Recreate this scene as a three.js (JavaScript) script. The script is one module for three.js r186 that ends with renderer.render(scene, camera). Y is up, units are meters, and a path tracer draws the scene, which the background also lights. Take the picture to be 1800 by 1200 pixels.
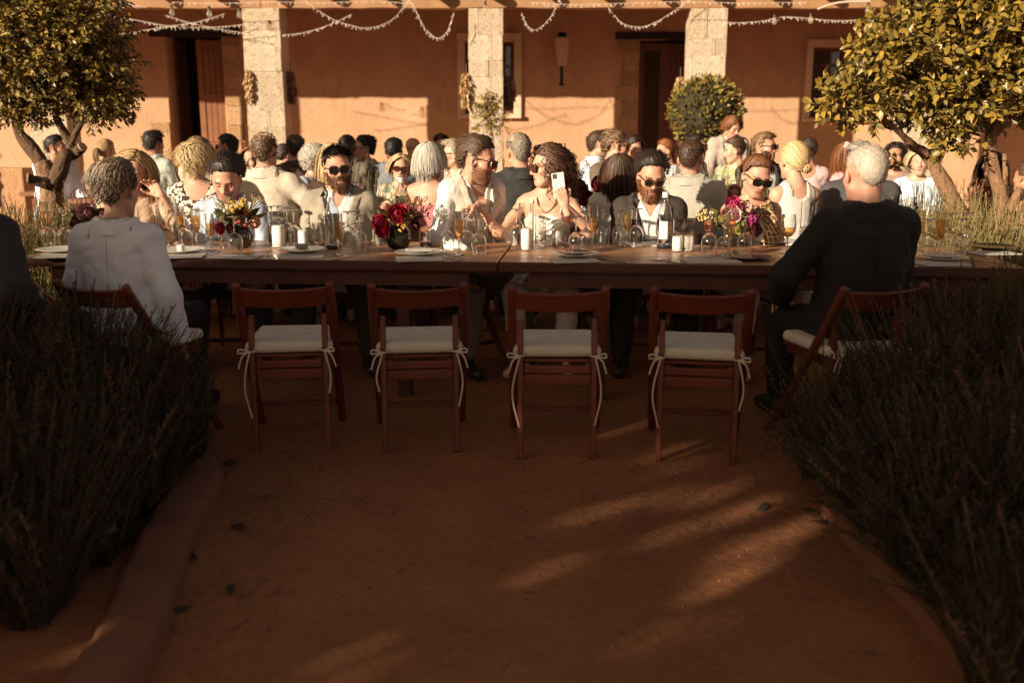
import * as THREE from 'three';
import { mergeGeometries } from 'three/addons/utils/BufferGeometryUtils.js';
import { RoundedBoxGeometry } from 'three/addons/geometries/RoundedBoxGeometry.js';
import { ImprovedNoise } from 'three/addons/math/ImprovedNoise.js';

// ---------- camera, sky, sun, exposure ----------
const { PI, sin, cos, tan, atan, atan2, sqrt, abs, min, max, floor, pow, exp, hypot } = Math;
const V3 = (x = 0, y = 0, z = 0) => new THREE.Vector3(x, y, z);
const F = 1680, EYE = 1.40, PITCH = atan(363 / F);
const scene = new THREE.Scene();
const camera = new THREE.PerspectiveCamera(2 * atan(600 / F) * 180 / PI, 1024 / 682, 0.05, 500);
camera.position.set(0, EYE, 0); camera.rotation.x = -PITCH;
camera.focus = 5.6; camera.userData.fStop = 1.8;
scene.add(camera);
const renderer = new THREE.WebGLRenderer({ antialias: true });
renderer.toneMapping = THREE.LinearToneMapping;
renderer.toneMappingExposure = 1.7;
renderer.shadowMap.enabled = true;
const SUN_AZ = 47 * PI / 180, SUN_EL = 16.5 * PI / 180;
const SUN = V3(-sin(SUN_AZ) * cos(SUN_EL), sin(SUN_EL), cos(SUN_AZ) * cos(SUN_EL));
{
  const w = 512, h = 256, px = new Float32Array(w * h * 4);
  for (let j = 0; j < h; j++) for (let i = 0; i < w; i++) {
    const el = ((j + 0.5) / h - 0.5) * PI, az = ((i + 0.5) / w - 0.5) * 2 * PI;
    const d = V3(cos(az) * cos(el), sin(el), sin(az) * cos(el)), c = d.dot(SUN);
    const up = max(0, d.y), hz = exp(-up * 4.6);
    let r = 0.05 + 0.48 * hz, g = 0.047 + 0.35 * hz, b = 0.052 + 0.26 * hz;
    const gl = pow(max(0, c), 5), g2 = pow(max(0, c), 60);
    r += 0.36 * gl + 1.5 * g2; g += 0.24 * gl + 1.0 * g2; b += 0.12 * gl + 0.5 * g2;
    if (d.y < 0) { const k = exp(d.y * 12); r = r * k + 0.07 * (1 - k); g = g * k + 0.045 * (1 - k); b = b * k + 0.03 * (1 - k); }
    const o = (j * w + i) * 4; px[o] = r; px[o + 1] = g; px[o + 2] = b; px[o + 3] = 1;
  }
  const t = new THREE.DataTexture(px, w, h, THREE.RGBAFormat, THREE.FloatType);
  t.mapping = THREE.EquirectangularReflectionMapping; t.magFilter = t.minFilter = THREE.LinearFilter; t.needsUpdate = true;
  scene.background = t; scene.environment = t;
}
const sun = new THREE.DirectionalLight(new THREE.Color().setRGB(1, 0.83, 0.61), 5.0);
sun.position.copy(SUN).multiplyScalar(40).add(V3(0, 0, -7)); sun.target.position.set(0, 0, -7);
sun.castShadow = true; sun.shadow.radius = 1.2;
Object.assign(sun.shadow.camera, { left: -18, right: 18, top: 14, bottom: -14, near: 1, far: 90 }); sun.shadow.mapSize.set(4096, 4096);
scene.add(sun, sun.target);

// ---------- helpers ----------
function rng(s) { return () => { s = (s + 0x6d2b79f5) | 0; let t = Math.imul(s ^ (s >>> 15), 1 | s); t = (t + Math.imul(t ^ (t >>> 7), 61 | t)) ^ t; return ((t ^ (t >>> 14)) >>> 0) / 4294967296; }; }
const PN = new ImprovedNoise(), noise = (x, y, z) => PN.noise(x, y, z);
const clamp = (v, a, b) => v < a ? a : v > b ? b : v, lerp = (a, b, t) => a + (b - a) * t, sstep = (a, b, v) => { const t = clamp((v - a) / (b - a), 0, 1); return t * t * (3 - 2 * t); };
function ray(px, py) { const x = (px - 900) / F, y = (600 - py) / F; return V3(x, y * cos(PITCH) - sin(PITCH), -y * sin(PITCH) - cos(PITCH)); }
function at(px, py, d) { const r = ray(px, py); return V3(0, EYE, 0).addScaledVector(r, d / -r.z); }             // the point d metres ahead that shows at a pixel of the photograph
function atY(px, py, y) { const r = ray(px, py); return V3(0, EYE, 0).addScaledVector(r, (y - EYE) / r.y); }       // the point at height y that shows there
const ppm = (py, d) => F * -ray(900, py).z / d;
const taken = {};
function numbered(n) { const k = taken[n] = (taken[n] ?? -1) + 1; return k ? n + '_' + String(k).padStart(3, '0') : n; }
function tag(o, label, category, group, kind) { if (label) o.userData.label = label; if (category) o.userData.category = category; if (group) o.userData.group = group; if (kind) o.userData.kind = kind; return o; }
function thing(name, label, category, p = V3(), turn = 0, group) { const o = new THREE.Group(); o.name = numbered(name); o.position.copy(p); o.rotation.y = turn; scene.add(o); return tag(o, label, category, group); }
function part(name, geo, mat, parent) { const m = new THREE.Mesh(Array.isArray(geo) ? merge(geo) : geo, mat); m.name = parent === scene ? numbered(name) : name; m.castShadow = m.receiveShadow = true; parent.add(m); return m; }
function dup(root, p, turn, label) { const r = root.clone(); r.name = numbered(root.name.replace(/_\d+$/, '')); scene.add(r); if (p) r.position.copy(p); if (turn !== undefined) r.rotation.y = turn; if (label) r.userData.label = label; return r; }
function merge(list) {
  const any = list.some((g) => g.attributes.color);
  return mergeGeometries(list.map((g) => {
    g = g.index ? g.toNonIndexed() : g;
    const o = new THREE.BufferGeometry(), n = g.attributes.position.count;
    o.setAttribute('position', g.attributes.position); o.setAttribute('normal', g.attributes.normal);
    o.setAttribute('uv', g.attributes.uv || new THREE.BufferAttribute(new Float32Array(n * 2), 2));
    if (any) o.setAttribute('color', g.attributes.color || new THREE.BufferAttribute(new Float32Array(n * 3).fill(1), 3));
    return o;
  }));
}
function moved(g, x = 0, y = 0, z = 0, rx = 0, ry = 0, rz = 0) { return g.clone().applyMatrix4(new THREE.Matrix4().compose(V3(x, y, z), new THREE.Quaternion().setFromEuler(new THREE.Euler(rx, ry, rz)), V3(1, 1, 1))); }
function metre(g, s = 1) {                                     // uv in metres by the dominant normal of each vertex
  const p = g.attributes.position, n = g.attributes.normal, uv = new Float32Array(p.count * 2);
  for (let i = 0; i < p.count; i++) {
    const ax = abs(n.getX(i)), ay = abs(n.getY(i)), az = abs(n.getZ(i)), x = p.getX(i), y = p.getY(i), z = p.getZ(i);
    uv[2 * i] = s * (ax > ay && ax > az ? z : x); uv[2 * i + 1] = s * (ay > ax && ay > az ? z : y);
  }
  g.setAttribute('uv', new THREE.BufferAttribute(uv, 2)); return g;
}
function along(g, axis) {                                      // uv running along a plank: u across, v along
  const p = g.attributes.position, uv = new Float32Array(p.count * 2);
  for (let i = 0; i < p.count; i++) { const c = [p.getX(i), p.getY(i), p.getZ(i)]; uv[2 * i + 1] = c[axis]; uv[2 * i] = c[(axis + 1) % 3] + c[(axis + 2) % 3]; }
  g.setAttribute('uv', new THREE.BufferAttribute(uv, 2)); return g;
}
const box = (w, h, d, x = 0, y = 0, z = 0) => metre(new THREE.BoxGeometry(w, h, d).translate(x, y, z));
const rbox = (w, h, d, r, x = 0, y = 0, z = 0) => metre(new RoundedBoxGeometry(w, h, d, 2, r).translate(x, y, z));
function tube(pts, r, seg = 12, rad = 6) { return new THREE.TubeGeometry(new THREE.CatmullRomCurve3(pts.map((p) => Array.isArray(p) ? V3(...p) : p)), seg, r, rad, false); }
function taper(pts, rs, rad = 8, seg = 6, jitter = 0) {        // a closed limb along points with its own radius at each
  const c = new THREE.CatmullRomCurve3(pts), n = (pts.length - 1) * seg, fr = c.computeFrenetFrames(n, false), P = [], U = [], I = [];
  for (let i = 0; i <= n; i++) {
    const t = i / n, k = t * (pts.length - 1), a = min(floor(k), pts.length - 2), r = lerp(rs[a], rs[a + 1], k - a), o = c.getPoint(t);
    for (let j = 0; j <= rad; j++) {
      const th = (j % rad) / rad * 2 * PI, q = r * (1 + jitter * noise(cos(th) * 1.7 + o.x * 6, sin(th) * 1.7 + o.y * 6, o.z * 6));
      const v = o.clone().addScaledVector(fr.normals[i], cos(th) * q).addScaledVector(fr.binormals[i], sin(th) * q);
      P.push(v.x, v.y, v.z); U.push(j / rad * 6.28 * r, t * c.getLength());
    }
  }
  for (let i = 0; i < n; i++) for (let j = 0; j < rad; j++) { const a = i * (rad + 1) + j, b = a + rad + 1; I.push(a, a + 1, b, b, a + 1, b + 1); }
  for (const [i, s] of [[0, 1], [n, -1]]) { const o = c.getPoint(i / n), k = P.length / 3; P.push(o.x, o.y, o.z); U.push(0, 0); for (let j = 0; j < rad; j++) { const a = i * (rad + 1) + j; s > 0 ? I.push(k, a + 1, a) : I.push(k, a, a + 1); } }
  return geom(P, I, U);
}
function geom(P, I, U, C) {
  const g = new THREE.BufferGeometry(); g.setAttribute('position', new THREE.Float32BufferAttribute(P, 3));
  if (U) g.setAttribute('uv', new THREE.Float32BufferAttribute(U, 2)); if (C) g.setAttribute('color', new THREE.Float32BufferAttribute(C, 3));
  g.setIndex(I); g.computeVertexNormals(); return g;
}
function lathe(pts, seg = 20) { return new THREE.LatheGeometry(pts.map(([r, y]) => new THREE.Vector2(max(r, 0.0001), y)), seg); }
function rough(g, a, f, seed = 0) {                            // uneven surface on a box with segments
  const p = g.attributes.position; for (let i = 0; i < p.count; i++) { const x = p.getX(i), y = p.getY(i), z = p.getZ(i); p.setXYZ(i, x + a * noise(x * f + seed, y * f, z * f), y + a * noise(x * f, y * f + seed + 9, z * f), z + a * noise(x * f, y * f, z * f + seed + 5)); }
  g.computeVertexNormals(); return g;
}

// ---------- textures ----------
const lat = {};
function pnoise(x, y, per, seed) {                             // tiling value noise
  const L = lat[per + '_' + seed] ??= (() => { const r = rng(seed * 977 + per), a = new Float32Array(per * per); for (let i = 0; i < a.length; i++) a[i] = r(); return a; })();
  x *= per; y *= per; const xi = floor(x), yi = floor(y); let fx = x - xi, fy = y - yi; fx = fx * fx * (3 - 2 * fx); fy = fy * fy * (3 - 2 * fy);
  const q = (i, j) => L[(((j % per) + per) % per) * per + ((i % per) + per) % per];
  return lerp(lerp(q(xi, yi), q(xi + 1, yi), fx), lerp(q(xi, yi + 1), q(xi + 1, yi + 1), fx), fy);
}
function fbm(x, y, per, oct, seed) { let s = 0, a = 0.5, t = 0; for (let o = 0; o < oct; o++) { s += a * pnoise(x, y, per << o, seed + o); t += a; a *= 0.55; } return s / t; }
const enc = (v) => { v = clamp(v, 0, 1); return 255 * (v <= 0.0031308 ? v * 12.92 : 1.055 * pow(v, 1 / 2.4) - 0.055); };
function tex(size, fn, color = true, rep = 1) {
  const d = new Uint8Array(size * size * 4);
  for (let j = 0; j < size; j++) for (let i = 0; i < size; i++) { const c = fn((i + 0.5) / size, (j + 0.5) / size), o = (j * size + i) * 4; for (let k = 0; k < 3; k++) { const v = Array.isArray(c) ? c[k] : c; d[o + k] = color ? enc(v) : 255 * clamp(v, 0, 1); } d[o + 3] = 255; }
  const t = new THREE.DataTexture(d, size, size, THREE.RGBAFormat); t.wrapS = t.wrapT = THREE.RepeatWrapping; t.magFilter = THREE.LinearFilter; t.minFilter = THREE.LinearMipmapLinearFilter; t.generateMipmaps = true;
  if (color) t.colorSpace = THREE.SRGBColorSpace; t.repeat.set(rep, rep); t.needsUpdate = true; return t;
}
function rerep(t, x, y = x) { const c = t.clone(); c.repeat.set(x, y); c.needsUpdate = true; return c; }
const rgb = (r, g, b) => new THREE.Color().setRGB(r, g, b);
function M(c, roughness = 0.8, o = {}) { return new THREE.MeshStandardMaterial({ color: c ? rgb(...c) : 0xffffff, roughness, side: THREE.DoubleSide, ...o }); }
const tone = (c, k) => [c[0] * k, c[1] * k, c[2] * k];
const T = {}, mix3 = (a, b, t) => [lerp(a[0], b[0], t), lerp(a[1], b[1], t), lerp(a[2], b[2], t)];
T.plaster = tex(1024, (u, v) => { const a = fbm(u, v, 4, 7, 3), b = fbm(u, v, 16, 4, 8), s = sstep(0.56, 0.68, fbm(u * 2, v, 5, 4, 12)), k = abs(fbm(u, v, 7, 5, 15) - 0.5); return mix3([0.72 + 0.42 * a + 0.12 * (b - 0.5), 0.70 + 0.42 * a + 0.12 * (b - 0.5), 0.67 + 0.43 * a + 0.12 * (b - 0.5)], [0.78, 0.66, 0.55], 0.4 * s + 0.3 * sstep(0.006, 0.001, k) * s); }, true, 0.3);
T.plasterB = tex(512, (u, v) => 0.6 * fbm(u, v, 8, 6, 3) + 0.4 * fbm(u, v, 64, 2, 5), false, 0.6);
T.grain = tex(512, (u, v) => { const w = fbm(u, v, 4, 3, 21) * 0.5, g = fbm(u * 1 + 0 * w, v * 0 + floor(0), 128, 2, 22), s = pnoise(u + 0.03 * fbm(u, v, 4, 2, 25), v, 64, 23), k = fbm(u, v, 8, 4, 24); return tone([1, 0.97, 0.93], 0.55 + 0.3 * g + 0.2 * s * 0.5 + 0.35 * (k - 0.5) + 0.12); }, true, 1);
T.grainB = tex(512, (u, v) => 0.7 * fbm(u, 0, 128, 2, 22) + 0.3 * fbm(u, v, 32, 3, 26), false, 1);
T.soil = tex(1024, (u, v) => { const a = fbm(u, v, 5, 7, 31), b = fbm(u, v, 128, 2, 33), c = 0.35 * sstep(0.72, 0.9, fbm(u, v, 90, 2, 36)); return [(0.52 + 0.55 * a + 0.25 * (b - 0.5)) * (1 - 0.35 * c), (0.46 + 0.62 * a + 0.25 * (b - 0.5)) * (1 - 0.3 * c), (0.42 + 0.62 * a + 0.3 * (b - 0.5)) * (1 - 0.2 * c)]; }, true, 0.4);
T.soilB = tex(1024, (u, v) => 0.55 * fbm(u, v, 10, 6, 37) + 0.3 * fbm(u, v, 96, 3, 39) + 0.12 * sstep(0.62, 0.85, fbm(u, v, 60, 2, 36)), false, 0.4);
T.stone = tex(512, (u, v) => tone([1, 0.97, 0.92], 0.66 + 0.45 * fbm(u, v, 6, 6, 41) - 0.5 * sstep(0.73, 0.82, fbm(u, v, 24, 3, 44))), true, 1.2);
T.stoneB = tex(512, (u, v) => 0.7 * fbm(u, v, 8, 6, 42) - 0.5 * sstep(0.7, 0.8, fbm(u, v, 24, 3, 44)) + 0.25, false, 1.2);
T.weave = tex(128, (u, v) => 0.5 + 0.22 * sin(u * 64 * PI) * sin(v * 64 * PI) + 0.35 * (fbm(u, v, 16, 3, 51) - 0.5), false, 8);
T.mottle = tex(256, (u, v) => tone([1, 1, 1], 0.82 + 0.3 * (fbm(u, v, 8, 5, 53)) - 0.0), true, 2);
T.bark = tex(512, (u, v) => tone([1, 0.95, 0.88], 0.45 + 0.8 * fbm(u + 0.05 * fbm(u, v, 8, 2, 60), v * 0.5, 16, 5, 61)), true, 2);
T.barkB = tex(512, (u, v) => fbm(u + 0.05 * fbm(u, v, 8, 2, 60), v * 0.5, 16, 5, 61), false, 2);
T.leopard = tex(256, (u, v) => {                                // dark rosettes on tan
  let d = 9, id = 0; for (let j = -1; j < 9; j++) for (let i = -1; i < 9; i++) { const r = pnoise(((i + 8) % 8) / 8 + 0.06, ((j + 8) % 8) / 8 + 0.06, 8, 71), q = pnoise(((j + 8) % 8) / 8 + 0.06, ((i + 8) % 8) / 8 + 0.06, 8, 72), e = hypot((u * 8 - i - 0.2 - 0.6 * r) * 1.15, v * 8 - j - 0.2 - 0.6 * q); if (e < d) { d = e; id = r; } }
  const w = d + 0.3 * (pnoise(u, v, 32, 73) - 0.5); return w > 0.2 && w < 0.44 ? [0.05, 0.025, 0.015] : w <= 0.2 ? [0.33, 0.16, 0.06] : [0.62, 0.42, 0.22];
}, true, 4);
T.dapple = tex(256, (u, v) => { const w = fbm(u + 0.08 * fbm(u, v, 4, 2, 75), v, 18, 2, 76); return w > 0.53 ? [0.06, 0.04, 0.03] : [0.82, 0.72, 0.6]; }, true, 3);
T.stripes = tex(128, (u, v) => (u * 8) % 1 < 0.45 ? [0.75, 0.28, 0.24] : [0.85, 0.78, 0.72], true, 6);
T.floral = tex(256, (u, v) => { const a = fbm(u, v, 10, 2, 81), b = fbm(u, v, 9, 2, 83), c = fbm(u, v, 12, 2, 85); return a > 0.57 ? [0.17, 0.24, 0.17] : b > 0.57 ? [0.45, 0.36, 0.16] : c > 0.6 ? [0.42, 0.2, 0.17] : [0.5, 0.48, 0.38]; }, true, 3);
T.check = tex(128, (u, v) => tone([0.62, 0.66, 0.58], ((u * 8) % 1 < 0.5 ? 0.75 : 1) * ((v * 8) % 1 < 0.5 ? 0.75 : 1)), true, 5);
const wood = (c, r = 0.6, o = {}) => M(c, r, { map: T.grain, bumpMap: T.grainB, bumpScale: 0.0015, ...o });
// ---------- the ground and the beds ----------
{
  const g = new THREE.PlaneGeometry(240, 240, 1, 1).rotateX(-PI / 2); metre(g);
  const near = new THREE.PlaneGeometry(36, 30, 180, 150).rotateX(-PI / 2).translate(0, 0, -6);
  const p = near.attributes.position;
  for (let i = 0; i < p.count; i++) { const x = p.getX(i), z = p.getZ(i), e = sstep(18, 15, abs(x)) * sstep(15, 12, abs(z + 6)); p.setY(i, 0.004 + e * (0.012 * noise(x * 0.9, z * 0.9, 3) + 0.006 * noise(x * 3.3, z * 3.3, 7))); }
  near.computeVertexNormals(); metre(near);
  const m = M([0.40, 0.158, 0.064], 0.95, { map: T.soil, bumpMap: T.soilB, bumpScale: 0.012 });
  const o = part('ground', g.translate(0, -0.02, 0), m, scene); tag(o, 'dry reddish earth ground of the courtyard', null, null, 'structure');
  tag(part('earth_path', near, m, scene), 'packed ochre earth path between the two dark lavender beds', null, null, 'structure');
  // low smooth edging of both beds
  const km = M([0.24, 0.10, 0.052], 0.9, { map: T.plaster, bumpMap: T.plasterB, bumpScale: 0.006 });
  const kerb = (pts, label) => { const s = new THREE.CatmullRomCurve3(pts.map((q) => V3(...q))), n = 60, P = [], I = [], U = [];
    const prof = [[-0.10, 0], [-0.09, 0.045], [-0.06, 0.07], [0.06, 0.072], [0.09, 0.05], [0.105, 0]];
    for (let i = 0; i <= n; i++) { const o2 = s.getPoint(i / n), t = s.getTangent(i / n), x = V3(-t.z, 0, t.x); for (const [a, b] of prof) { const w = 1 + 0.22 * noise(i * 0.31, a * 9, 2) + 0.1 * noise(i * 1.3, a * 9, 5), q = o2.clone().addScaledVector(x, a * w); P.push(q.x, b * (1 + 0.35 * noise(i * 0.43, a * 5, 8) + 0.15 * noise(i * 1.7, a * 5, 3)), q.z); U.push(q.x + a, q.z); } }
    for (let i = 0; i < n; i++) for (let j = 0; j < 5; j++) { const a = i * 6 + j, b = a + 6; I.push(a, b, a + 1, b, b + 1, a + 1); }
    tag(part('kerb', geom(P, I, U), km, scene), label, null, null, 'structure'); };
  kerb([[-4.6, 0, -4.12], [-2.4, 0, -4.1], [-1.5, 0, -4.02], [-1.29, 0, -3.75], [-1.22, 0, -3.2], [-1.1, 0, -2.6], [-1.05, 0, -2.2], [-1.05, 0, -0.5], [-1.05, 0, 1.8]], 'smooth plastered edging around the left lavender bed');
  kerb([[4.6, 0, -3.78], [2.4, 0, -3.76], [1.5, 0, -3.72], [1.3, 0, -3.5], [1.27, 0, -3.1], [1.28, 0, -2.6], [1.31, 0, -2.1], [1.33, 0, -0.5], [1.33, 0, 1.8]], 'smooth plastered edging around the right lavender bed');
}

// ---------- the farmhouse with its porch ----------
const ZW = -15.65, ZC = -13.2, wallX = (px) => at(px, 250, 15.65).x, wallY = (py) => at(900, py, 15.65).y;
const house = thing('farmhouse', 'long ochre farmhouse with a timber porch on pale stone columns', 'farmhouse', V3(0, 0, 0));
{
  const wm = M([0.58, 0.355, 0.215], 0.93, { map: T.plaster, bumpMap: T.plasterB, bumpScale: 0.012 });
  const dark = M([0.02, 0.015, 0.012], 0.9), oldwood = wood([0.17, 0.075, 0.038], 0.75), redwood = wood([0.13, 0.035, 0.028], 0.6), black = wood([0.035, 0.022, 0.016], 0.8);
  const cream = M([0.74, 0.6, 0.43], 0.9, { map: T.plaster, bumpMap: T.plasterB, bumpScale: 0.006 });
  const sm = [0, 1, 2].map((i) => M([[0.58, 0.475, 0.365], [0.53, 0.43, 0.325], [0.62, 0.51, 0.395]][i], 0.93, { map: T.stone, bumpMap: T.stoneB, bumpScale: 0.014 }));
  const glass = new THREE.MeshPhysicalMaterial({ color: 0xffffff, roughness: 0.05, transmission: 1, thickness: 0, side: THREE.DoubleSide });
  // wall with its openings
  const D1 = [wallX(301), wallX(401), 0.1, wallY(60)], D2 = [wallX(1119), wallX(1216), 0.1, wallY(68)], W1 = [wallX(818), wallX(904), wallY(201), wallY(72)], W2 = [wallX(1419), wallX(1536), wallY(207), wallY(82)];
  const s = new THREE.Shape([[-13, -0.1], [15, -0.1], [15, 4.15], [-13, 4.15]].map((q) => new THREE.Vector2(...q)));
  for (const [a, b, c, d] of [D1, D2, W1, W2]) s.holes.push(new THREE.Path([[a, c], [a, d], [b, d], [b, c]].map((q) => new THREE.Vector2(...q))));
  part('wall', metre(new THREE.ExtrudeGeometry(s, { depth: 0.42, bevelEnabled: true, bevelSize: 0.012, bevelThickness: 0.012, bevelSegments: 1 }).translate(0, 0, ZW - 0.432)), wm, house);
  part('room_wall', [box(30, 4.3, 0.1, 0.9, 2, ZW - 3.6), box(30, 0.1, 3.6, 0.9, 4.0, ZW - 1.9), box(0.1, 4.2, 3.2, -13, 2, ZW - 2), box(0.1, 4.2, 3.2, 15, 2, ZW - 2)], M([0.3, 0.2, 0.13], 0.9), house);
  part('porch_floor', rbox(28, 0.12, 2.75, 0.02, 1, 0.045, -14.32), M([0.48, 0.2, 0.1], 0.85, { map: T.plaster, bumpMap: T.stoneB, bumpScale: 0.006 }), house);
  // stone columns, block by block
  const block = [0, 1, 2, 3, 4].map((k) => metre(rough(new RoundedBoxGeometry(1, 1, 1, 1, 0.03), 0.035, 2.3, k * 7)));
  const colX = [87, 470, 855, 1238.5, 1621].map((px) => at(px, 250, 13.2).x), colW = [0.5, 0.5, 0.45, 0.48, 0.5], r = rng(5);
  colX.forEach((x, i) => {
    const c = new THREE.Group(); c.name = 'column'; c.position.set(x, 0.1, ZC - 0.2); house.add(c);
    const w = colW[i]; let y = 0;
    part('core', box(w - 0.012, 2.925, 0.385, 0, 1.4625, 0), sm[1], c);
    while (y < 2.92) {
      let h = 0.2 + 0.16 * r(); if (2.925 - y - h < 0.18) h = 2.925 - y;
      const split = r() < 0.45 ? lerp(-0.1, 0.12, r()) : null, lim = [-w / 2, ...(split === null ? [] : [split]), w / 2];
      for (let k = 0; k + 1 < lim.length; k++) {
        const b = part('stone', block[floor(r() * 5)], sm[floor(r() * 3)], c), ww = lim[k + 1] - lim[k];
        b.scale.set(ww + 0.004 + 0.012 * (r() - 0.5), h + 0.004, 0.41 + 0.02 * (r() - 0.5)); b.position.set((lim[k] + lim[k + 1]) / 2 + 0.008 * (r() - 0.5), y + h / 2, 0.008 * (r() - 0.5)); b.rotation.y = 0.03 * (r() - 0.5);
      }
      y += h;
    }
  });
  // beam in lengths, rafters, boards, tiles
  const bm = wood([0.42, 0.235, 0.12], 0.8, { bumpScale: 0.006 }), xs = [-13, ...colX.slice(0, 5), 15];
  for (let i = 0; i + 1 < xs.length; i++) { const L = xs[i + 1] - xs[i] - 0.008; part('beam', along(rough(new THREE.BoxGeometry(L, 0.155, 0.2, 26, 2, 2), 0.016, 2.6, i * 3).translate((xs[i] + xs[i + 1]) / 2, 3.11, ZC - 0.11), 0), bm, house); }
  part('wall_plate', box(28, 0.14, 0.12, 1, 3.445, ZW + 0.075), black, house);
  const slope = atan(0.2), raft = along(taper([V3(0, 0, 0.22), V3(0.012, 0.0, -0.9), V3(-0.01, 0.0, -2.45)], [0.062, 0.06, 0.066], 9, 8, 0.5), 2);
  for (let px = 68 - 98 * 3; px < 2200; px += 98) { const q = part('rafter', raft, bm, house); q.position.set(at(px, 8, 13.1).x + 0.03 * (r() - 0.5), 3.26 + 0.01 * r(), -13.1); q.rotation.set(slope, 0.02 * (r() - 0.5), r() * 6); q.scale.x = q.scale.y = 0.9 + 0.25 * r(); }
  const deckM = wood([0.22, 0.055, 0.03], 0.9), deck = along(new THREE.BoxGeometry(0.163, 0.025, 2.75), 2);
  for (let i = 0; i < 170; i++) { const q = part('board', deck, deckM, house); q.position.set(-13 + i * 0.166, 3.61 + 0.006 * r(), -14.28); q.rotation.x = slope; }
  const tile = new THREE.CylinderGeometry(0.1, 0.085, 2.9, 7, 1, true, 0, PI).rotateX(-PI / 2).rotateZ(PI / 2), tiles = [];
  for (let i = 0; i < 140; i++) tiles.push(moved(tile, -13 + i * 0.2, 3.645, -14.25, slope + 0.0, 0, 0));
  tag(part('roof_tiles', tiles, M([0.36, 0.16, 0.09], 0.9, { map: T.plaster }), house), null, null, null, 'stuff');
  part('upper_roof', box(28.4, 0.12, 4.2, 1, 4.3, -17.5), M([0.3, 0.14, 0.08], 0.9), house);
  // doors
  function leaf(doorGroup, x, y0, w, h, z, turn, mats, glazed) {
    const g = new THREE.Group(); g.name = 'door_leaf'; g.position.set(x, y0, z); g.rotation.y = turn; doorGroup.add(g); const sgn = w > 0 ? 1 : -1; w = abs(w);
    const L = (n, ww, hh, cx, cy, dz = 0.05, cz = 0) => part(n, along(new RoundedBoxGeometry(ww, hh, dz, 1, 0.006).translate(sgn * cx, cy, cz), 1), mats, g);
    L('stile', 0.09, h, 0.045, h / 2); L('stile', 0.09, h, w - 0.045, h / 2);
    const rails = glazed ? [0.06, h * 0.36, h - 0.06] : [0.07, h * 0.4, h * 0.68, h - 0.07];
    for (const y of rails) L('rail', w - 0.184, 0.12, w / 2, y, 0.046);
    for (let k = 0; k + 1 < rails.length; k++) { const a = rails[k] + 0.062, b = rails[k + 1] - 0.062, n = 3;
      if (glazed && k === 1) part('pane', box(w - 0.184, b - a, 0.006, sgn * w / 2, (a + b) / 2, 0), glass, g);
      else for (let j = 0; j < n; j++) { const pw = (w - 0.184) / n; L('plank', pw - 0.005, b - a, 0.092 + pw * (j + 0.5), (a + b) / 2, 0.022); } }
  }
  {
    const g = new THREE.Group(); g.name = 'door'; house.add(g); const w = D1[1] - D1[0], h = D1[3] - 0.13;
    part('lintel', along(rough(new THREE.BoxGeometry(w + 0.5, 0.14, 0.2, 10, 2, 2), 0.01, 3).translate((D1[0] + D1[1]) / 2 + 0.02, D1[3] + 0.03, ZW - 0.085), 0), black, g);
    leaf(g, D1[1] - 0.01, 0.115, -w * 0.5, h - 0.05, ZW - 0.2, 0.12, wood([0.30, 0.125, 0.055], 0.7)); leaf(g, D1[0] + 0.02, 0.115, w * 0.48, h - 0.05, ZW - 0.36, 1.45, oldwood);
  }
  {
    const g = new THREE.Group(); g.name = 'door'; house.add(g); const w = D2[1] - D2[0], h = D2[3] - 0.13;
    part('lintel', along(rough(new THREE.BoxGeometry(w + 0.75, 0.115, 0.2, 10, 2, 2), 0.01, 3, 4).translate((D2[0] + D2[1]) / 2 + 0.0, D2[3] + 0.045, ZW - 0.08), 0), black, g);
    leaf(g, D2[0] + 0.01, 0.115, w * 0.5, h - 0.04, ZW - 0.16, 0, redwood, true); leaf(g, D2[1] - 0.01, 0.115, -w * 0.49, h - 0.04, ZW - 0.16, 0, redwood, false);
  }
  // rough jamb stones left bare beside the doors
  const jm = [M([0.56, 0.36, 0.20], 0.95, { map: T.stone, bumpMap: T.stoneB, bumpScale: 0.02 }), M([0.47, 0.29, 0.155], 0.95, { map: T.stone, bumpMap: T.stoneB, bumpScale: 0.02 })];
  const jamb = (x, sgn, y0, y1) => { let y = y0, k = 0; while (y < y1 - 0.05) { const h = min(0.16 + 0.17 * r(), y1 - y), w = 0.19 + 0.16 * r(); const b = part('jamb_stone', block[floor(r() * 5)], jm[k++ % 2], house); b.scale.set(w, h - 0.012, 0.1); b.position.set(x + sgn * w / 2, y + h / 2, ZW - 0.032 + 0.012 * r()); y += h; } };
  jamb(D2[0] - 0.004, -1, 0.12, D2[3] - 0.03); jamb(D1[1] + 0.004, 1, 0.12, D1[3] - 0.05); jamb(D1[0] - 0.004, -1, 0.12, 1.6);
  // windows
  function win([a, b, c, d], fr, cols, rows, paper, mat) {
    const g = new THREE.Group(); g.name = 'window'; house.add(g); const z = ZW - 0.14, W = b - a, H = d - c, cx = (a + b) / 2, cy = (c + d) / 2;
    const S = (w, h, x, y) => part('surround', rbox(w, h, 0.07, 0.01, x, y, ZW + 0.028), cream, g);
    S(fr, H, a - fr / 2, cy); S(fr, H, b + fr / 2, cy); S(W + 2 * fr, fr, cx, d + fr / 2 + 0.003); part('sill', rbox(W + 2 * fr, 0.06, 0.14, 0.012, cx, c - 0.033, ZW + 0.05), cream, g);
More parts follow.
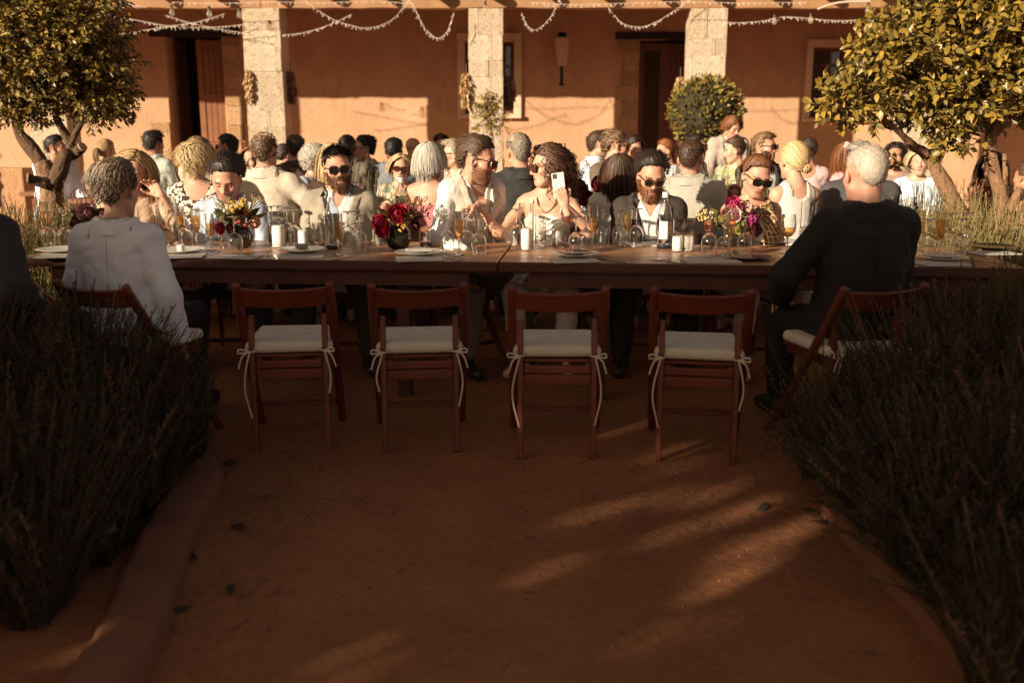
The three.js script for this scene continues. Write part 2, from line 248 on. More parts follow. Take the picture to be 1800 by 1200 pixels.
    for (const [w, h, x, y] of [[0.06, H, a + 0.03, cy], [0.06, H, b - 0.03, cy], [W - 0.124, 0.06, cx, c + 0.03], [W - 0.124, 0.06, cx, d - 0.03]]) part('frame', along(new THREE.BoxGeometry(w, h, 0.06).translate(x, y, z), h > w ? 1 : 0), mat, g);
    for (let i = 1; i < cols; i++) part('mullion', along(new THREE.BoxGeometry(i === cols / 2 ? 0.08 : 0.03, H - 0.124, 0.04).translate(a + W * i / cols, cy, z), 1), mat, g);
    for (let j = 1; j < rows; j++) for (let i = 0; i < cols; i++) part('glazing_bar', box(W / cols - 0.09, 0.028, 0.03, a + W * (i + 0.5) / cols, c + H * j / rows, z), mat, g);
    for (let i = 0; i < cols; i++) for (let j = 0; j < rows; j++) part('pane', box(W / cols - 0.03, H / rows - 0.03, 0.005, a + W * (i + 0.5) / cols, c + H * (j + 0.5) / rows, z - 0.02), glass, g);
    if (paper) part('blind', box(W / 2 - 0.12, H * 0.26, 0.006, a + W * 0.72, d - H * 0.29, z - 0.045), M([0.62, 0.5, 0.3], 0.9), g);
    part('dark_backing', [box(W, H, 0.03, cx, cy, z - 0.12)], dark, g);  // near-black sheet filling the opening behind the panes
  }
  win(W1, 0.115, 2, 3, false, redwood); win(W2, 0.105, 2, 4, true, redwood);
}
// low rendered wall closing the left end of the porch
tag(part('parapet', metre(rough(new RoundedBoxGeometry(3.3, 0.98, 0.34, 4, 0.03), 0.02, 2)).translate(-8.1, 0.49, -12.95), M([0.46, 0.26, 0.14], 0.93, { map: T.plaster, bumpMap: T.plasterB, bumpScale: 0.02 }), scene), 'low rendered wall behind the left tree, under the porch', 'wall');
// wall lamps: a tapering clay shade on an iron stem
function wallLamp(x, z, y, s, label) {
  const o = thing('wall_lamp', label, 'wall lamp', V3(x, y, z)), iron = M([0.02, 0.017, 0.015], 0.5, { metalness: 0.6 });
  part('shade', lathe([[0.075, -0.42], [0.118, 0], [0.11, 0], [0.068, -0.42]], 6).scale(s, s, s).rotateY(PI / 6), M([0.64, 0.44, 0.27], 0.8), o);
  part('finial', lathe([[0, 0.09], [0.06, 0.08], [0.07, 0.02], [0.085, 0.002], [0.05, 0]], 8).scale(s, s, s), iron, o);
  part('stem', [box(0.045 * s, 0.27 * s, 0.03, 0, -0.555 * s, 0), box(0.085 * s, 0.03 * s, 0.04, 0, -0.7 * s, 0), box(0.03, 0.04, 0.13, 0, -0.1 * s, -0.13)], iron, o);
  return o;
}
wallLamp(wallX(985), ZW + 0.2, wallY(69), 1, 'lantern with clay shade and iron stem between centre window and right door');
// ---------- the long table, chairs, hedge added unseen behind the photographer ----------
const YAW = -5 * PI / 180, TH = 0.765, TC = V3(-0.02, 0, -4.86);     // middle of the near edge
const onT = (u, v, h = 0) => V3(TC.x + u * cos(YAW) + -v * sin(YAW), TH + h, TC.z - u * sin(YAW) - v * cos(YAW));   // u along the table to the right, v across it away from us
const tabM = [0, 1, 2].map((i) => new THREE.MeshPhysicalMaterial({ color: rgb(...[[0.38, 0.18, 0.085], [0.34, 0.155, 0.072], [0.42, 0.205, 0.10]][i]), map: T.grain, bumpMap: T.grainB, bumpScale: 0.0008, roughness: 0.38, clearcoat: 0.25, clearcoatRoughness: 0.3 }));
function longTable(u0, u1, label, o = {}) {
  const p = o.p || onT((u0 + u1) / 2, 0, -TH), t = thing('dining_table', label, 'table', p, o.turn ?? YAW), L = u1 - u0 - 0.006, D = o.D || 0.9, n = o.n || 6, w = D / n, r = rng(L * 91 | 0), mt = o.mat || tabM;
  for (let i = 0; i < n; i++) part('plank', along(new RoundedBoxGeometry(L, 0.045, w - 0.003, 2, 0.006).translate(0, TH - 0.0225 + 0.0008 * (r() - 0.5), -w * (i + 0.5)), 0), mt[i % 3], t);
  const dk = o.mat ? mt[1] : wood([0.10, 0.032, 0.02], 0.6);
  if (!o.mat) part('shade_strip', along(new RoundedBoxGeometry(L, 0.05, 0.014, 2, 0.005).translate(0, TH - 0.0262, 0.0085), 0), dk, t);  // added dark strip: shade of the near plank edge put into colour
  for (const z of [-0.035, -D + 0.035]) part('apron', along(new THREE.BoxGeometry(L - 0.3, 0.085, 0.03).translate(0, TH - 0.0885, z), 0), dk, t);
  for (const x of [-L / 2 + (o.mat ? 0.12 : 0.52), L / 2 - (o.mat ? 0.12 : 0.52)]) { part('cross_rail', along(new THREE.BoxGeometry(0.06, 0.09, D - 0.24).translate(x, TH - 0.095, -D / 2), 2), dk, t); for (const z of [-0.16, -D + 0.1]) part('leg', along(new RoundedBoxGeometry(0.07, TH - 0.046, 0.07, 1, 0.006).translate(x, (TH - 0.046) / 2, z), 1), dk, t); }
  return t;
}
longTable(-2.62, -0.055, 'left dark wood plank table, from the woman in white jacket to the seam');
longTable(-0.049, 2.55, 'right dark wood plank table, from the seam to the man in black');
// folding slatted chairs with tied seat pads
const padM = M([0.70, 0.63, 0.52], 0.9, { map: T.mottle, bumpMap: T.weave, bumpScale: 0.001 });
const chairTones = [[0.19, 0.042, 0.019], [0.165, 0.04, 0.02], [0.21, 0.05, 0.022], [0.175, 0.036, 0.016]].map((c) => wood(c, 0.42)); let chairN = 0;
function makeChair(label, p, turn, pad = true) { const chairM = chairTones[chairN++ % 4];                       // local +z is where the sitter faces; the back is at z = 0
  const t = thing('folding_chair', label, 'chair', p, turn, 'folding wooden chairs'), W = 0.395;
  for (const s of [-1, 1]) {
    part('back_post', along(taper([V3(s * W / 2, 0.775, -0.075), V3(s * W / 2, 0.56, 0.06), V3(s * W / 2, 0.30, 0.24), V3(s * W / 2, 0.0, 0.46)], [0.0195, 0.021, 0.021, 0.019], 6, 5), 1), chairM, t);
    part('rear_leg', along(rbox(0.026, 0.62, 0.036, 0.005).translate(0, 0.31, 0), 1).clone().applyMatrix4(new THREE.Matrix4().makeRotationX(0.09).setPosition(s * (W / 2 - 0.037), 0, -0.01)), chairM, t);
  }
  const bend = (g, a) => { const q = g.attributes.position; for (let i = 0; i < q.count; i++) q.setZ(i, q.getZ(i) + a * (pow(q.getX(i) / (W / 2), 2) - 1)); g.computeVertexNormals(); return g; };
  part('back_slat', along(bend(new THREE.BoxGeometry(W - 0.03, 0.085, 0.016, 16, 1, 1), 0.028), 0).clone().applyMatrix4(new THREE.Matrix4().makeRotationX(-0.42).setPosition(0, 0.72, -0.045)), chairM, t);
  for (let i = 0; i < 7; i++) part('seat_slat', along(rbox(W - 0.05, 0.014, 0.046, 0.003).translate(0, 0.437 + 0.006 * i / 6, 0.055 + i * 0.055), 0), chairM, t);
  for (const s of [-1, 1]) part('seat_rail', along(rbox(0.022, 0.035, 0.4, 0.003).translate(s * (W / 2 - 0.066), 0.41, 0.22), 2), chairM, t);
  part('stretcher', along(rbox(W - 0.105, 0.034, 0.018, 0.003).translate(0, 0.40, 0.028), 0), chairM, t); part('stretcher', along(rbox(W - 0.105, 0.042, 0.018, 0.003).translate(0, 0.355, 0.026), 0), chairM, t);
  part('stretcher', along(rbox(W - 0.04, 0.028, 0.016, 0.003).translate(0, 0.12, 0.372), 0), chairM, t);
  if (pad) {
    const g = new RoundedBoxGeometry(0.37, 0.052, 0.40, 5, 0.024), q = g.attributes.position; for (let i = 0; i < q.count; i++) { const x = q.getX(i), y = q.getY(i), z = q.getZ(i); q.setXYZ(i, x * (1 - 0.05 * (z / 0.2)), y + 0.010 * (1 - pow(x / 0.2, 2)) * (1 - pow(z / 0.2, 2)) + 0.006 * noise(x * 9 + p.x * 3, y, z * 9), z + 0.004 * noise(x * 14, y, p.x)); } g.computeVertexNormals();
    part('seat_pad', metre(g.translate(0, 0.474, 0.222)), padM, t);
    const r = rng(p.x * 1000 | 0);
    for (const s of [-1, 1]) { const x = s * (W / 2 - 0.037), a = r(), b = r(), L = 0.10 + 0.2 * a;
      part('tie', merge([tube([[x - s * 0.02, 0.478, 0.05], [x + s * 0.018, 0.482, 0.01], [x + s * 0.012, 0.474, -0.03], [x - s * 0.014, 0.47, -0.032], [x - s * 0.015, 0.476, 0.03]], 0.0042, 16, 5), tube([[x + s * 0.01, 0.474, -0.034], [x + s * (0.03 + 0.03 * b), 0.485, -0.045], [x + s * (0.04 + 0.02 * b), 0.47, -0.05], [x + s * 0.012, 0.470, -0.036]], 0.004, 12, 5), tube([[x, 0.472, -0.034], [x + s * 0.012, 0.43, -0.045], [x + s * (0.02 + 0.02 * b), 0.40 - L * 0.4, -0.04], [x + s * (0.018 - 0.02 * a), 0.40 - L, -0.04]], 0.0045, 14, 5), tube([[x, 0.472, -0.034], [x + s * 0.03, 0.455, -0.05], [x + s * 0.05, 0.40, -0.052]], 0.0042, 10, 5)]), padM, t); }
  }
  return t;
}
const footAt = (px, py) => atY(px, py, 0), CH = (px, py, turn, label) => { const q = footAt(px, py); q.y = 0; return makeChair(label, q, PI + turn); };
CH(515, 792, 0.12, 'empty folding chair, leftmost of the four with a free white pad');
CH(741, 794, 0.09, 'empty folding chair straight in front of the red peony vase');
CH(978, 805, -0.03, 'empty folding chair below the woman in satin top');
CH(1222, 812, -0.16, 'empty folding chair with sunlit red legs, next to the man in black');
// tall clipped hedge added unseen to shade the foreground; its gaps drop sun patches
{
  const z0 = 3.0, k = tan(SUN_EL) / cos(SUN_AZ), shx = tan(SUN_AZ), top = 1.04 + (4.35 + z0) * k, r = rng(12);
  const s = new THREE.Shape(), x0 = -26, x1 = -3.1, n = 200; s.moveTo(x0, 0); for (let i = 0; i <= n; i++) { const x = lerp(x0, x1, i / n); s.lineTo(x, top + 0.06 * noise(x * 1.3, 0, 1) + 0.035 * noise(x * 5, 3, 1) + 0.02 * noise(x * 19, 1, 4)); } s.lineTo(x1, 0);
  const gap = (px, py, a, b, tilt = 0.5) => { const g = atY(px, py, 0), d = z0 - g.z, X = g.x - shx * d, Y = d * k, n = 2 + floor(a * 22); tilt += 0.5 * sin(px * 3.1 + py);
    for (let m = 0; m < n; m++) { const u = (m + 0.5) / n * 2 - 1 + 0.3 * (r() - 0.5), v = (r() - 0.5) * 1.4, cx = X + a * 1.3 * u * cos(tilt) - b * v * sin(tilt), cy = Y + a * 1.3 * u * sin(tilt) + b * v * cos(tilt), R = min(b * 2.0, a / n * 2.1), q = []; for (let i = 0; i < 10; i++) { const t = i / 10 * 2 * PI, w = R * (0.8 + 0.4 * r()); q.push(new THREE.Vector2(cx + w * 1.2 * cos(t), cy + w * sin(t))); } s.holes.push(new THREE.Path(q)); } };
  for (const a of [[1215, 862, 0.16, 0.07], [1265, 905, 0.19, 0.06], [1315, 958, 0.17, 0.075], [1240, 1005, 0.13, 0.045], [1275, 1085, 0.12, 0.04], [1175, 1100, 0.08, 0.04], [545, 1160, 0.07, 0.016], [630, 1175, 0.04, 0.018], [85, 1165, 0.06, 0.035], [1120, 835, 0.1, 0.02], [1180, 790, 0.09, 0.03], [1330, 770, 0.08, 0.03], [1390, 790, 0.06, 0.03], [1050, 760, 0.07, 0.02]]) gap(...a);
  const shade_hedge = thing('shade_hedge', 'unseen added hedge closing the courtyard behind the photographer', 'shade_hedge', V3(0, 0, z0)), hm = M([0.045, 0.06, 0.02], 0.8);
  part('foliage', new THREE.ExtrudeGeometry(s, { depth: 0.03, bevelEnabled: false }), hm, shade_hedge);
  const leaf = geom([0, 0, 0, 0.02, 0.03, 0.006, -0.02, 0.03, 0.006, 0, 0.075, 0], [0, 1, 2, 1, 3, 2]), N = 9000, im = new THREE.InstancedMesh(leaf, hm, N), mtx = new THREE.Matrix4(), q = new THREE.Quaternion();
  for (let i = 0; i < N; i++) { const x = lerp(x0, x1, r()), y = r() < 0.4 ? top + 0.08 * (r() - 0.75) : r() * top; q.setFromEuler(new THREE.Euler(r() * 6, r() * 6, r() * 6)); let inHole = false; for (const h of s.holes) { const c = h.getPoint(0), e = h.getPoint(0.5); if (hypot((c.x + e.x) / 2 - x, (c.y + e.y) / 2 - y) < 0.14 && r() < 0.65) inHole = true; } const sc = inHole ? 0.01 : 1 + r(); mtx.compose(V3(x, y, r() < 0.5 ? -0.02 : 0.05), q, V3(sc, sc, sc)); im.setMatrixAt(i, mtx); }
  im.name = 'leaves'; tag(im, null, null, null, 'stuff'); shade_hedge.add(im);
}
// ---------- smooth bodies: distance fields meshed by surface nets ----------
function cone(a, b, ra, rb) { const dx = b.x - a.x, dy = b.y - a.y, dz = b.z - a.z, L = 1 / (dx * dx + dy * dy + dz * dz + 1e-9); return (x, y, z) => { x -= a.x; y -= a.y; z -= a.z; const h = clamp((x * dx + y * dy + z * dz) * L, 0, 1); x -= dx * h; y -= dy * h; z -= dz * h; return sqrt(x * x + y * y + z * z) - ra - (rb - ra) * h; }; }
function ell(cx, cy, cz, rx, ry, rz) { const m = min(rx, ry, rz); return (x, y, z) => { x = (x - cx) / rx; y = (y - cy) / ry; z = (z - cz) / rz; const k = sqrt(x * x + y * y + z * z), q = hypot(x / rx, y / ry, z / rz); return q < 1e-6 ? -m : k * (k - 1) / q; }; }
const smin = (a, b, k) => { const h = max(k - abs(a - b), 0) / k; return min(a, b) - h * h * k * 0.25; };
function union(prims, k) { return (x, y, z) => { let d = 1e9; for (const p of prims) { const e = p(x, y, z); d = d > 1e8 ? e : smin(d, e, k); } return d; }; }
function nets(f, lo, hi, c, colour) {
  const nx = Math.ceil((hi[0] - lo[0]) / c) + 1, ny = Math.ceil((hi[1] - lo[1]) / c) + 1, nz = Math.ceil((hi[2] - lo[2]) / c) + 1, A = new Float32Array(nx * ny * nz), B = 5;
  const hd = B * c * 0.5 * 1.733;
  for (let bz = 0; bz < nz; bz += B) for (let by = 0; by < ny; by += B) for (let bx = 0; bx < nx; bx += B) {
    const m = f(lo[0] + (bx + (B - 1) / 2) * c, lo[1] + (by + (B - 1) / 2) * c, lo[2] + (bz + (B - 1) / 2) * c), skip = abs(m) > hd * 1.25 + 0.012;
    for (let z = bz; z < min(bz + B, nz); z++) for (let y = by; y < min(by + B, ny); y++) for (let x = bx, o = (z * ny + y) * nx + bx; x < min(bx + B, nx); x++, o++) A[o] = skip ? m : f(lo[0] + x * c, lo[1] + y * c, lo[2] + z * c);
  }
  const id = new Int32Array(nx * ny * nz).fill(-1), P = [], I = [], off = [0, 1, nx, nx + 1, nx * ny, nx * ny + 1, nx * ny + nx, nx * ny + nx + 1];
  for (let z = 0; z < nz - 1; z++) for (let y = 0; y < ny - 1; y++) for (let x = 0; x < nx - 1; x++) {
    const o = (z * ny + y) * nx + x; let s = 0; for (let k = 0; k < 8; k++) if (A[o + off[k]] < 0) s++;
    if (s === 0 || s === 8) continue;
    let n = 0, X = 0, Y = 0, Z = 0;
    for (let k = 0; k < 8; k++) for (const b of [1, 2, 4]) if (!(k & b)) { const u = A[o + off[k]], v = A[o + off[k | b]]; if ((u < 0) !== (v < 0)) { const t = u / (u - v); X += (k & 1) + (b === 1 ? t : 0); Y += ((k >> 1) & 1) + (b === 2 ? t : 0); Z += (k >> 2) + (b === 4 ? t : 0); n++; } }
    id[o] = P.length / 3; P.push(lo[0] + (x + X / n) * c, lo[1] + (y + Y / n) * c, lo[2] + (z + Z / n) * c);
  }
  const sx = 1, sy = nx, sz = nx * ny;
  for (let z = 1; z < nz - 1; z++) for (let y = 1; y < ny - 1; y++) for (let x = 1; x < nx - 1; x++) {
    const o = (z * ny + y) * nx + x, a = A[o] < 0;
    for (const [e, u, v] of [[sx, sy, sz], [sy, sz, sx], [sz, sx, sy]]) {
      const b = A[o + e] < 0; if (a === b) continue;
      const p = id[o], q = id[o - u], r = id[o - u - v], s = id[o - v]; if (p < 0 || q < 0 || r < 0 || s < 0) continue;
      if (a) I.push(p, q, r, p, r, s); else I.push(p, r, q, p, s, r);
    }
  }
  const U = new Float32Array(P.length / 3 * 2), C = colour ? new Float32Array(P.length) : null;
  for (let i = 0; i < P.length / 3; i++) { const x = P[3 * i], y = P[3 * i + 1], z = P[3 * i + 2]; U[2 * i] = x + z * 0.6; U[2 * i + 1] = y + z * 0.25; if (C) { const q = colour(x, y, z); C[3 * i] = q[0]; C[3 * i + 1] = q[1]; C[3 * i + 2] = q[2]; } }
  return geom(P, I, U, C);
}

// a head, about 23 cm tall, centre at the origin, facing +z
function headField(w) {                                          // w: 1 for a woman's softer face
  const j = w ? 0.9 : 1.03, A = [
    ell(0, 0.037, -0.016, 0.076, 0.084, 0.097), ell(0, -0.03, 0.028, 0.061, 0.082, 0.062), ell(0, -0.07, 0.03, 0.052 * j, 0.044, 0.056), cone(V3(-0.012 * j, -0.1, 0.068), V3(0.012 * j, -0.1, 0.068), 0.017, 0.017),
    cone(V3(-0.058 * j, -0.055, -0.005), V3(-0.02, -0.1, 0.055), 0.014, 0.014), cone(V3(0.058 * j, -0.055, -0.005), V3(0.02, -0.1, 0.055), 0.014, 0.014),
    ell(-0.042, -0.02, 0.055, 0.022, 0.02, 0.024), ell(0.042, -0.02, 0.055, 0.022, 0.02, 0.024), cone(V3(-0.034, w ? 0.024 : 0.021, 0.074), V3(0.034, w ? 0.024 : 0.021, 0.074), w ? 0.010 : 0.013, w ? 0.010 : 0.013)];
  const skull = union(A, 0.028);
  const nose = union([cone(V3(0, 0.016, 0.083), V3(0, -0.026, 0.106), 0.008, 0.0115), cone(V3(0, -0.026, 0.106), V3(0, -0.034, 0.098), 0.0105, 0.008), ell(-0.0125, -0.033, 0.094, 0.0085, 0.008, 0.01), ell(0.0125, -0.033, 0.094, 0.0085, 0.008, 0.01)], 0.01);
  const mouth = union([ell(0, -0.061, 0.083, 0.024, 0.0062, 0.0115), ell(0, -0.0725, 0.082, 0.020, 0.0075, 0.0115)], 0.003), slit = ell(0, -0.0665, 0.096, 0.022, 0.0022, 0.012);
  const sock = [ell(-0.031, 0.004, 0.09, 0.018, 0.0125, 0.018), ell(0.031, 0.004, 0.09, 0.018, 0.0125, 0.018)], lid = [ell(-0.031, 0.003, 0.0705, 0.0145, 0.0125, 0.0135), ell(0.031, 0.003, 0.0705, 0.0145, 0.0125, 0.0135)];
  const ear = (s) => { const o = ell(0, 0, 0, 0.0085, 0.032, 0.0195), h = ell(0.006, 0.003, 0.004, 0.007, 0.02, 0.011); return (x, y, z) => { const X = (x - s * 0.078) * s, Y = y + 0.004, Z = z + 0.004, u = X * 0.9 + Z * 0.42, v = Z * 0.9 - X * 0.42; return max(o(u, Y, v), -h(u, Y, v)); }; };
  const eL = ear(-1), eR = ear(1), neck = cone(V3(0, -0.05, -0.022), V3(0, -0.125, -0.036), w ? 0.042 : 0.05, w ? 0.042 : 0.05);
  return (x, y, z) => {
    let d = skull(x, y, z);
    if (d > 0.09) return smin(d, neck(x, y, z), 0.03);
    if (z > 0.03) { d = -smin(-d, sock[0](x, y, z), 0.014); d = -smin(-d, sock[1](x, y, z), 0.014); d = smin(d, lid[0](x, y, z), 0.004); d = smin(d, lid[1](x, y, z), 0.004); d = smin(d, nose(x, y, z), 0.012); d = smin(d, mouth(x, y, z), 0.006); d = -smin(-d, slit(x, y, z), 0.003); }
    d = smin(d, neck(x, y, z), 0.03); d = smin(d, eL(x, y, z), 0.008); d = smin(d, eR(x, y, z), 0.008);
    return d;
  };
}
const HF = [headField(0), headField(1)], heads = {};
function skinTint(skin, w, beard, brow, shut) {                       // lips, brows, cheeks, stubble: colours of the skin itself; shade painted along the mouth slit
  return (x, y, z) => {
    let c = skin; const n = 1 + 0.05 * noise(x * 40, y * 40, z * 40); c = tone(c, n);
    c = mix3(c, [c[0] * 1.05, c[1] * 0.8, c[2] * 0.76], 0.5 * exp(-(pow((abs(x) - 0.042) / 0.02, 2) + pow((y + 0.025) / 0.02, 2))) + 0.4 * exp(-(x * x + pow(y + 0.03, 2)) / 0.0003) * (z > 0.09));
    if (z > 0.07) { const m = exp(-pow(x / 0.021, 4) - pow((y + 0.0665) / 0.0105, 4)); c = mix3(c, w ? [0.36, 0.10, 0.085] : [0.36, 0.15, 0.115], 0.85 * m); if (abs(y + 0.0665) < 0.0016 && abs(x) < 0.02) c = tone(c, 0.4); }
    if (z > 0.05 && y > 0.012 && y < 0.038) { const bx = abs(x), by = 0.0245 + 0.004 * (1 - pow((bx - 0.035) / 0.022, 2)), m = sstep(0.0065, 0.003, abs(y - by)) * sstep(0.009, 0.013, bx) * sstep(0.056, 0.05, bx); c = mix3(c, brow, 0.85 * m); }
    if (z > 0.05 && abs(y - 0.001) < 0.006 && abs(abs(x) - 0.031) < 0.013) { const m = sstep(0.0035, 0.0015, abs(y - 0.0005 + 9 * pow(abs(x) - 0.031, 2))); c = mix3(c, [0.03, 0.02, 0.015], 0.85 * m); }
    if (!shut && z > 0.05 && abs(y - 0.002) < 0.008 && abs(abs(x) - 0.031) < 0.016) { const ex = abs(x) - 0.031, m = sstep(1.1, 0.8, hypot(ex / 0.0125, (y - 0.0015) / 0.0048)); c = mix3(c, hypot(ex, y - 0.002) < 0.0048 ? [0.035, 0.022, 0.016] : [0.5, 0.44, 0.4], m); }
    if (beard) { const m = sstep(-0.022, -0.045, y - 0.25 * (z < 0.05 ? 0.05 - z : 0) * 0.4) * sstep(-0.02, 0.02, z) * (1 - exp(-pow(x / 0.02, 4) - pow((y + 0.068) / 0.009, 4))); c = mix3(c, beard, 0.75 * m); }
    return c;
  };
}
function headGeo(w, skin, beard, brow, cell, shut) {
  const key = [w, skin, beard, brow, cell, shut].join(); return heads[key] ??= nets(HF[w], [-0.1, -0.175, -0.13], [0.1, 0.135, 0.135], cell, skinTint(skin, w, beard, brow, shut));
}
// a hand: wrist at the origin, fingers along +z, palm down, thumb towards +x
const hands = {};
function handGeo(curl, spread, thumb, cell, tint) {
  const key = [curl, spread, thumb, cell, tint].join();
  return hands[key] ??= (() => {
    const pr = [], f4 = [], mx = [0.031, 0.0105, -0.0105, -0.029], len = [0.074, 0.083, 0.077, 0.06];
    for (let i = 0; i < 4; i++) pr.push(cone(V3(mx[i] * 0.55, 0, 0.005), V3(mx[i], 0.002, 0.082), 0.0135, 0.0125));
    pr.push(cone(V3(0.014, -0.006, 0.018), V3(0.034, -0.009, 0.045), 0.014, 0.013), cone(V3(0, 0, -0.06), V3(0, 0, 0.01), 0.024, 0.021));
    const palm = union(pr, 0.018);
    for (let i = 0; i < 4; i++) {
      let p = V3(mx[i], 0.002, 0.086), a = 0; const yaw = spread * (mx[i] / 0.03), ch = []; const r0 = i === 3 ? 0.0082 : 0.0094;
      for (let k = 0; k < 3; k++) { a += curl[i] * [0.9, 1.1, 0.7][k]; const L = len[i] * [0.46, 0.3, 0.24][k], q = p.clone().add(V3(sin(yaw) * cos(a), -sin(a), cos(yaw) * cos(a)).multiplyScalar(L)); ch.push(cone(p, q, r0 - k * 0.0008, r0 - (k + 1) * 0.0008)); p = q; }
      f4.push(union(ch, 0.004));
    }
    let p = V3(0.034, -0.008, 0.043), th = [], dir = [V3(0.75, -0.25, 0.65), V3(0.45, -0.35 - thumb * 0.5, 0.8), V3(0.2 - thumb * 0.5, -0.4 - thumb * 0.6, 0.75)]; const tl = [0.03, 0.031, 0.024];
    dir.forEach((d, k) => { const q = p.clone().addScaledVector(d.normalize(), tl[k]); th.push(cone(p, q, 0.0115 - k * 0.001, 0.0105 - k * 0.001)); p = q; }); f4.push(union(th, 0.005));
    return nets((x, y, z) => { let d = palm(x, y, z); const e = min(...f4.map((g) => g(x, y, z))); return smin(d, e, 0.007); }, [-0.085, -0.13, -0.07], [0.12, 0.045, 0.2], cell, (x, y, z) => tone(tint, 1 + 0.06 * noise(x * 50, y * 50, z * 50)));
  })();
}
const CURL = { rest: [[0.35, 0.4, 0.45, 0.5], 0.06, 0.2], flat: [[0.08, 0.08, 0.1, 0.14], 0.12, 0], grip: [[0.75, 0.8, 0.85, 0.9], 0.02, 0.7], fist: [[1.25, 1.3, 1.3, 1.3], 0, 0.8], open: [[0.3, 0.42, 0.55, 0.7], 0.22, 0.3] };

// lat-long cap of hair hugging the skull; hair line by azimuth from the brow (0) to the nape (180)
const LINE = [[0, 40], [35, 36], [62, 24], [78, -6], [90, -8], [100, 12], [116, -10], [140, -36], [180, -46]];
function lineAt(az, up = 0) { az = abs(az) * 180 / PI; for (let i = 0; i + 1 < LINE.length; i++) if (az <= LINE[i + 1][0]) { const t = (az - LINE[i][0]) / (LINE[i + 1][0] - LINE[i][0]); return (lerp(LINE[i][1], LINE[i + 1][1], t) + (az < 70 ? up : 0)) * PI / 180; } return -0.6; }
const SK = [0.0795, 0.087, 0.1], SC = [0, 0.036, -0.016];
function onSkull(n, k) { const low = n.y < 0 ? 0.04 * sstep(0.1, -0.6, n.z) : 0; return V3(SC[0] + n.x * (SK[0] + k), SC[1] + n.y * (SK[1] + low + k), SC[2] + n.z * (SK[2] + k)); }
function hairCap(o) {
  const nu = o.nu || 56, nv = o.nv || 36, P = [], I = [], C = [], t = o.thick ?? 0.012;
  for (let j = 0; j <= nv; j++) for (let i = 0; i <= nu; i++) {
    const el = (j / nv - 0.5) * PI, az = (i % nu) / nu * 2 * PI - PI, n = V3(sin(az) * cos(el), sin(el), cos(az) * cos(el)), L = lineAt(az, o.up);
    let m = sstep(L - 0.10, L + 0.12, el); if (o.bald) m *= 1 - o.bald * sstep(0.5, 0.95, n.y + 0.25 * n.z);
    const lift = (o.top || 0) * sstep(0.2, 0.9, n.y) * (0.6 + 0.6 * sstep(-0.3, 0.6, n.z)) + (o.sides || 0) * (1 - abs(n.y));
    const rise = 0.35 + 0.65 * sstep(L, L + 0.55, el), k = m < 0.02 ? -0.014 : lerp(-0.008, (t + lift) * rise + (o.rough ?? 0.004) * noise(n.x * 7 + (o.seed || 0), n.y * 7, n.z * 7) + (o.rough ?? 0.004) * 0.6 * noise(n.x * 19, n.y * 11, n.z * 19 + (o.seed || 0)), m), p = onSkull(n, k);
    P.push(p.x, p.y, p.z); const q = tone(o.color, 0.62 + 0.25 * noise(n.x * 14, n.y * 5, n.z * 14)), qq = o.color2 && n.y > 0.2 ? mix3(q, o.color2, 0.3 * sstep(0.2, 0.8, n.y)) : q; C.push(...qq);
  }
  for (let j = 0; j < nv; j++) for (let i = 0; i < nu; i++) { const a = j * (nu + 1) + i, b = a + nu + 1; I.push(a, a + 1, b, b, a + 1, b + 1); }
  return geom(P, I, new Float32Array(P.length / 3 * 2), C);
}
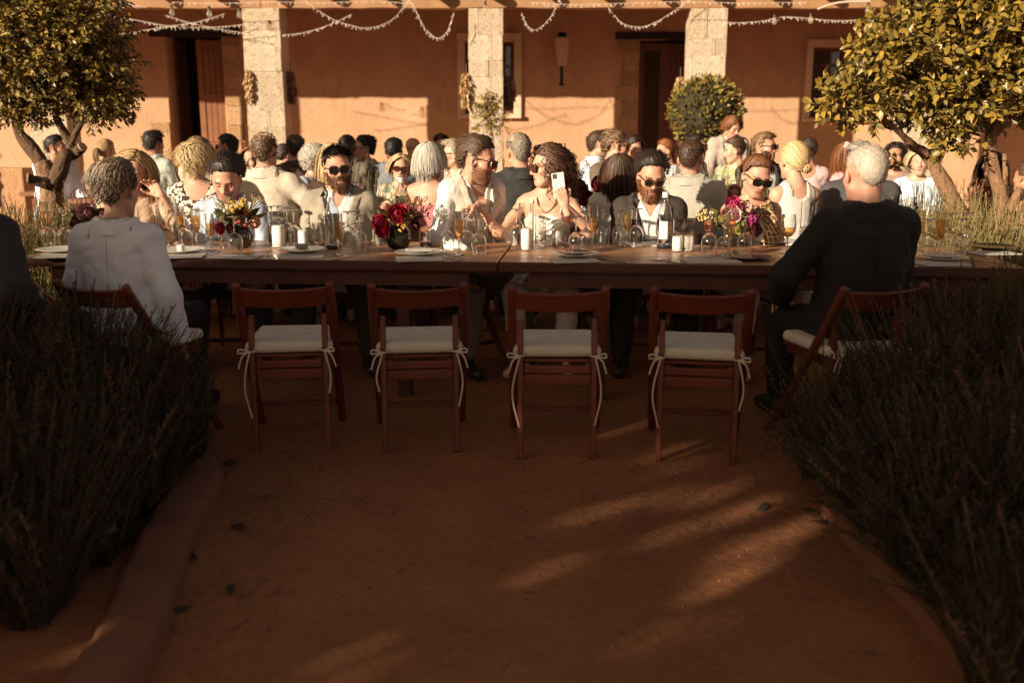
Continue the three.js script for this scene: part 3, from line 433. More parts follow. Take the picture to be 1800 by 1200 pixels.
// locks of hair combed over the skull, falling under their weight and pushed off head, neck and shoulders
const neckE = cone(V3(0, -0.03, -0.02), V3(0, -0.2, -0.045), 0.056, 0.06), faceE = ell(0, -0.04, 0.026, 0.064, 0.086, 0.066), skullE = ell(...SC, ...SK), shE = cone(V3(-0.16, -0.25, -0.05), V3(0.16, -0.25, -0.05), 0.075, 0.075);
const bodyE = (x, y, z) => min(skullE(x, y, z), neckE(x, y, z), faceE(x, y, z), shE(x, y, z));
function locks(o) {
  const r = rng(o.seed || 1), P = [], I = [], C = [], U = [], N = [], vary = o.vary ?? 0.6, W = o.width || 0.007, seg = o.seg || 6; let tries = 0;
  for (let k = 0; k < o.n && tries < o.n * 12; tries++) {
    const az = (r() * 2 - 1) * PI, sy = r() * 1.7 - 0.7, el = Math.asin(clamp(sy, -1, 1)); if (el < lineAt(az, o.up) - 0.05) continue;
    const n = V3(sin(az) * cos(el), sin(el), cos(az) * cos(el)); if (o.bald && n.y + 0.25 * n.z > 0.55 && r() < o.bald) continue; if (o.where && !o.where(n, r)) continue;
    k++; const p0 = onSkull(n, (o.thick ?? 0.012) * 0.7 + (o.top || 0) * 0.6 * sstep(0.2, 0.9, n.y)), len = o.len * (0.65 + 0.5 * r()) * (o.lenBy ? o.lenBy(n) : 1), step = len / seg;
    let d = n.clone().multiplyScalar(o.stand ?? 0.6).add(o.comb(n, r)).normalize(), p = p0.clone(); const ph = r() * 6.3, cr = o.curl || 0, shade = 1 - vary * 0.5 + vary * r(), hue = o.color2 && r() < (o.mix ?? 0.4) ? o.color2 : o.color, rows = [];
    const wv = V3(r() - 0.5, r() - 0.5, r() - 0.5);
    for (let s = 0; s <= seg; s++) {
      const g = bodyE(p.x, p.y, p.z), lim = (o.hug ?? 0.006 + (o.lift || 0) + 0.006 * shade) + 0.003 * shade; if (g < lim) { const e = 0.004, gr = V3(bodyE(p.x + e, p.y, p.z) - g, bodyE(p.x, p.y + e, p.z) - g, bodyE(p.x, p.y, p.z + e) - g).normalize(); p.addScaledVector(gr, lim - g); d.addScaledVector(gr, 0.35).normalize(); }
      if (p.z > (o.clear ?? 0.035) && abs(p.x) < 0.085 && p.y < 0.085 && o.len > 0.1) { const sg = p.x >= 0 ? 1 : -1; p.x += sg * (0.088 - abs(p.x)) * 0.5; p.z -= 0.014; d.x += sg * 0.35; d.z -= 0.25; d.normalize(); }
      const w = W * (1 - 0.75 * pow(s / seg, 2)), cx = cr ? cr * sin(ph + s * (o.turns || 1.7)) : 0, cz = cr ? cr * cos(ph + s * (o.turns || 1.7)) : 0;
      rows.push([p.clone().add(V3(cx, 0.3 * cr * sin(ph * 2 + s), cz)), w, d.clone()]);
      d.addScaledVector(V3(0, -1, 0), o.fall ?? 0.25).addScaledVector(wv, o.messy ?? 0.15); if (o.flow) d.add(o.flow(p)); d.normalize(); p = p.clone().addScaledVector(d, step);
    }
    const b0 = P.length / 3;
    rows.forEach(([q, w, dd], s) => { const out = V3(q.x - SC[0], (q.y - SC[1]) * 0.5, q.z - SC[2]).normalize(), sd = dd.clone().cross(out).normalize().multiplyScalar(w * 0.5), nb = out.clone(), up = out.multiplyScalar(w * 0.16), k2 = shade * (0.8 + 0.35 * s / seg); for (const [a, b] of [[-1, 0], [0, 1], [1, 0]]) { P.push(q.x + sd.x * a + up.x * b, q.y + sd.y * a + up.y * b, q.z + sd.z * a + up.z * b); C.push(...tone(hue, k2)); U.push(0, 0); const nn = nb.clone().addScaledVector(sd, a * 0.35 / (w * 0.5)).addScaledVector(wv, 0.35).normalize(); N.push(nn.x, nn.y, nn.z); } });
    for (let s = 0; s < seg; s++) for (let a = 0; a < 2; a++) { const i = b0 + s * 3 + a; I.push(i, i + 1, i + 3, i + 1, i + 4, i + 3); }
  }
  const gg = geom(P, I, U, C); gg.setAttribute('normal', new THREE.Float32BufferAttribute(N, 3)); return gg;
}
const back = (n) => V3(0, 0, 0), whorl = (n) => V3(n.x * 0.3, 0.15, -0.9).addScaledVector(n, -n.dot(V3(n.x * 0.3, 0.15, -0.9)));
const parted = (side) => (n) => n.z < -0.15 && n.y < 0.8 ? V3(n.x * 0.35, -0.8, -0.25) : V3((n.x - side > 0 ? 1 : -1) * 0.9, -0.4, -0.25), away = (n) => V3(0, -0.1, -1);
const HAIR = {                                                    // styles; each returns geometries in head space
  short: (c, s, q = {}) => [hairCap({ color: c, thick: 0.009, top: 0.012, rough: 0.006, seed: s, ...q }), locks({ n: q.n || 520, len: 0.034, seg: 3, width: 0.0055, color: c, seed: s, thick: 0.010, top: 0.012, stand: 0.25, fall: 0.12, hug: 0.008, comb: (n) => V3(0.5 * sin(s) + n.x * 0.3, n.y > 0.4 ? 0.1 : -0.5, n.y > 0.45 ? 0.75 : -0.75), messy: 0.3, lenBy: (n) => 0.45 + 0.8 * sstep(0.1, 0.8, n.y), ...q })],
  swept: (c, s, q = {}) => [hairCap({ color: c, thick: 0.011, top: 0.014, rough: 0.008, seed: s, ...q }), locks({ n: q.n || 520, len: 0.055, seg: 4, width: 0.006, color: c, seed: s, thick: 0.012, top: 0.016, stand: 0.16, fall: 0.14, hug: 0.01, comb: (n) => V3(n.x * 0.4 + 0.15, 0.2, -0.9), messy: 0.18, lenBy: (n) => 0.5 + 0.7 * sstep(0, 0.8, n.y), ...q })],
  buzz: (c, s, q = {}) => [hairCap({ color: c, thick: 0.004, rough: 0.0015, seed: s, ...q }), locks({ n: q.n || 420, len: 0.010, seg: 2, width: 0.0045, color: c, seed: s, thick: 0.004, stand: 0.25, fall: 0.3, hug: 0.001, vary: 0.35, comb: back, messy: 0.6, ...q })],
  bob: (c, s, q = {}) => [hairCap({ color: c, thick: 0.012, rough: 0.004, seed: s, ...q }), locks({ n: q.n || 420, len: 0.21, seg: 9, width: 0.006, vary: 0.4, color: c, seed: s, stand: 0.15, fall: 0.4, comb: parted(q.side ?? 0.015), messy: 0.05, lift: 0.008, where: (n) => n.z < 0.72 || n.y > 0.72, lenBy: (n) => 0.45 + 0.6 * max(0, n.y), ...q })],
  long: (c, s, q = {}) => [hairCap({ color: c, thick: 0.012, rough: 0.004, seed: s, ...q }), locks({ n: q.n || 460, len: 0.40, seg: 13, width: 0.006, vary: 0.45, color: c, seed: s, stand: 0.1, fall: 0.42, comb: parted(q.side ?? 0), messy: 0.06, lift: 0.006, where: (n) => n.z < 0.72 || n.y > 0.75, lenBy: (n) => 0.65 + 0.4 * max(0, n.y), ...q })],
  curly: (c, s, q = {}) => [hairCap({ color: c, thick: 0.022, rough: 0.016, seed: s, ...q }), locks({ n: q.n || 520, len: 0.30, seg: 16, width: 0.009, color: c, seed: s, stand: 0.6, fall: 0.62, comb: parted(q.side ?? 0.02), messy: 0.16, curl: 0.021, turns: 1.15, lift: 0.012, where: (n) => n.z < 0.45 || n.y > 0.78, lenBy: (n) => 0.6 + 0.5 * max(0, n.y), ...q })],
  waves: (c, s, q = {}) => [hairCap({ color: c, thick: 0.024, sides: 0.01, rough: 0.014, seed: s, ...q }), locks({ n: q.n || 560, len: 0.15, seg: 8, width: 0.007, color: c, seed: s, thick: 0.022, stand: 0.55, fall: 0.3, comb: parted(0.01), messy: 0.2, curl: 0.010, turns: 0.95, lift: 0.014, where: (n) => n.z < 0.72 || n.y > 0.7, lenBy: (n) => 0.55 + 0.6 * max(0, n.y), ...q })],
  updo: (c, s, q = {}) => { const b = V3(...(q.bun || [0, 0.03, -0.125])); return [hairCap({ color: c, thick: 0.009, rough: 0.003, seed: s, ...q }), locks({ n: q.n || 380, len: 0.15, seg: 7, width: 0.006, color: c, seed: s, thick: 0.01, stand: 0.02, fall: 0, comb: (n) => b.clone().sub(onSkull(n, 0)).normalize(), flow: (p) => b.clone().sub(p).normalize().multiplyScalar(0.5), messy: 0.05, lift: 0.003, lenBy: (n) => 0.3 + 0.45 * (1 - n.dot(b.clone().normalize())), ...q }), bunGeo(b, q.r || 0.042, c, s)]; },
  tail: (c, s, q = {}) => [...HAIR.updo(c, s, { bun: [0, 0.045, -0.115], r: 0.022, ...q }), tailGeo(V3(0, 0.045, -0.125), c, s, q.tl || 0.2)],
};
function bunGeo(b, R, c, s) { const r = rng(s + 77), L = []; const g = new THREE.IcosahedronGeometry(R * 0.85, 3), p = g.attributes.position, C = []; for (let i = 0; i < p.count; i++) { const v = V3(p.getX(i), p.getY(i), p.getZ(i)).multiplyScalar(1 + 0.16 * noise(p.getX(i) * 60, p.getY(i) * 60, p.getZ(i) * 60)); p.setXYZ(i, v.x + b.x, v.y + b.y, v.z + b.z); C.push(...tone(c, 0.7)); } g.setAttribute('color', new THREE.Float32BufferAttribute(C, 3)); g.computeVertexNormals(); L.push(g);
  for (let i = 0; i < 26; i++) { const ax = V3(r() - 0.5, r() - 0.5, r() - 0.5).normalize(), u = V3(0.3, 1, 0.2).cross(ax).normalize(), v = ax.clone().cross(u), h = (r() - 0.5) * R, pts = []; for (let k = 0; k <= 5; k++) { const t = k / 5 * 3.6 + r(); pts.push(b.clone().addScaledVector(ax, h).addScaledVector(u, cos(t) * sqrt(R * R - h * h)).addScaledVector(v, sin(t) * sqrt(R * R - h * h))); } const t = tube(pts, 0.004, 10, 4); t.setAttribute('color', new THREE.Float32BufferAttribute(new Array(t.attributes.position.count).fill(tone(c, 0.7 + 0.6 * r())).flat(), 3)); L.push(t); } return merge(L); }
function tailGeo(b, c, s, len) { const r = rng(s + 5), L = []; for (let i = 0; i < 46; i++) { const a = r() * 6.3, w = 0.03 * sqrt(r()), pts = [b.clone()]; for (let k = 1; k <= 4; k++) { const t = k / 4; pts.push(b.clone().add(V3(cos(a) * w * sin(t * 2.4) * 1.3 + 0.004 * (r() - 0.5), -len * (0.8 + 0.3 * r()) * t * t - 0.02 * t, -0.05 * sin(t * 2.6) + sin(a) * w * t))); } const t = tube(pts, 0.0045, 8, 4); t.setAttribute('color', new THREE.Float32BufferAttribute(new Array(t.attributes.position.count).fill(tone(c, 0.6 + 0.7 * r())).flat(), 3)); L.push(t); } return merge(L); }
function beardGeo(w, c, o = {}) {                                   // bristles rooted on the jaw, chin and upper lip
  const f = HF[w], r = rng(o.seed || 9), P = [], I = [], C = [], U = []; let k = 0, tries = 0; const N = o.n || 700;
  while (k < N && tries++ < N * 10) {
    const az = (r() * 2 - 1) * 1.75, y = -0.125 + 0.115 * r(), lim = abs(az) < 0.5 ? -0.042 : lerp(-0.045, 0.0, (abs(az) - 0.5) / 1.2); if (y > lim) continue;
    const dx = sin(az), dz = cos(az); let t = 0.16, ok = false; for (let i = 0; i < 40; i++) { const d = f(dx * t, y, 0.005 + dz * t); if (d < 0.001) { ok = true; break; } t -= max(d * 0.8, 0.0008); if (t < 0) break; } if (!ok) continue;
    const p = V3(dx * t, y, 0.005 + dz * t); if (abs(p.x) < 0.024 && p.y > -0.079 && p.y < -0.0545) continue;
    const e = 0.003, n = V3(f(p.x + e, p.y, p.z) - f(p.x - e, p.y, p.z), f(p.x, p.y + e, p.z) - f(p.x, p.y - e, p.z), f(p.x, p.y, p.z + e) - f(p.x, p.y, p.z - e)).normalize();
    const chin = sstep(-0.06, -0.105, p.y) * sstep(1.3, 0.4, abs(az)), L = (o.len || 0.018) * (0.45 + 0.75 * chin + 0.35 * r()), d = n.clone().multiplyScalar(0.55).add(V3(0.25 * (r() - 0.5), -0.75, 0.1)).normalize(), sd = d.clone().cross(n).normalize().multiplyScalar(0.0035), b = P.length / 3, sh = 0.55 + 0.8 * r();
    p.addScaledVector(n, -0.002); for (const s of [-1, 1]) P.push(p.x + sd.x * s, p.y + sd.y * s, p.z + sd.z * s); const m = p.clone().addScaledVector(d, L * 0.6).addScaledVector(n, 0.002), q = p.clone().addScaledVector(d, L); for (const s of [-1, 1]) P.push(m.x + sd.x * s * 0.8, m.y + sd.y * s * 0.8, m.z + sd.z * s * 0.8); P.push(q.x, q.y - 0.002, q.z);
    for (let i = 0; i < 5; i++) { C.push(...tone(c, sh)); U.push(0, 0); } I.push(b, b + 1, b + 2, b + 2, b + 1, b + 3, b + 2, b + 3, b + 4); k++;
  }
  return geom(P, I, U, C);
}
const HAIRM = new THREE.MeshStandardMaterial({ vertexColors: true, roughness: 0.55, side: THREE.DoubleSide });
const SKINM = new THREE.MeshPhysicalMaterial({ vertexColors: true, roughness: 0.52, side: THREE.DoubleSide });
const LENSM = new THREE.MeshPhysicalMaterial({ color: rgb(0.012, 0.010, 0.009), roughness: 0.15, specularIntensity: 0.5 }), LENSB = new THREE.MeshPhysicalMaterial({ color: rgb(0.07, 0.018, 0.012), roughness: 0.12, specularIntensity: 0.7 }), FRAMEM = M([0.015, 0.01, 0.008], 0.3), TORT = M([0.09, 0.035, 0.015], 0.3), STEEL = M([0.55, 0.5, 0.45], 0.25, { metalness: 1 });
function sunglasses(parent, s, o = {}) {
  const g = new THREE.Group(); g.name = o.clear ? 'glasses' : 'sunglasses'; parent.add(g); const w = o.w || 0.026, h = o.h || 0.02, lensS = new THREE.Shape(), fm = o.tort ? TORT : FRAMEM;
  const outline = (k) => { const q = new THREE.Shape(); for (let i = 0; i < 28; i++) { const a = i / 28 * 2 * PI, e = o.round ? 1 : 0.62, X = Math.sign(cos(a)) * pow(abs(cos(a)), e) * (w + k), Y = Math.sign(sin(a)) * pow(abs(sin(a)), e) * (h + k) - (sin(a) < 0 ? 0.002 * abs(cos(a)) : -0.0015 * abs(cos(a))); i ? q.lineTo(X, Y) : q.moveTo(X, Y); } q.closePath(); return q; };
  const fr = outline(0.0042); fr.holes.push(new THREE.Path(outline(-0.001).getPoints(1)));
  for (const sgn of [-1, 1]) {
    part('lens', new THREE.ExtrudeGeometry(outline(0), { depth: 0.0015, bevelEnabled: false }).rotateY(sgn * 0.16).translate(sgn * 0.0325, 0.0, 0.1005), o.clear ? GLASS.clear : o.brown ? LENSB : LENSM, g);
    part('rim', new THREE.ExtrudeGeometry(fr, { depth: 0.004, bevelEnabled: true, bevelSize: 0.0008, bevelThickness: 0.0008, bevelSegments: 1 }).translate(0, 0, -0.002).rotateY(sgn * 0.16).translate(sgn * 0.0325, 0, 0.1005), fm, g);
    part('temple', new THREE.TubeGeometry(new THREE.CatmullRomCurve3([V3(sgn * 0.061, 0.012, 0.095), V3(sgn * 0.076, 0.013, 0.06), V3(sgn * 0.083, 0.012, 0.01), V3(sgn * 0.083, -0.006, -0.018)]), 12, 0.003, 5), fm, g);
  }
  part('bridge', tube([[-0.009, 0.005, 0.104], [0, 0.009, 0.109], [0.009, 0.005, 0.104]], 0.0032, 6, 5), fm, g);
  g.position.set(0, 0.003, 0.004); return g;
}
const GLASS = { clear: new THREE.MeshPhysicalMaterial({ color: 0xffffff, roughness: 0.02, transmission: 1, thickness: 0, ior: 1.5, side: THREE.DoubleSide }) };
const cloths = {};
function cloth(c, map, o = {}) { const k = JSON.stringify([c, map ? map.uuid : 0, o]); return cloths[k] ??= new THREE.MeshPhysicalMaterial({ color: map && map !== T.mottle ? 0xffffff : rgb(...c), roughness: 0.88, map: map || T.mottle, bumpMap: T.weave, bumpScale: 0.0012, sheen: c && c[0] < 0.08 ? 0.02 : 0.2, sheenRoughness: 0.6, side: THREE.DoubleSide, ...o }); }
const SKIN = { fair: [0.60, 0.345, 0.235], tan: [0.47, 0.235, 0.14], ruddy: [0.56, 0.285, 0.19], pale: [0.63, 0.40, 0.29], brown: [0.20, 0.095, 0.055] };
const H = { black: [0.012, 0.008, 0.006], dark: [0.028, 0.015, 0.009], brown: [0.075, 0.036, 0.018], chestnut: [0.10, 0.042, 0.02], auburn: [0.22, 0.075, 0.025], sandy: [0.26, 0.15, 0.07], blonde: [0.50, 0.33, 0.15], pale: [0.62, 0.47, 0.27], grey: [0.33, 0.29, 0.24], silver: [0.50, 0.46, 0.40], white: [0.62, 0.56, 0.48], ginger: [0.24, 0.085, 0.03] };
const lerpTab = (tab, y, k) => { if (y <= tab[0][0]) return tab[0][k]; for (let i = 0; i + 1 < tab.length; i++) if (y <= tab[i + 1][0]) { const t = (y - tab[i][0]) / (tab[i + 1][0] - tab[i][0]); return lerp(tab[i][k], tab[i + 1][k], t * t * (3 - 2 * t)); } return tab[tab.length - 1][k]; };
const MAN = [[-0.16, 0.14, 0.11, 0], [-0.05, 0.172, 0.125, -0.01], [0.12, 0.165, 0.122, 0], [0.34, 0.155, 0.115, 0.005], [0.62, 0.172, 0.122, 0.004], [0.8, 0.168, 0.112, -0.004], [0.9, 0.135, 0.084, -0.012], [1.02, 0.062, 0.056, -0.018]];
const WOMAN = [[-0.16, 0.145, 0.11, 0], [-0.05, 0.178, 0.125, -0.012], [0.12, 0.162, 0.115, 0], [0.36, 0.124, 0.092, 0.002], [0.62, 0.138, 0.1, 0.006], [0.8, 0.138, 0.09, -0.002], [0.9, 0.112, 0.07, -0.012], [1.02, 0.05, 0.046, -0.018]];
function mirrorX(g) { const m = g.clone().applyMatrix4(new THREE.Matrix4().makeScale(-1, 1, 1)), ix = m.index.array; for (let i = 0; i < ix.length; i += 3) { const t = ix[i]; ix[i] = ix[i + 1]; ix[i + 1] = t; } m.computeVertexNormals(); return m; }
function person(o) {
  const far = o.d > 6.4, w = o.w ? 1 : 0, hs = (o.hs || (w ? 0.95 : 1.0)) * (far ? 0.95 : 1), skin = SKIN[o.skin || 'fair'], lean = o.lean || 0, roll = o.roll || 0, wide = o.wide || 1;
  const Hw = at(o.x, o.y, o.d), hl = 0.4 * lean, neckL = (o.neckL ?? (w ? 0.14 : 0.132)) * hs + 0.01;
  let hipY = o.stand ? 0.92 : 0.555, t = (Hw.y - hipY - neckL * cos(hl)) / cos(lean); const tc = clamp(t, w ? 0.44 : 0.47, w ? 0.56 : 0.6); hipY += (t - tc) * cos(lean); t = tc;
  const U = V3(sin(roll), cos(lean) * cos(roll), sin(lean)).normalize(), tw = o.twist || 0, R = V3(cos(tw), 0, -sin(tw)).addScaledVector(U, -V3(cos(tw), 0, -sin(tw)).dot(U)).normalize(), Fw = R.clone().cross(U).normalize();
  const hip = V3(0, hipY, 0), TP = (x, y, z) => hip.clone().addScaledVector(R, x).addScaledVector(U, y * t).addScaledVector(Fw, z);
  const head = TP(0, 1, 0).add(V3(sin(roll) * 0.1, cos(hl) * neckL, sin(hl) * neckL + 0.03));
  const root = thing('person', o.label, 'person', V3(), o.yaw || 0); const c = cos(root.rotation.y), s = sin(root.rotation.y);
  root.position.set(Hw.x - (head.x * c + head.z * s), 0, Hw.z - (-head.x * s + head.z * c));
  const hq = new THREE.Quaternion().setFromEuler(new THREE.Euler(o.hp || 0, o.hy || 0, o.hr || 0, 'YXZ')), hv = V3(hs * (1 + 0.04 * sin(o.x * 1.3)), hs * (1 + 0.035 * cos(o.x * 2.1)), hs), HM = new THREE.Matrix4().compose(head, hq, hv), inHead = (v) => v.clone().applyMatrix4(HM);
  // fields
  const tab = w ? WOMAN : MAN, torso = (off) => (x, y, z) => {
    x -= hip.x; y -= hip.y; z -= hip.z; const X = (x * R.x + y * R.y + z * R.z) / wide, Y = (x * U.x + y * U.y + z * U.z) / t, Z = (x * Fw.x + y * Fw.y + z * Fw.z), a = lerpTab(tab, Y, 1) + off, b = (lerpTab(tab, Y, 2) + (o.belly || 0) * exp(-pow((Y - 0.28) / 0.25, 2))) * (0.5 + 0.5 * wide) + off, zc = lerpTab(tab, Y, 3) + (o.belly || 0) * 0.4 * exp(-pow((Y - 0.28) / 0.25, 2));
    const q = pow(pow(abs(X) / a, 2.4) + pow(abs(Z - zc) / b, 2.4), 1 / 2.4), d = (q - 1) * min(a, b) * 0.92, e = max((Y - 1.02) * t, (-0.16 - Y) * t) - off; return smin2(d, e);
  };
  const smin2 = (d, e) => -smin(-d, -e, 0.05), sw = (w ? 0.136 : 0.16) * wide, Sh = [1, -1].map((k) => TP(k * sw, w ? 0.865 : 0.87, -0.014)), arms = [];
  const defW = o.stand ? [0.24, -0.5, 0.1] : [0.17, -0.33, 0.30];
  for (let i = 0; i < 2; i++) {
    const k = i ? -1 : 1, spec = (i ? o.right : o.left) || {}, mid = TP(0, 0.87, 0), wd = spec.w ? V3(...spec.w) : V3(k * defW[0], defW[1], defW[2]), la = (w ? 0.27 : 0.29), lb = (w ? 0.235 : 0.255);
    let W = mid.clone().add(wd), v = W.clone().sub(Sh[i]), L = v.length(); if (L > (la + lb) * 0.985) { v.multiplyScalar((la + lb) * 0.985 / L); L = v.length(); W = Sh[i].clone().add(v); }
    const dv = v.clone().normalize(), a = (la * la - lb * lb + L * L) / (2 * L), hh = sqrt(max(0, la * la - a * a)), hint = V3(...(spec.e || [k * 0.3, -1, -0.6])), pr = hint.addScaledVector(dv, -hint.dot(dv)).normalize(), E = Sh[i].clone().addScaledVector(dv, a).addScaledVector(pr, hh);
    arms.push({ S: Sh[i], E, W, spec, k });
  }
  const m = w ? 0.84 : 1, armF = (A, off, cut = 1) => { const W2 = A.E.clone().lerp(A.W, cut); return union([cone(A.S, A.E, (0.049 * m * (0.6 + 0.4 * wide)) + off, 0.040 * m + off), cone(A.E, W2, 0.042 * m + off, lerp(0.042, 0.028, cut) * m + off * 1.1), cone(A.S, A.S.clone().addScaledVector(R, -A.k * 0.05), 0.050 * m + off * 0.9, 0.05 * m + off * 0.9)], 0.03); };
  const neckTop = inHead(V3(0, -0.05, -0.022)), neckB = TP(0, 0.97, -0.02), trap = (off) => union([cone(neckB.clone().lerp(neckTop, 0.25), Sh[0], 0.045 * m + off * 0.6, 0.045 * m + off), cone(neckB.clone().lerp(neckTop, 0.25), Sh[1], 0.045 * m + off * 0.6, 0.045 * m + off)], 0.02);
  const legs = [1, -1].map((k) => { const spread = o.spread ?? (w ? 0.07 : 0.11), h0 = V3(k * 0.09, hipY - 0.03, 0.0), kn = o.stand ? V3(k * 0.1, 0.5, 0.03) : V3(k * (0.08 + spread), 0.50, 0.42), an = o.stand ? V3(k * 0.11, 0.09, 0) : V3(k * (0.08 + spread), 0.1, 0.37 + (o.foot || 0)), toe = an.clone().add(V3(k * 0.03, -0.055, 0.16)); return { h0, kn, an, toe }; });
  const legF = (off) => union(legs.flatMap((g) => [cone(g.h0, g.kn, 0.085 * (w ? 0.96 : 1) + off, 0.057 * m + off), cone(g.kn, g.an, 0.056 * m + off, 0.036 * m + off)]), 0.02);
  const bust = w ? union([-1, 1].map((k) => { const p = TP(k * 0.062, 0.66, 0.082); return ell(p.x, p.y, p.z, 0.055, 0.055, 0.05); }), 0.03) : null;
  const tb = torso(0), a0 = armF(arms[0], 0), a1 = armF(arms[1], 0), tr0 = trap(0), nk = cone(neckB, neckTop, (w ? 0.047 : 0.056), (w ? 0.042 : 0.05)), lf = legF(0), feet = union(legs.map((g) => cone(g.an.clone().add(V3(0, -0.055, -0.02)), g.toe, 0.036, 0.03)), 0.01);
  const bodyF = (x, y, z) => { let d = tb(x, y, z); d = smin(d, tr0(x, y, z), 0.05); if (bust) d = smin(d, bust(x, y, z), 0.04); d = smin(d, a0(x, y, z), 0.03); d = smin(d, a1(x, y, z), 0.03); d = smin(d, nk(x, y, z), 0.035); d = smin(d, lf(x, y, z), 0.04); return smin(d, feet(x, y, z), 0.02); };
  const bb = (pad) => { const lo = [1e9, 1e9, 1e9], hi = [-1e9, -1e9, -1e9]; for (const p of [hip.clone().add(V3(-0.2, -0.1, -0.16)), hip.clone().add(V3(0.2, 0, 0.16)), ...arms.flatMap((A) => [A.S, A.E, A.W]), ...legs.flatMap((g) => [g.kn, g.an, g.toe]), TP(0.2, 1, 0.13), TP(-0.2, 1, -0.13), TP(0.2, 0.4, 0.16), TP(-0.2, 0.4, -0.16), neckTop]) { p.toArray().forEach((v, i) => { lo[i] = min(lo[i], v - pad); hi[i] = max(hi[i], v + pad); }); } return [lo, hi]; };
  const [lo, hi] = bb(0.1), cell = far ? 0.018 : 0.0115, gc = far ? 0.0112 : (o.fine || 0.0085); lo[1] = max(lo[1], 0.0);
  const tint = (x, y, z) => tone(skin, 1 + 0.06 * noise(x * 22, y * 22, z * 22));
  const bodyParts = [nets(bodyF, lo, hi, cell, tint)];
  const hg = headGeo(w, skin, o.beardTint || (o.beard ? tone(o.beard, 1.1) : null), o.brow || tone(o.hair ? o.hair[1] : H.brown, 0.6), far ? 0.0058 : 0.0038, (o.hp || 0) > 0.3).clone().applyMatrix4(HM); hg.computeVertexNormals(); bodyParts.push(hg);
  for (const A of arms) {
    const [cu, sp, th] = CURL[A.spec.hand || 'rest'], g0 = handGeo(cu, sp, th, far ? 0.006 : 0.0042, skin), z = (A.spec.dir ? V3(...A.spec.dir) : A.W.clone().sub(A.E)).normalize(), up = A.spec.up ? V3(...A.spec.up) : V3(0, 1, 0.001), x = up.clone().cross(z).normalize(), y = z.clone().cross(x), g = (A.k > 0 ? mirrorX(g0) : g0.clone()); const q = (w ? 0.9 : 1);
    g.applyMatrix4(new THREE.Matrix4().makeBasis(x, y, z).scale(V3(q, q, q)).setPosition(A.W)); g.computeVertexNormals(); bodyParts.push(g); A.z = z; A.y = y; A.x = x;
  }
  part('body', bodyParts, SKINM, root);
  // clothes
  const seed = (o.x * 7.3 + o.d * 3) % 50, fold = (x, y, z, a) => { const u = noise(x * 5 + seed, y * 5, z * 5) * 0.8, e = 0.45 - abs(noise(x * 11 + y * 7 + u, y * 9 - x * 4 + seed, z * 10)) * 2.2, g = 0.35 - abs(noise(x * 20 - y * 14, y * 12 + u * 2, z * 18 + seed)) * 2; return a * (1.1 * u + 0.75 * e + 0.35 * g); };
  const local = (x, y, z) => { x -= hip.x; y -= hip.y; z -= hip.z; return [x * R.x + y * R.y + z * R.z, (x * U.x + y * U.y + z * U.z) / t, x * Fw.x + y * Fw.y + z * Fw.z]; };
  const nhole = (r, low) => cone(neckB.clone().addScaledVector(neckTop.clone().sub(neckB), low ?? -0.35), neckB.clone().lerp(neckTop, 1.6), r, r);
  function garment(name, off, mat, q = {}) {
    const tf = torso(off), trp = trap(off), af = q.sleeve === 0 ? null : arms.map((A) => armF(A, off + (q.ease || 0), q.sleeve ?? 0.93)), hole = nhole(q.neck ?? 0.066, q.low), lf2 = q.skirt ? legF(off + 0.012) : null, hem = q.hem ?? -0.1, amp = q.amp ?? 0.0055;
    const bu = bust && union([-1, 1].map((k) => { const p = TP(k * 0.062, 0.66, 0.082); return ell(p.x, p.y, p.z, 0.055 + off, 0.055 + off, 0.05 + off); }), 0.05);
    const f = (x, y, z) => {
      let d = tf(x, y, z); if (!q.bare) d = smin(d, trp(x, y, z), 0.05); if (bu) d = smin(d, bu(x, y, z), 0.05); if (af) { d = smin(d, af[0](x, y, z), 0.018); d = smin(d, af[1](x, y, z), 0.018); } if (lf2) d = smin(d, lf2(x, y, z), 0.05);
      if (d > 0.08) return d; d += fold(x, y, z, amp); const [X, Y, Z] = local(x, y, z); let cut = -hole(x, y, z);
      if (lf2) cut = max(cut, 0.28 - y); else cut = max(cut, (hem - Y) * t);
      if (q.vneck && Z > -0.02) { const hw = q.vneck[1] * (Y - q.vneck[0]) / (1 - q.vneck[0]); if (Y > q.vneck[0]) cut = max(cut, (hw - abs(X)) * 0.8); else if (q.open) cut = max(cut, q.open * (q.vneck[0] - Y) - abs(X)); }
      if (q.bare) cut = max(cut, Z > 0 ? (Y - q.bare[0] - (q.bare[2] || 0) * X * X) * t : (Y - q.bare[1]) * t);
      if (q.arm) cut = max(cut, abs(X) + 0.25 * (Y - 0.9) * t - q.arm); if (q.clip) cut = max(cut, q.clip(X, Y, Z));
      return max(d, cut);
    };
    f.raw = (x, y, z) => smin(tf(x, y, z), trp(x, y, z), 0.05) + fold(x, y, z, amp);
    part(name, nets(f, lo, hi, gc), mat, root); if (name === 'jacket') root.userData.gf = f; return f;
  }
  const project = (f, X, Y, lift, z0 = 0.34) => { let Z = z0; for (let i = 0; i < 60; i++) { const p = TP(X, Y, Z), d = f(p.x, p.y, p.z); if (d < 0.002) break; Z -= max(0.002, d * 0.7); if (Z < -0.05) break; } return TP(X, Y, Z + lift); };
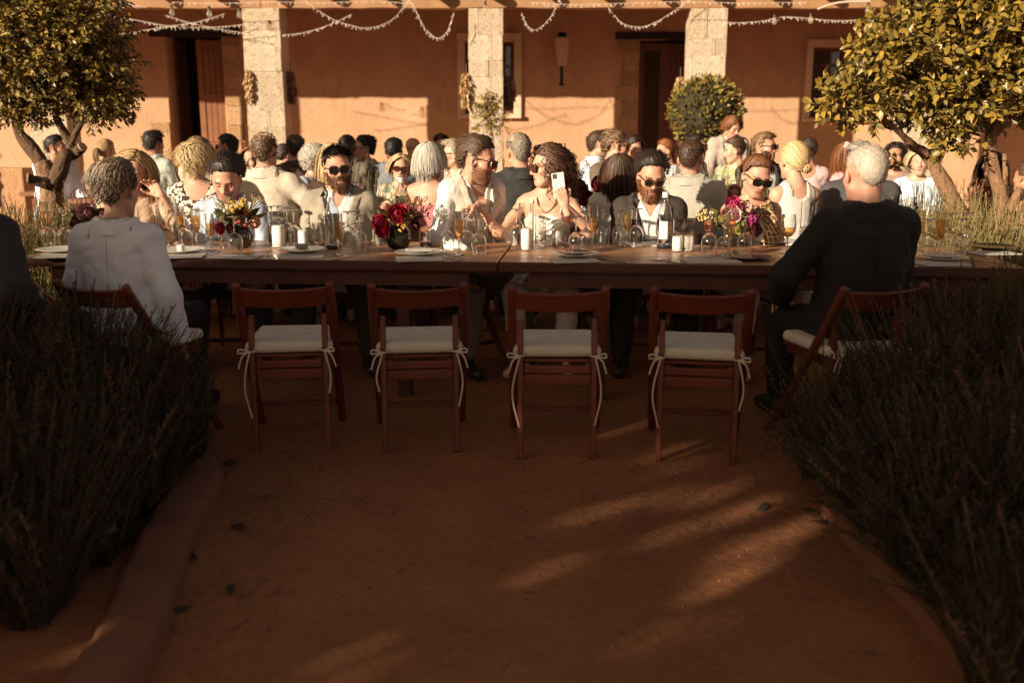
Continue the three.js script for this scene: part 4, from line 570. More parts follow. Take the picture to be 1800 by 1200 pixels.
  function patch(name, f, mat, fn, nu, nv, lift, thick = 0.004) { const P = [], I = [], UV = []; for (let j = 0; j <= nv; j++) for (let i = 0; i <= nu; i++) { const [X, Y] = fn(i / nu, j / nv), e = (i === 0 || i === nu || j === 0 || j === nv) ? -thick : 0, p = project(f, X, Y, lift + e); P.push(p.x, p.y, p.z); UV.push(X, Y); } for (let j = 0; j < nv; j++) for (let i = 0; i < nu; i++) { const a = j * (nu + 1) + i, b = a + nu + 1; I.push(a, b, a + 1, a + 1, b, b + 1); } return part(name, geom(P, I, UV), mat, root); }
  function collar(name, mat, rows, gap, dropFront, gf) { const ax = neckTop.clone().sub(neckB).normalize(), x = R.clone().addScaledVector(ax, -R.dot(ax)).normalize(), z = x.clone().cross(ax), P = [], I = [], UV = [], n = 36, k = w ? 0.86 : 1; for (let i = 0; i <= n; i++) { const th = lerp(gap, 2 * PI - gap, i / n), fr = pow(max(0, cos(th)), 3); rows.forEach(([r, y], j) => { const p = neckB.clone().addScaledVector(x, sin(th) * r * k).addScaledVector(z, cos(th) * r * k * 1.04).addScaledVector(ax, y - fr * dropFront * (0.6 + 0.4 * (j === rows.length - 1))); if (gf) for (let q = 0; q < 12; q++) { const g0 = gf.raw(p.x, p.y, p.z), lim = j < 2 ? -0.02 : j === rows.length - 1 || i < 2 || i > n - 2 ? -0.001 : 0.006, e = 0.004; if (g0 > lim) break; p.add(V3(gf.raw(p.x + e, p.y, p.z) - g0, gf.raw(p.x, p.y + e, p.z) - g0, gf.raw(p.x, p.y, p.z + e) - g0).normalize().multiplyScalar(lim - g0)); } P.push(p.x, p.y, p.z); UV.push(th * 0.06, y); }); } const m2 = rows.length; for (let i = 0; i < n; i++) for (let j = 0; j + 1 < m2; j++) { const a = i * m2 + j, b = a + m2; I.push(a, b, a + 1, a + 1, b, b + 1); } part(name, geom(P, I, UV), mat, root); }
  const shirtCollar = (mat, openNeck, gf) => collar('shirt_collar', mat, [[0.066, -0.012], [0.064, 0.022], [0.067, 0.042], [0.076, 0.028], [0.088, -0.012]], openNeck ? 0.5 : 0.18, openNeck ? 0.05 : 0.022, gf);
  const trousers = (c) => part('trousers', nets((x, y, z) => { let d = smin(legF(0.024)(x, y, z), torso(0.014)(x, y, z), 0.05); if (d > 0.06) return d; d += fold(x, y, z, 0.007); return max(d, (local(x, y, z)[1] - 0.16) * t, 0.11 - y); }, lo, [hi[0], hipY + 0.2, hi[2]], far ? 0.022 : 0.014), cloth(c), root);
  const shoes = (c) => { if (!far) legs.forEach((g) => part('shoe', nets(union([cone(g.an.clone().add(V3(0, -0.05, -0.025)), g.toe, 0.044, 0.038), cone(g.an, g.an.clone().add(V3(0, -0.05, 0)), 0.042, 0.042)], 0.02), [g.an.x - 0.1, 0, g.an.z - 0.12], [g.an.x + 0.12, 0.19, g.an.z + 0.24], 0.011), M(c, 0.45), root)); };
  const O = o.wear || {}, mat = O.map ? cloth(null, O.map, O.mo || {}) : cloth(O.c || [0.5, 0.5, 0.5], null, O.mo || {});
  if (O.kind === 'suit' || O.kind === 'vest') {
    const sm = cloth(O.shirt || [0.78, 0.78, 0.76]), vb = O.vb ?? 0.36, vest = O.kind === 'vest';
    if (vest) garment('shirt', 0.008, sm, { amp: 0.007, ease: 0.006, vneck: [0.72, 0.07] }); else if (!o.backOnly) garment('shirt', 0.006, sm, { sleeve: 0, clip: (X, Y, Z) => max(abs(X) - 0.13, -Z), hem: 0.05, vneck: O.tie ? null : [0.82, 0.05] });
    const f = garment(vest ? 'waistcoat' : 'jacket', vest ? 0.017 : 0.021, mat, { sleeve: vest ? 0 : 0.94, arm: vest ? (sw - 0.004) : 0, neck: 0.074, low: 0.55, ease: 0.004, hem: vest ? -0.02 : -0.22, vneck: [vb, O.vw ?? 0.095], open: vest ? 0 : 0.05, amp: O.amp ?? 0.0058 });
    if (!o.backOnly) {
      const ey = (v) => lerp(vb + 0.01, 0.96, v), edge = (Y) => (O.vw ?? 0.095) * (Y - vb) / (1 - vb);
      for (const k of [1, -1]) patch('lapel', f, mat, (u, v) => { const Y = ey(v), e = edge(Y), wd = v < 0.62 ? 0.075 * pow(v / 0.62, 0.6) : v < 0.7 ? lerp(0.075, 0.04, (v - 0.62) / 0.08) : 0.048; return [k * (e - 0.004 + u * wd), Y + u * 0.02 * (v < 0.62 ? 1 : -0.5)]; }, 5, 22, 0.009);
      for (const yb of vest ? [0.3, 0.2, 0.1] : [vb - 0.06]) { const p = project(f, 0.012, yb, 0.006); part('button', moved(new THREE.SphereGeometry(0.009, 8, 6).scale(1, 1, 0.5), p.x, p.y, p.z), FRAMEM, root); }
      if (!vest) patch('breast_pocket', f, mat, (u, v) => [0.075 + u * 0.08, 0.63 + v * 0.035 + u * 0.01], 4, 3, 0.006);
      if (O.tie) patch('tie', torsoShirt(f), cloth(O.tie), (u, v) => { const wd = lerp(0.016, 0.032, 1 - v); return [(u - 0.5) * 2 * wd * (v > 0.93 ? 1.3 : 1), lerp(0.25, 0.955, v)]; }, 4, 14, 0.010);
    }
    shirtCollar(sm, !O.tie); if (!vest) collar('jacket_collar', mat, [[0.076, -0.02], [0.076, 0.014], [0.081, 0.020], [0.09, 0.004], [0.098, -0.018], [0.098, -0.04]], o.backOnly ? 1.25 : 0.95, 0.01, f);
    if (vest) arms.forEach((A) => cuff(A, sm));
    trousers(O.legs || tone(O.c || [0.1, 0.1, 0.1], 0.8)); shoes([0.03, 0.018, 0.012]);
  } else if (O.kind === 'shirt') {
    const f = garment('shirt', 0.012, mat, { amp: 0.0075, ease: 0.007, sleeve: O.sleeve ?? 0.92, vneck: [0.78, 0.06], hem: -0.1 });
    if (!o.backOnly) { patch('placket', f, mat, (u, v) => [0.016 * (u * 2 - 1), lerp(0.0, 0.77, v)], 2, 16, 0.003, 0.002); for (const yb of [0.2, 0.37, 0.54, 0.7]) { const p = project(f, 0, yb, 0.005); part('button', moved(new THREE.SphereGeometry(0.006, 6, 5).scale(1, 1, 0.5), p.x, p.y, p.z), M([0.75, 0.72, 0.68], 0.4), root); } }
    shirtCollar(mat, true, f); if ((O.sleeve ?? 0.92) > 0.8) arms.forEach((A) => cuff(A, mat)); trousers(O.legs || [0.06, 0.06, 0.075]); shoes([0.03, 0.018, 0.012]);
  } else if (O.kind === 'dress') garment('dress', 0.009, mat, { sleeve: O.sleeve || 0, arm: O.sleeve ? 0 : (O.strap ?? sw - 0.012), neck: O.neck ?? 0.085, vneck: O.vneck, bare: O.bare, skirt: true, amp: O.amp ?? 0.005 });
  else if (O.kind === 'blouse') { garment('blouse', 0.012, mat, { sleeve: O.sleeve ?? 0.4, ease: 0.012, neck: O.neck ?? 0.085, amp: 0.008, vneck: O.vneck }); trousers(O.legs || [0.1, 0.1, 0.13]); shoes([0.05, 0.03, 0.02]); }
  function cuff(A, mt) { const g = new THREE.CylinderGeometry(0.037 * m, 0.04 * m, 0.05, 14, 1, true); const q = new THREE.Quaternion().setFromUnitVectors(V3(0, 1, 0), A.W.clone().sub(A.E).normalize()); const p = A.E.clone().lerp(A.W, 0.88); g.applyMatrix4(new THREE.Matrix4().compose(p, q, V3(1, 1, 1))); part('cuff', metre(g), mt, root); }
  function torsoShirt(f) { const s2 = torso(0.008); return s2; }
  // seams of jackets seen from behind
  if (o.backOnly && !far && O.kind === 'suit') { const f = o.backF, bk = (X, Y) => { let Z = -0.34; for (let i = 0; i < 70; i++) { const p = TP(X, Y, Z), d = root.userData.gf(p.x, p.y, p.z); if (d < 0.001) break; Z += max(0.002, d * 0.7); if (Z > 0.05) break; } return TP(X, Y, Z - 0.0005); }, sm = cloth(tone(O.c, 0.72)), ln = (pts) => part('seam', tube(pts, 0.0026, 24, 4), sm, root); ln([0.9, 0.75, 0.55, 0.35, 0.15, -0.05].map((y) => bk(0.002, y))); }
  delete root.userData.gf;
  // head things
  const hold = (mesh) => { mesh.position.copy(head); mesh.quaternion.copy(hq); mesh.scale.copy(hv); return mesh; };
  if (o.hair) { const [style, col, seedH, q = {}] = o.hair, qq = { n: far ? 760 : 1400, ...(far ? { width: { short: 0.008, swept: 0.009, buzz: 0.007 }[style] || 0.0065 } : {}), ...q }; hold(part('hair', HAIR[style](col, seedH || 1, qq), HAIRM, root)); }
  if (o.beard) hold(part('beard', beardGeo(w, o.beard, { n: far ? 300 : 900, len: o.beardLen || 0.014, seed: o.x | 0 }), HAIRM, root));
  if (o.shades) { const g = new THREE.Group(); g.name = 'eyewear'; const q = sunglasses(root, 1, o.shades); const off = q.position.clone(); q.position.copy(inHead(off)); q.quaternion.copy(hq); q.scale.copy(hv); }
  return { root, head, hq, hs, arms, TP, inHead, t, project, bodyF, hold, R, U, Fw, patch, lo, hi, local, torso, sw, garment, toWorld: (v) => v.clone().applyAxisAngle(V3(0, 1, 0), root.rotation.y).add(root.position) };
}
// ---------- the guests ----------
const PB = PI;                                                    // back to the camera
const NAVY = [0.022, 0.026, 0.04], GREY = [0.16, 0.15, 0.14], WHITE = [0.70, 0.67, 0.62], SATIN = { sheen: 0.3, roughness: 0.42, bumpMap: null };
const who = {};
const add = (key, o) => who[key] = person(o);
// along the far side of the long table
add('shades', { label: 'bearded man in dark sunglasses and open beige suit, facing us behind the water bottle', x: 594, y: 297, d: 5.95, yaw: 0.05, skin: 'ruddy', hair: ['short', H.dark, 3, { up: 2, top: 0.004 }], beard: [0.12, 0.045, 0.02], beardLen: 0.022, shades: {}, hy: 0.2, hp: 0.05, hr: 0.07, wear: { kind: 'suit', c: [0.33, 0.285, 0.22], shirt: [0.60, 0.63, 0.66], legs: [0.06, 0.05, 0.04] }, left: { w: [0.2, -0.42, 0.22] }, right: { w: [-0.2, -0.42, 0.2] } });
add('down', { label: 'dark-haired man in light blue shirt looking down behind the dark flower vase', x: 398, y: 316, d: 5.95, yaw: 0.12, skin: 'ruddy', hair: ['swept', H.dark, 5], beardTint: [0.3, 0.15, 0.1], hp: 0.5, hy: -0.1, hr: -0.06, lean: 0.22, wear: { kind: 'shirt', c: [0.52, 0.58, 0.70] } });
add('vest', { label: 'man in pale waistcoat and white shirt leaning to the curly-haired woman', x: 841, y: 284, d: 5.75, yaw: 0.62, skin: 'ruddy', hair: ['swept', H.brown, 7, { top: 0.022 }], beard: [0.16, 0.06, 0.025], beardLen: 0.0045, shades: { tort: 1, brown: 1 }, hy: 0.66, hp: 0.2, hr: -0.08, lean: 0.3, neckL: 0.085, wear: { kind: 'vest', c: [0.60, 0.53, 0.44], shirt: [0.82, 0.80, 0.77], vb: 0.42, legs: [0.2, 0.165, 0.12] }, left: { w: [0.22, -0.42, 0.2] }, right: { w: [-0.2, -0.36, 0.25], e: [-0.5, -1, -0.2] } });
const curly = add('curly', { label: 'curly-haired woman in white satin top holding up a phone', x: 962, y: 294, d: 5.85, w: 1, yaw: -0.12, skin: 'fair', hair: ['curly', H.chestnut, 4, { color2: H.brown, n: 520, width: 0.015, curl: 0.024, turns: 1.5, vary: 0.8, messy: 0.2, stand: 0.7, fall: 0.45, len: 0.36, up: -3, clear: -0.005, where: (n) => n.z < 0.25 || n.y > 0.88 }], shades: { brown: 1, tort: 1, h: 0.022 }, hy: -1.15, hp: 0.08, hr: 0.05, wear: { kind: 'dress', c: [0.80, 0.75, 0.68], mo: SATIN, bare: [0.745, 0.62, -7], strap: 0.2, amp: 0.008 }, right: { w: [-0.40, 0.0, 0.22], e: [-0.1, -1, 0.1], hand: 'open', dir: [-0.75, -0.15, 0.5], up: [0.1, 1, 0.15] }, left: { w: [0.125, 0.0, 0.29], e: [0.9, -1, 0.1], hand: 'grip', dir: [-0.3, 0.9, -0.05], up: [0.25, 0.1, 1] } });
add('dark', { label: 'bearded man in dark brown suit and sunglasses looking down at the table', x: 1145, y: 311, d: 5.85, yaw: 0.0, skin: 'ruddy', hair: ['swept', H.dark, 12, { top: 0.02, up: 4 }], beard: [0.17, 0.06, 0.022], beardLen: 0.02, shades: { round: 1, w: 0.024, tort: 1 }, hp: 0.34, hy: 0.05, hr: -0.06, lean: 0.12, wear: { kind: 'suit', c: [0.045, 0.034, 0.026], shirt: [0.66, 0.66, 0.66], vb: 0.3 }, left: { w: [0.14, -0.34, 0.28] }, right: { w: [-0.1, -0.35, 0.28] } });
const leo = add('leo', { label: 'woman with hair in a top bun, sunglasses and a leopard print scarf', x: 1330, y: 311, d: 5.75, w: 1, yaw: 0.12, skin: 'ruddy', hair: ['updo', H.chestnut, 15, { bun: [0.035, 0.125, -0.045], r: 0.036, color2: H.auburn, mix: 0.3 }], shades: {}, hp: 0.36, hy: 0.05, hr: -0.14, lean: 0.1, wear: { kind: 'dress', c: [0.76, 0.72, 0.68], neck: 0.09 }, left: { w: [0.22, -0.36, 0.2] }, right: { w: [-0.12, -0.36, 0.26] } });
add('hand', { label: 'woman with long streaked blonde hair leaning on her hand behind the white jacket', x: 233, y: 303, d: 5.95, w: 1, yaw: 0.3, skin: 'fair', hair: ['long', H.sandy, 18, { color2: H.blonde, mix: 0.5 }], hy: -0.15, hp: 0.25, hr: -0.3, lean: 0.12, wear: { kind: 'blouse', c: [0.6, 0.42, 0.3], sleeve: 0.15 }, left: { w: [0.16, 0.06, 0.16], e: [0.5, -1, 0.3], hand: 'open', dir: [-0.45, 0.8, -0.1], up: [0.3, 0.2, -1] } });
// the near side of the long table
add('jacket', { label: 'woman with short grey-brown hair in white jacket, back to us at the near side', x: 206, y: 337, d: 4.42, w: 1, yaw: PB - 0.08, skin: 'fair', hair: ['swept', H.brown, 21, { color2: [0.30, 0.23, 0.16], mix: 0.4, n: 2600, len: 0.08, seg: 6, width: 0.0045, top: 0.022, thick: 0.014, rough: 0.004, stand: 0.08, fall: 0.3, messy: 0.1, curl: 0.002, vary: 0.8, where: (n, r) => n.y > -0.25 || r() < 0.4, lenBy: (n) => 0.35 + 0.75 * sstep(-0.2, 0.7, n.y) }], hs: 1.0, hy: -0.1, hp: 0.1, backOnly: true, wide: 1.08, fine: 0.0068, wear: { kind: 'suit', c: [0.84, 0.89, 0.97], shirt: [0.6, 0.6, 0.6], legs: [0.015, 0.014, 0.016], amp: 0.005 }, right: { w: [-0.27, -0.5, -0.02], e: [-0.8, -0.3, -1] }, left: { w: [0.22, -0.4, 0.2], e: [0.6, -1, -0.4] } });
add('black', { label: 'white-haired man in black suit seated with his back to us', x: 1521, y: 307, d: 4.35, yaw: PB + 0.13, hy: -0.04, skin: 'ruddy', hair: ['buzz', [0.66, 0.56, 0.46], 8, { bald: 0.45, n: 500, len: 0.006, width: 0.0035, hug: -0.003, rough: 0.002, vary: 0.2, nu: 90, nv: 60 }], backOnly: true, fine: 0.0068, wear: { kind: 'suit', c: [0.012, 0.011, 0.011], shirt: [0.8, 0.78, 0.74] }, wide: 1.08, belly: 0.03, hp: 0.14, hs: 1.1, left: { w: [0.26, -0.36, 0.26], e: [0.9, -0.6, -0.3] } });
add('edge', { label: 'person in charcoal jacket seated at the near left end, only a shoulder in view', x: -42, y: 318, d: 4.15, yaw: PB - 0.5, skin: 'ruddy', hair: ['short', H.dark, 23], backOnly: true, wear: { kind: 'suit', c: [0.035, 0.034, 0.038] }, wide: 1.1, right: { w: [-0.24, -0.42, 0.1], e: [-0.8, -0.8, -0.4] } });
// second table: its near side, backs to us
add('blondewaves', { label: 'woman with curly blonde hair and black and white patterned dress, back to us', x: 346, y: 284, d: 7.0, w: 1, yaw: PB + 0.1, skin: 'fair', hair: ['waves', H.blonde, 31, { color2: H.pale, thick: 0.012, sides: 0.004, n: 1100, vary: 0.3 }], hs: 1.0, wide: 1.14, wear: { kind: 'dress', map: T.dapple, sleeve: 0.3, neck: 0.1 } });
add('cream', { label: 'balding man in cream jacket with a dark cord round his head', x: 467, y: 268, d: 6.6, yaw: PB - 0.12, skin: 'ruddy', hair: ['short', H.brown, 33, { bald: 0.75, len: 0.02, top: 0, color2: H.sandy }], backOnly: true, wide: 1.1, wear: { kind: 'suit', c: [0.62, 0.53, 0.42] }, right: { w: [-0.3, -0.3, 0.2], e: [-1, -0.5, -0.3] } });
add('pink', { label: 'woman with straight blonde hair and pink striped top behind the bearded man', x: 584, y: 284, d: 6.8, w: 1, yaw: PB + 0.35, skin: 'fair', hair: ['long', H.blonde, 35, { color2: H.pale, len: 0.3 }], wear: { kind: 'blouse', map: T.stripes, sleeve: 0.5 } });
add('silver', { label: 'woman with silver bobbed hair and bare shoulders, back to us', x: 757, y: 284, d: 7.0, w: 1, yaw: PB - 0.3, skin: 'ruddy', hair: ['bob', H.silver, 37, { color2: H.white, len: 0.23, thick: 0.012, vary: 0.25, n: 1100 }], hs: 1.0, hy: -0.3, wear: { kind: 'dress', c: [0.5, 0.2, 0.2], bare: [0.75, 0.7, 0], strap: 0.12 } });
add('greyman', { label: 'grey-haired man in dark suit, back to us beside the curly-haired woman', x: 912, y: 269, d: 6.55, yaw: PB + 0.25, skin: 'ruddy', hair: ['short', H.grey, 39, { color2: H.sandy, len: 0.02 }], backOnly: true, wide: 1.15, wear: { kind: 'suit', c: [0.035, 0.034, 0.034], shirt: WHITE } });
add('brownhair', { label: 'woman with straight dark brown hair and white top, back to us', x: 1089, y: 303, d: 6.55, w: 1, yaw: PB - 0.05, skin: 'tan', hair: ['long', H.chestnut, 41, { color2: H.dark, mix: 0.5, len: 0.34, lift: 0.002 }], wear: { kind: 'blouse', c: WHITE } });
add('greysuit', { label: 'brown-haired man in light grey suit, back to us right of the dark suit', x: 1214, y: 281, d: 6.55, yaw: PB - 0.35, skin: 'ruddy', hair: ['short', H.brown, 43, { len: 0.024 }], backOnly: true, wide: 1.1, wear: { kind: 'suit', c: [0.40, 0.37, 0.32], shirt: WHITE } });
add('updo', { label: 'blonde woman with pinned-up hair and white sleeveless dress, back to us', x: 1394, y: 284, d: 6.6, w: 1, yaw: PB + 0.3, skin: 'fair', hair: ['updo', H.blonde, 45, { bun: [-0.05, -0.045, -0.1], r: 0.035, color2: H.pale, thick: 0.016 }], hs: 1.02, wear: { kind: 'dress', c: WHITE, neck: 0.075 } });
add('charcoal', { label: 'man in charcoal suit mostly hidden behind the white-haired man', x: 1512, y: 283, d: 6.45, yaw: PB, skin: 'ruddy', hair: ['short', H.grey, 47], backOnly: true, wide: 1.15, wear: { kind: 'suit', c: [0.075, 0.07, 0.07] } });
// second table: its far side, facing us
add('bobshades', { label: 'blonde woman with bob and sunglasses in floral top, facing us behind the red peonies', x: 704, y: 297, d: 8.1, w: 1, yaw: 0.1, skin: 'fair', hair: ['bob', H.blonde, 51, { color2: H.pale, len: 0.2 }], shades: { brown: 1, w: 0.027 }, hr: -0.08, wear: { kind: 'blouse', map: T.floral, sleeve: 0.4 } });
add('brownjacket', { label: 'man in brown jacket and sunglasses turned to our right', x: 1084, y: 257, d: 8.0, yaw: 0.75, skin: 'ruddy', hair: ['swept', H.brown, 53, { color2: H.sandy }], shades: { tort: 1 }, hy: 0.95, hp: 0.1, wear: { kind: 'suit', c: [0.15, 0.105, 0.07], shirt: WHITE } });
add('glasses', { label: 'man with greying wavy hair and dark glasses looking left behind the waistcoat', x: 797, y: 272, d: 8.3, yaw: -0.5, skin: 'fair', hair: ['short', H.grey, 55, { len: 0.05, color2: H.sandy }], shades: { tort: 1 }, hy: -1.0, wear: { kind: 'shirt', c: [0.65, 0.5, 0.45] } });
add('sandy', { label: 'sandy-haired man in black suit behind the top bun', x: 1345, y: 259, d: 8.2, yaw: 0.4, skin: 'ruddy', hair: ['short', H.sandy, 57, { len: 0.03 }], shades: {}, hy: 0.5, wear: { kind: 'suit', c: [0.02, 0.02, 0.022], shirt: WHITE } });
add('oldlady', { label: 'white-haired woman in pale blue top between two bearded heads', x: 556, y: 281, d: 8.2, w: 1, yaw: 1.1, skin: 'pale', hair: ['waves', H.white, 59, { thick: 0.014, len: 0.09 }], hy: 0.9, wear: { kind: 'blouse', c: [0.5, 0.58, 0.64] } });
add('auburn', { label: 'woman with auburn hair and navy jacket beside the cream jacket', x: 443, y: 284, d: 8.2, w: 1, yaw: -0.3, skin: 'fair', hair: ['long', H.auburn, 61], wear: { kind: 'suit', c: NAVY, shirt: [0.5, 0.5, 0.5] } });
// third table, under the porch edge
add('pony', { label: 'blonde woman with hair tied back and cream knitted top near the left tree', x: 187, y: 266, d: 9.6, w: 1, yaw: PB - 0.35, skin: 'ruddy', hair: ['tail', H.sandy, 63, { color2: H.blonde, tl: 0.16 }], wear: { kind: 'blouse', c: [0.70, 0.60, 0.47], sleeve: 0.7 } });
add('checked', { label: 'man with dark curly hair and pale checked shirt, back to us', x: 271, y: 254, d: 9.6, yaw: PB - 0.3, skin: 'tan', hair: ['short', H.dark, 65, { len: 0.05, curl: 0.008, top: 0.02 }], backOnly: true, wear: { kind: 'shirt', map: T.check } });
add('sideman', { label: 'bearded man in white shirt and sunglasses in profile by the left door', x: 399, y: 259, d: 9.4, yaw: -0.7, skin: 'ruddy', hair: ['short', H.dark, 67, { len: 0.02 }], beard: H.dark, shades: {}, hy: -1.3, wear: { kind: 'shirt', c: [0.66, 0.66, 0.64] } });
add('behindcurl', { label: 'dark blonde woman whose head shows above the curly blonde hair', x: 349, y: 262, d: 9.6, w: 1, yaw: PB, skin: 'fair', hair: ['bob', H.sandy, 69], wear: { kind: 'blouse', c: [0.6, 0.5, 0.4] } });
add('maroonvest', { label: 'dark-haired man in brown waistcoat, back to us by the left column', x: 521, y: 263, d: 9.1, yaw: PB, skin: 'tan', hair: ['short', H.dark, 71, { color2: H.sandy, mix: 0.15 }], backOnly: true, wear: { kind: 'vest', c: [0.075, 0.035, 0.025], shirt: [0.07, 0.035, 0.028] } });
add('profile', { label: 'small dark-haired woman in profile left of the brown waistcoat', x: 501, y: 273, d: 10.3, w: 1, yaw: 1.2, skin: 'fair', hair: ['updo', H.dark, 73], hy: 1.1, wear: { kind: 'dress', c: [0.15, 0.05, 0.04] } });
add('shaved', { label: 'man with shaved dark head and grey suit, back to us against the bright wall', x: 611, y: 260, d: 9.3, yaw: PB - 0.1, skin: 'brown', hair: ['buzz', H.dark, 75], backOnly: true, wear: { kind: 'suit', c: [0.17, 0.145, 0.12] } });
add('tieman', { label: 'man in light jacket, tie and sunglasses looking left before the bright wall', x: 637, y: 262, d: 9.9, yaw: -0.5, skin: 'ruddy', hair: ['swept', H.dark, 77], shades: {}, hy: -0.75, wear: { kind: 'suit', c: [0.36, 0.30, 0.24], shirt: WHITE, tie: [0.12, 0.11, 0.12] } });
add('blackhair', { label: 'man with black hair and slate blue jacket, back to us', x: 692, y: 266, d: 9.4, yaw: PB, skin: 'brown', hair: ['short', H.black, 79, { len: 0.02 }], backOnly: true, wear: { kind: 'suit', c: [0.19, 0.21, 0.23] } });
add('baldman', { label: 'bald man in sunglasses facing us before the bright wall', x: 727, y: 262, d: 10.6, yaw: 0.3, skin: 'tan', shades: {}, hy: 0.5, hp: 0.1, wear: { kind: 'shirt', c: [0.66, 0.6, 0.52] } });
add('duskhair', { label: 'dark-haired man whose head tops the greying man with glasses', x: 777, y: 258, d: 10.6, yaw: 0, skin: 'ruddy', hair: ['short', H.brown, 81, { len: 0.045, top: 0.015 }], wear: { kind: 'shirt', c: [0.3, 0.25, 0.22] } });
add('bluesh', { label: 'dark-haired man in pale blue shirt, turned away before the sunlit wall', x: 1053, y: 255, d: 9.3, yaw: 1.9, skin: 'fair', hair: ['short', H.brown, 83], hy: -0.1, backOnly: true, wear: { kind: 'shirt', c: [0.55, 0.61, 0.7] } });
add('darkwoman', { label: 'woman with short dark hair behind the brown jacket', x: 1115, y: 260, d: 9.8, w: 1, yaw: 0.3, skin: 'ruddy', hair: ['bob', H.dark, 85, { len: 0.13 }], hp: 0.2, wear: { kind: 'blouse', c: [0.4, 0.3, 0.25] } });
add('redhair', { label: 'woman with reddish brown hair and grey top in front of the red door', x: 1169, y: 266, d: 9.8, w: 1, yaw: -0.8, skin: 'ruddy', hair: ['tail', H.auburn, 87], hy: -0.5, hp: 0.2, wear: { kind: 'blouse', c: [0.42, 0.43, 0.42] } });
add('behindgrey', { label: 'dark-haired man in profile just behind the light grey suit', x: 1225, y: 258, d: 9.6, yaw: 0.9, skin: 'ruddy', hair: ['short', H.dark, 89], hy: 0.6, shades: {}, wear: { kind: 'suit', c: [0.1, 0.1, 0.11] } });
add('standing', { label: 'man with long reddish hair and pale jacket standing bent by the round bush', x: 1288, y: 224, d: 10.9, yaw: 0.15, stand: true, skin: 'ruddy', hair: ['bob', H.ginger, 91, { up: 8, len: 0.17, curl: 0.006 }], hy: 0.35, hp: 0.45, hs: 1.0, lean: 0.55, wear: { kind: 'suit', c: [0.48, 0.38, 0.33], shirt: [0.7, 0.72, 0.72], tie: [0.05, 0.07, 0.08] } });
add('girl', { label: 'girl with brown tied hair and pale patterned top below the standing man', x: 1290, y: 265, d: 9.3, w: 1, yaw: -0.7, skin: 'fair', hair: ['tail', H.brown, 93, { tl: 0.1 }], hy: -0.9, hp: 0.2, wear: { kind: 'blouse', map: T.floral } });
add('rightdark', { label: 'woman with dark hair and patterned top right of the pinned-up blonde hair', x: 1421, y: 266, d: 9.3, w: 1, yaw: PB - 0.2, skin: 'tan', hair: ['updo', H.dark, 95, { r: 0.03 }], wear: { kind: 'blouse', c: [0.55, 0.4, 0.4] } });
add('flower', { label: 'woman with red hair, a pale flower in it and a pink dress', x: 1485, y: 273, d: 8.8, w: 1, yaw: PB + 0.7, skin: 'fair', hair: ['long', H.auburn, 97], wear: { kind: 'blouse', c: [0.72, 0.36, 0.36], sleeve: 0.4 } });
add('curlydark', { label: 'woman with dark curly hair under the leaves of the right tree', x: 1574, y: 276, d: 9.0, w: 1, yaw: -0.4, skin: 'tan', hair: ['curly', H.dark, 99, { len: 0.2, n: 300 }], wear: { kind: 'blouse', c: [0.3, 0.2, 0.18] } });
add('scarf', { label: 'fair-haired woman with a light blue scarf behind the right tree limb', x: 1616, y: 286, d: 8.8, w: 1, yaw: -0.3, skin: 'fair', hair: ['bob', H.pale, 101], wear: { kind: 'blouse', c: [0.55, 0.62, 0.7] } });
add('teal', { label: 'dark-haired man in white shirt and pale jeans behind the left tree trunk', x: 99, y: 260, d: 10.3, yaw: 0.8, skin: 'tan', hair: ['short', H.dark, 103], beardTint: [0.1, 0.05, 0.03], lean: 0.3, hy: 0.9, wear: { kind: 'shirt', c: [0.7, 0.71, 0.74], legs: [0.25, 0.33, 0.37] } });
add('maroon', { label: 'woman in dark red dress behind the right tree trunks', x: 1744, y: 292, d: 8.6, w: 1, yaw: -0.6, skin: 'tan', hair: ['long', H.dark, 105], wear: { kind: 'dress', c: [0.18, 0.025, 0.03] } });
add('tanarms', { label: 'bare-shouldered woman at the right edge, beside the right tree', x: 1806, y: 312, d: 6.8, w: 1, yaw: PB + 0.4, skin: 'tan', hair: ['updo', H.brown, 107], wear: { kind: 'dress', c: [0.6, 0.45, 0.38], bare: [0.72, 0.55, 0], strap: 0.1 } });
// their chairs, partly seen under the table
[['shades', 'beige suit'], ['down', 'man in the light blue shirt'], ['vest', 'man in the waistcoat'], ['curly', 'curly-haired woman'], ['dark', 'dark suit'], ['leo', 'leopard scarf'], ['hand', 'woman with long streaked hair'], ['edge', 'person in charcoal at the left end']].forEach(([k, w]) => { const q = who[k].root, a = q.rotation.y; makeChair('folding chair under the ' + w + ', on the far side'.slice(0, k === 'edge' ? 0 : 99), V3(q.position.x - sin(a) * 0.25, 0, q.position.z - cos(a) * 0.25), a); });
{ const seat = (k, turn, label, dx) => { const q = who[k].root; makeChair(label, V3(q.position.x - sin(q.rotation.y) * 0.25 + dx, 0, q.position.z - cos(q.rotation.y) * 0.25), turn); }; seat('jacket', PI - 0.40, 'folding chair under the woman in the white jacket', 0.04); seat('black', PI + 0.28, 'folding chair under the man in the black suit', -0.06); }
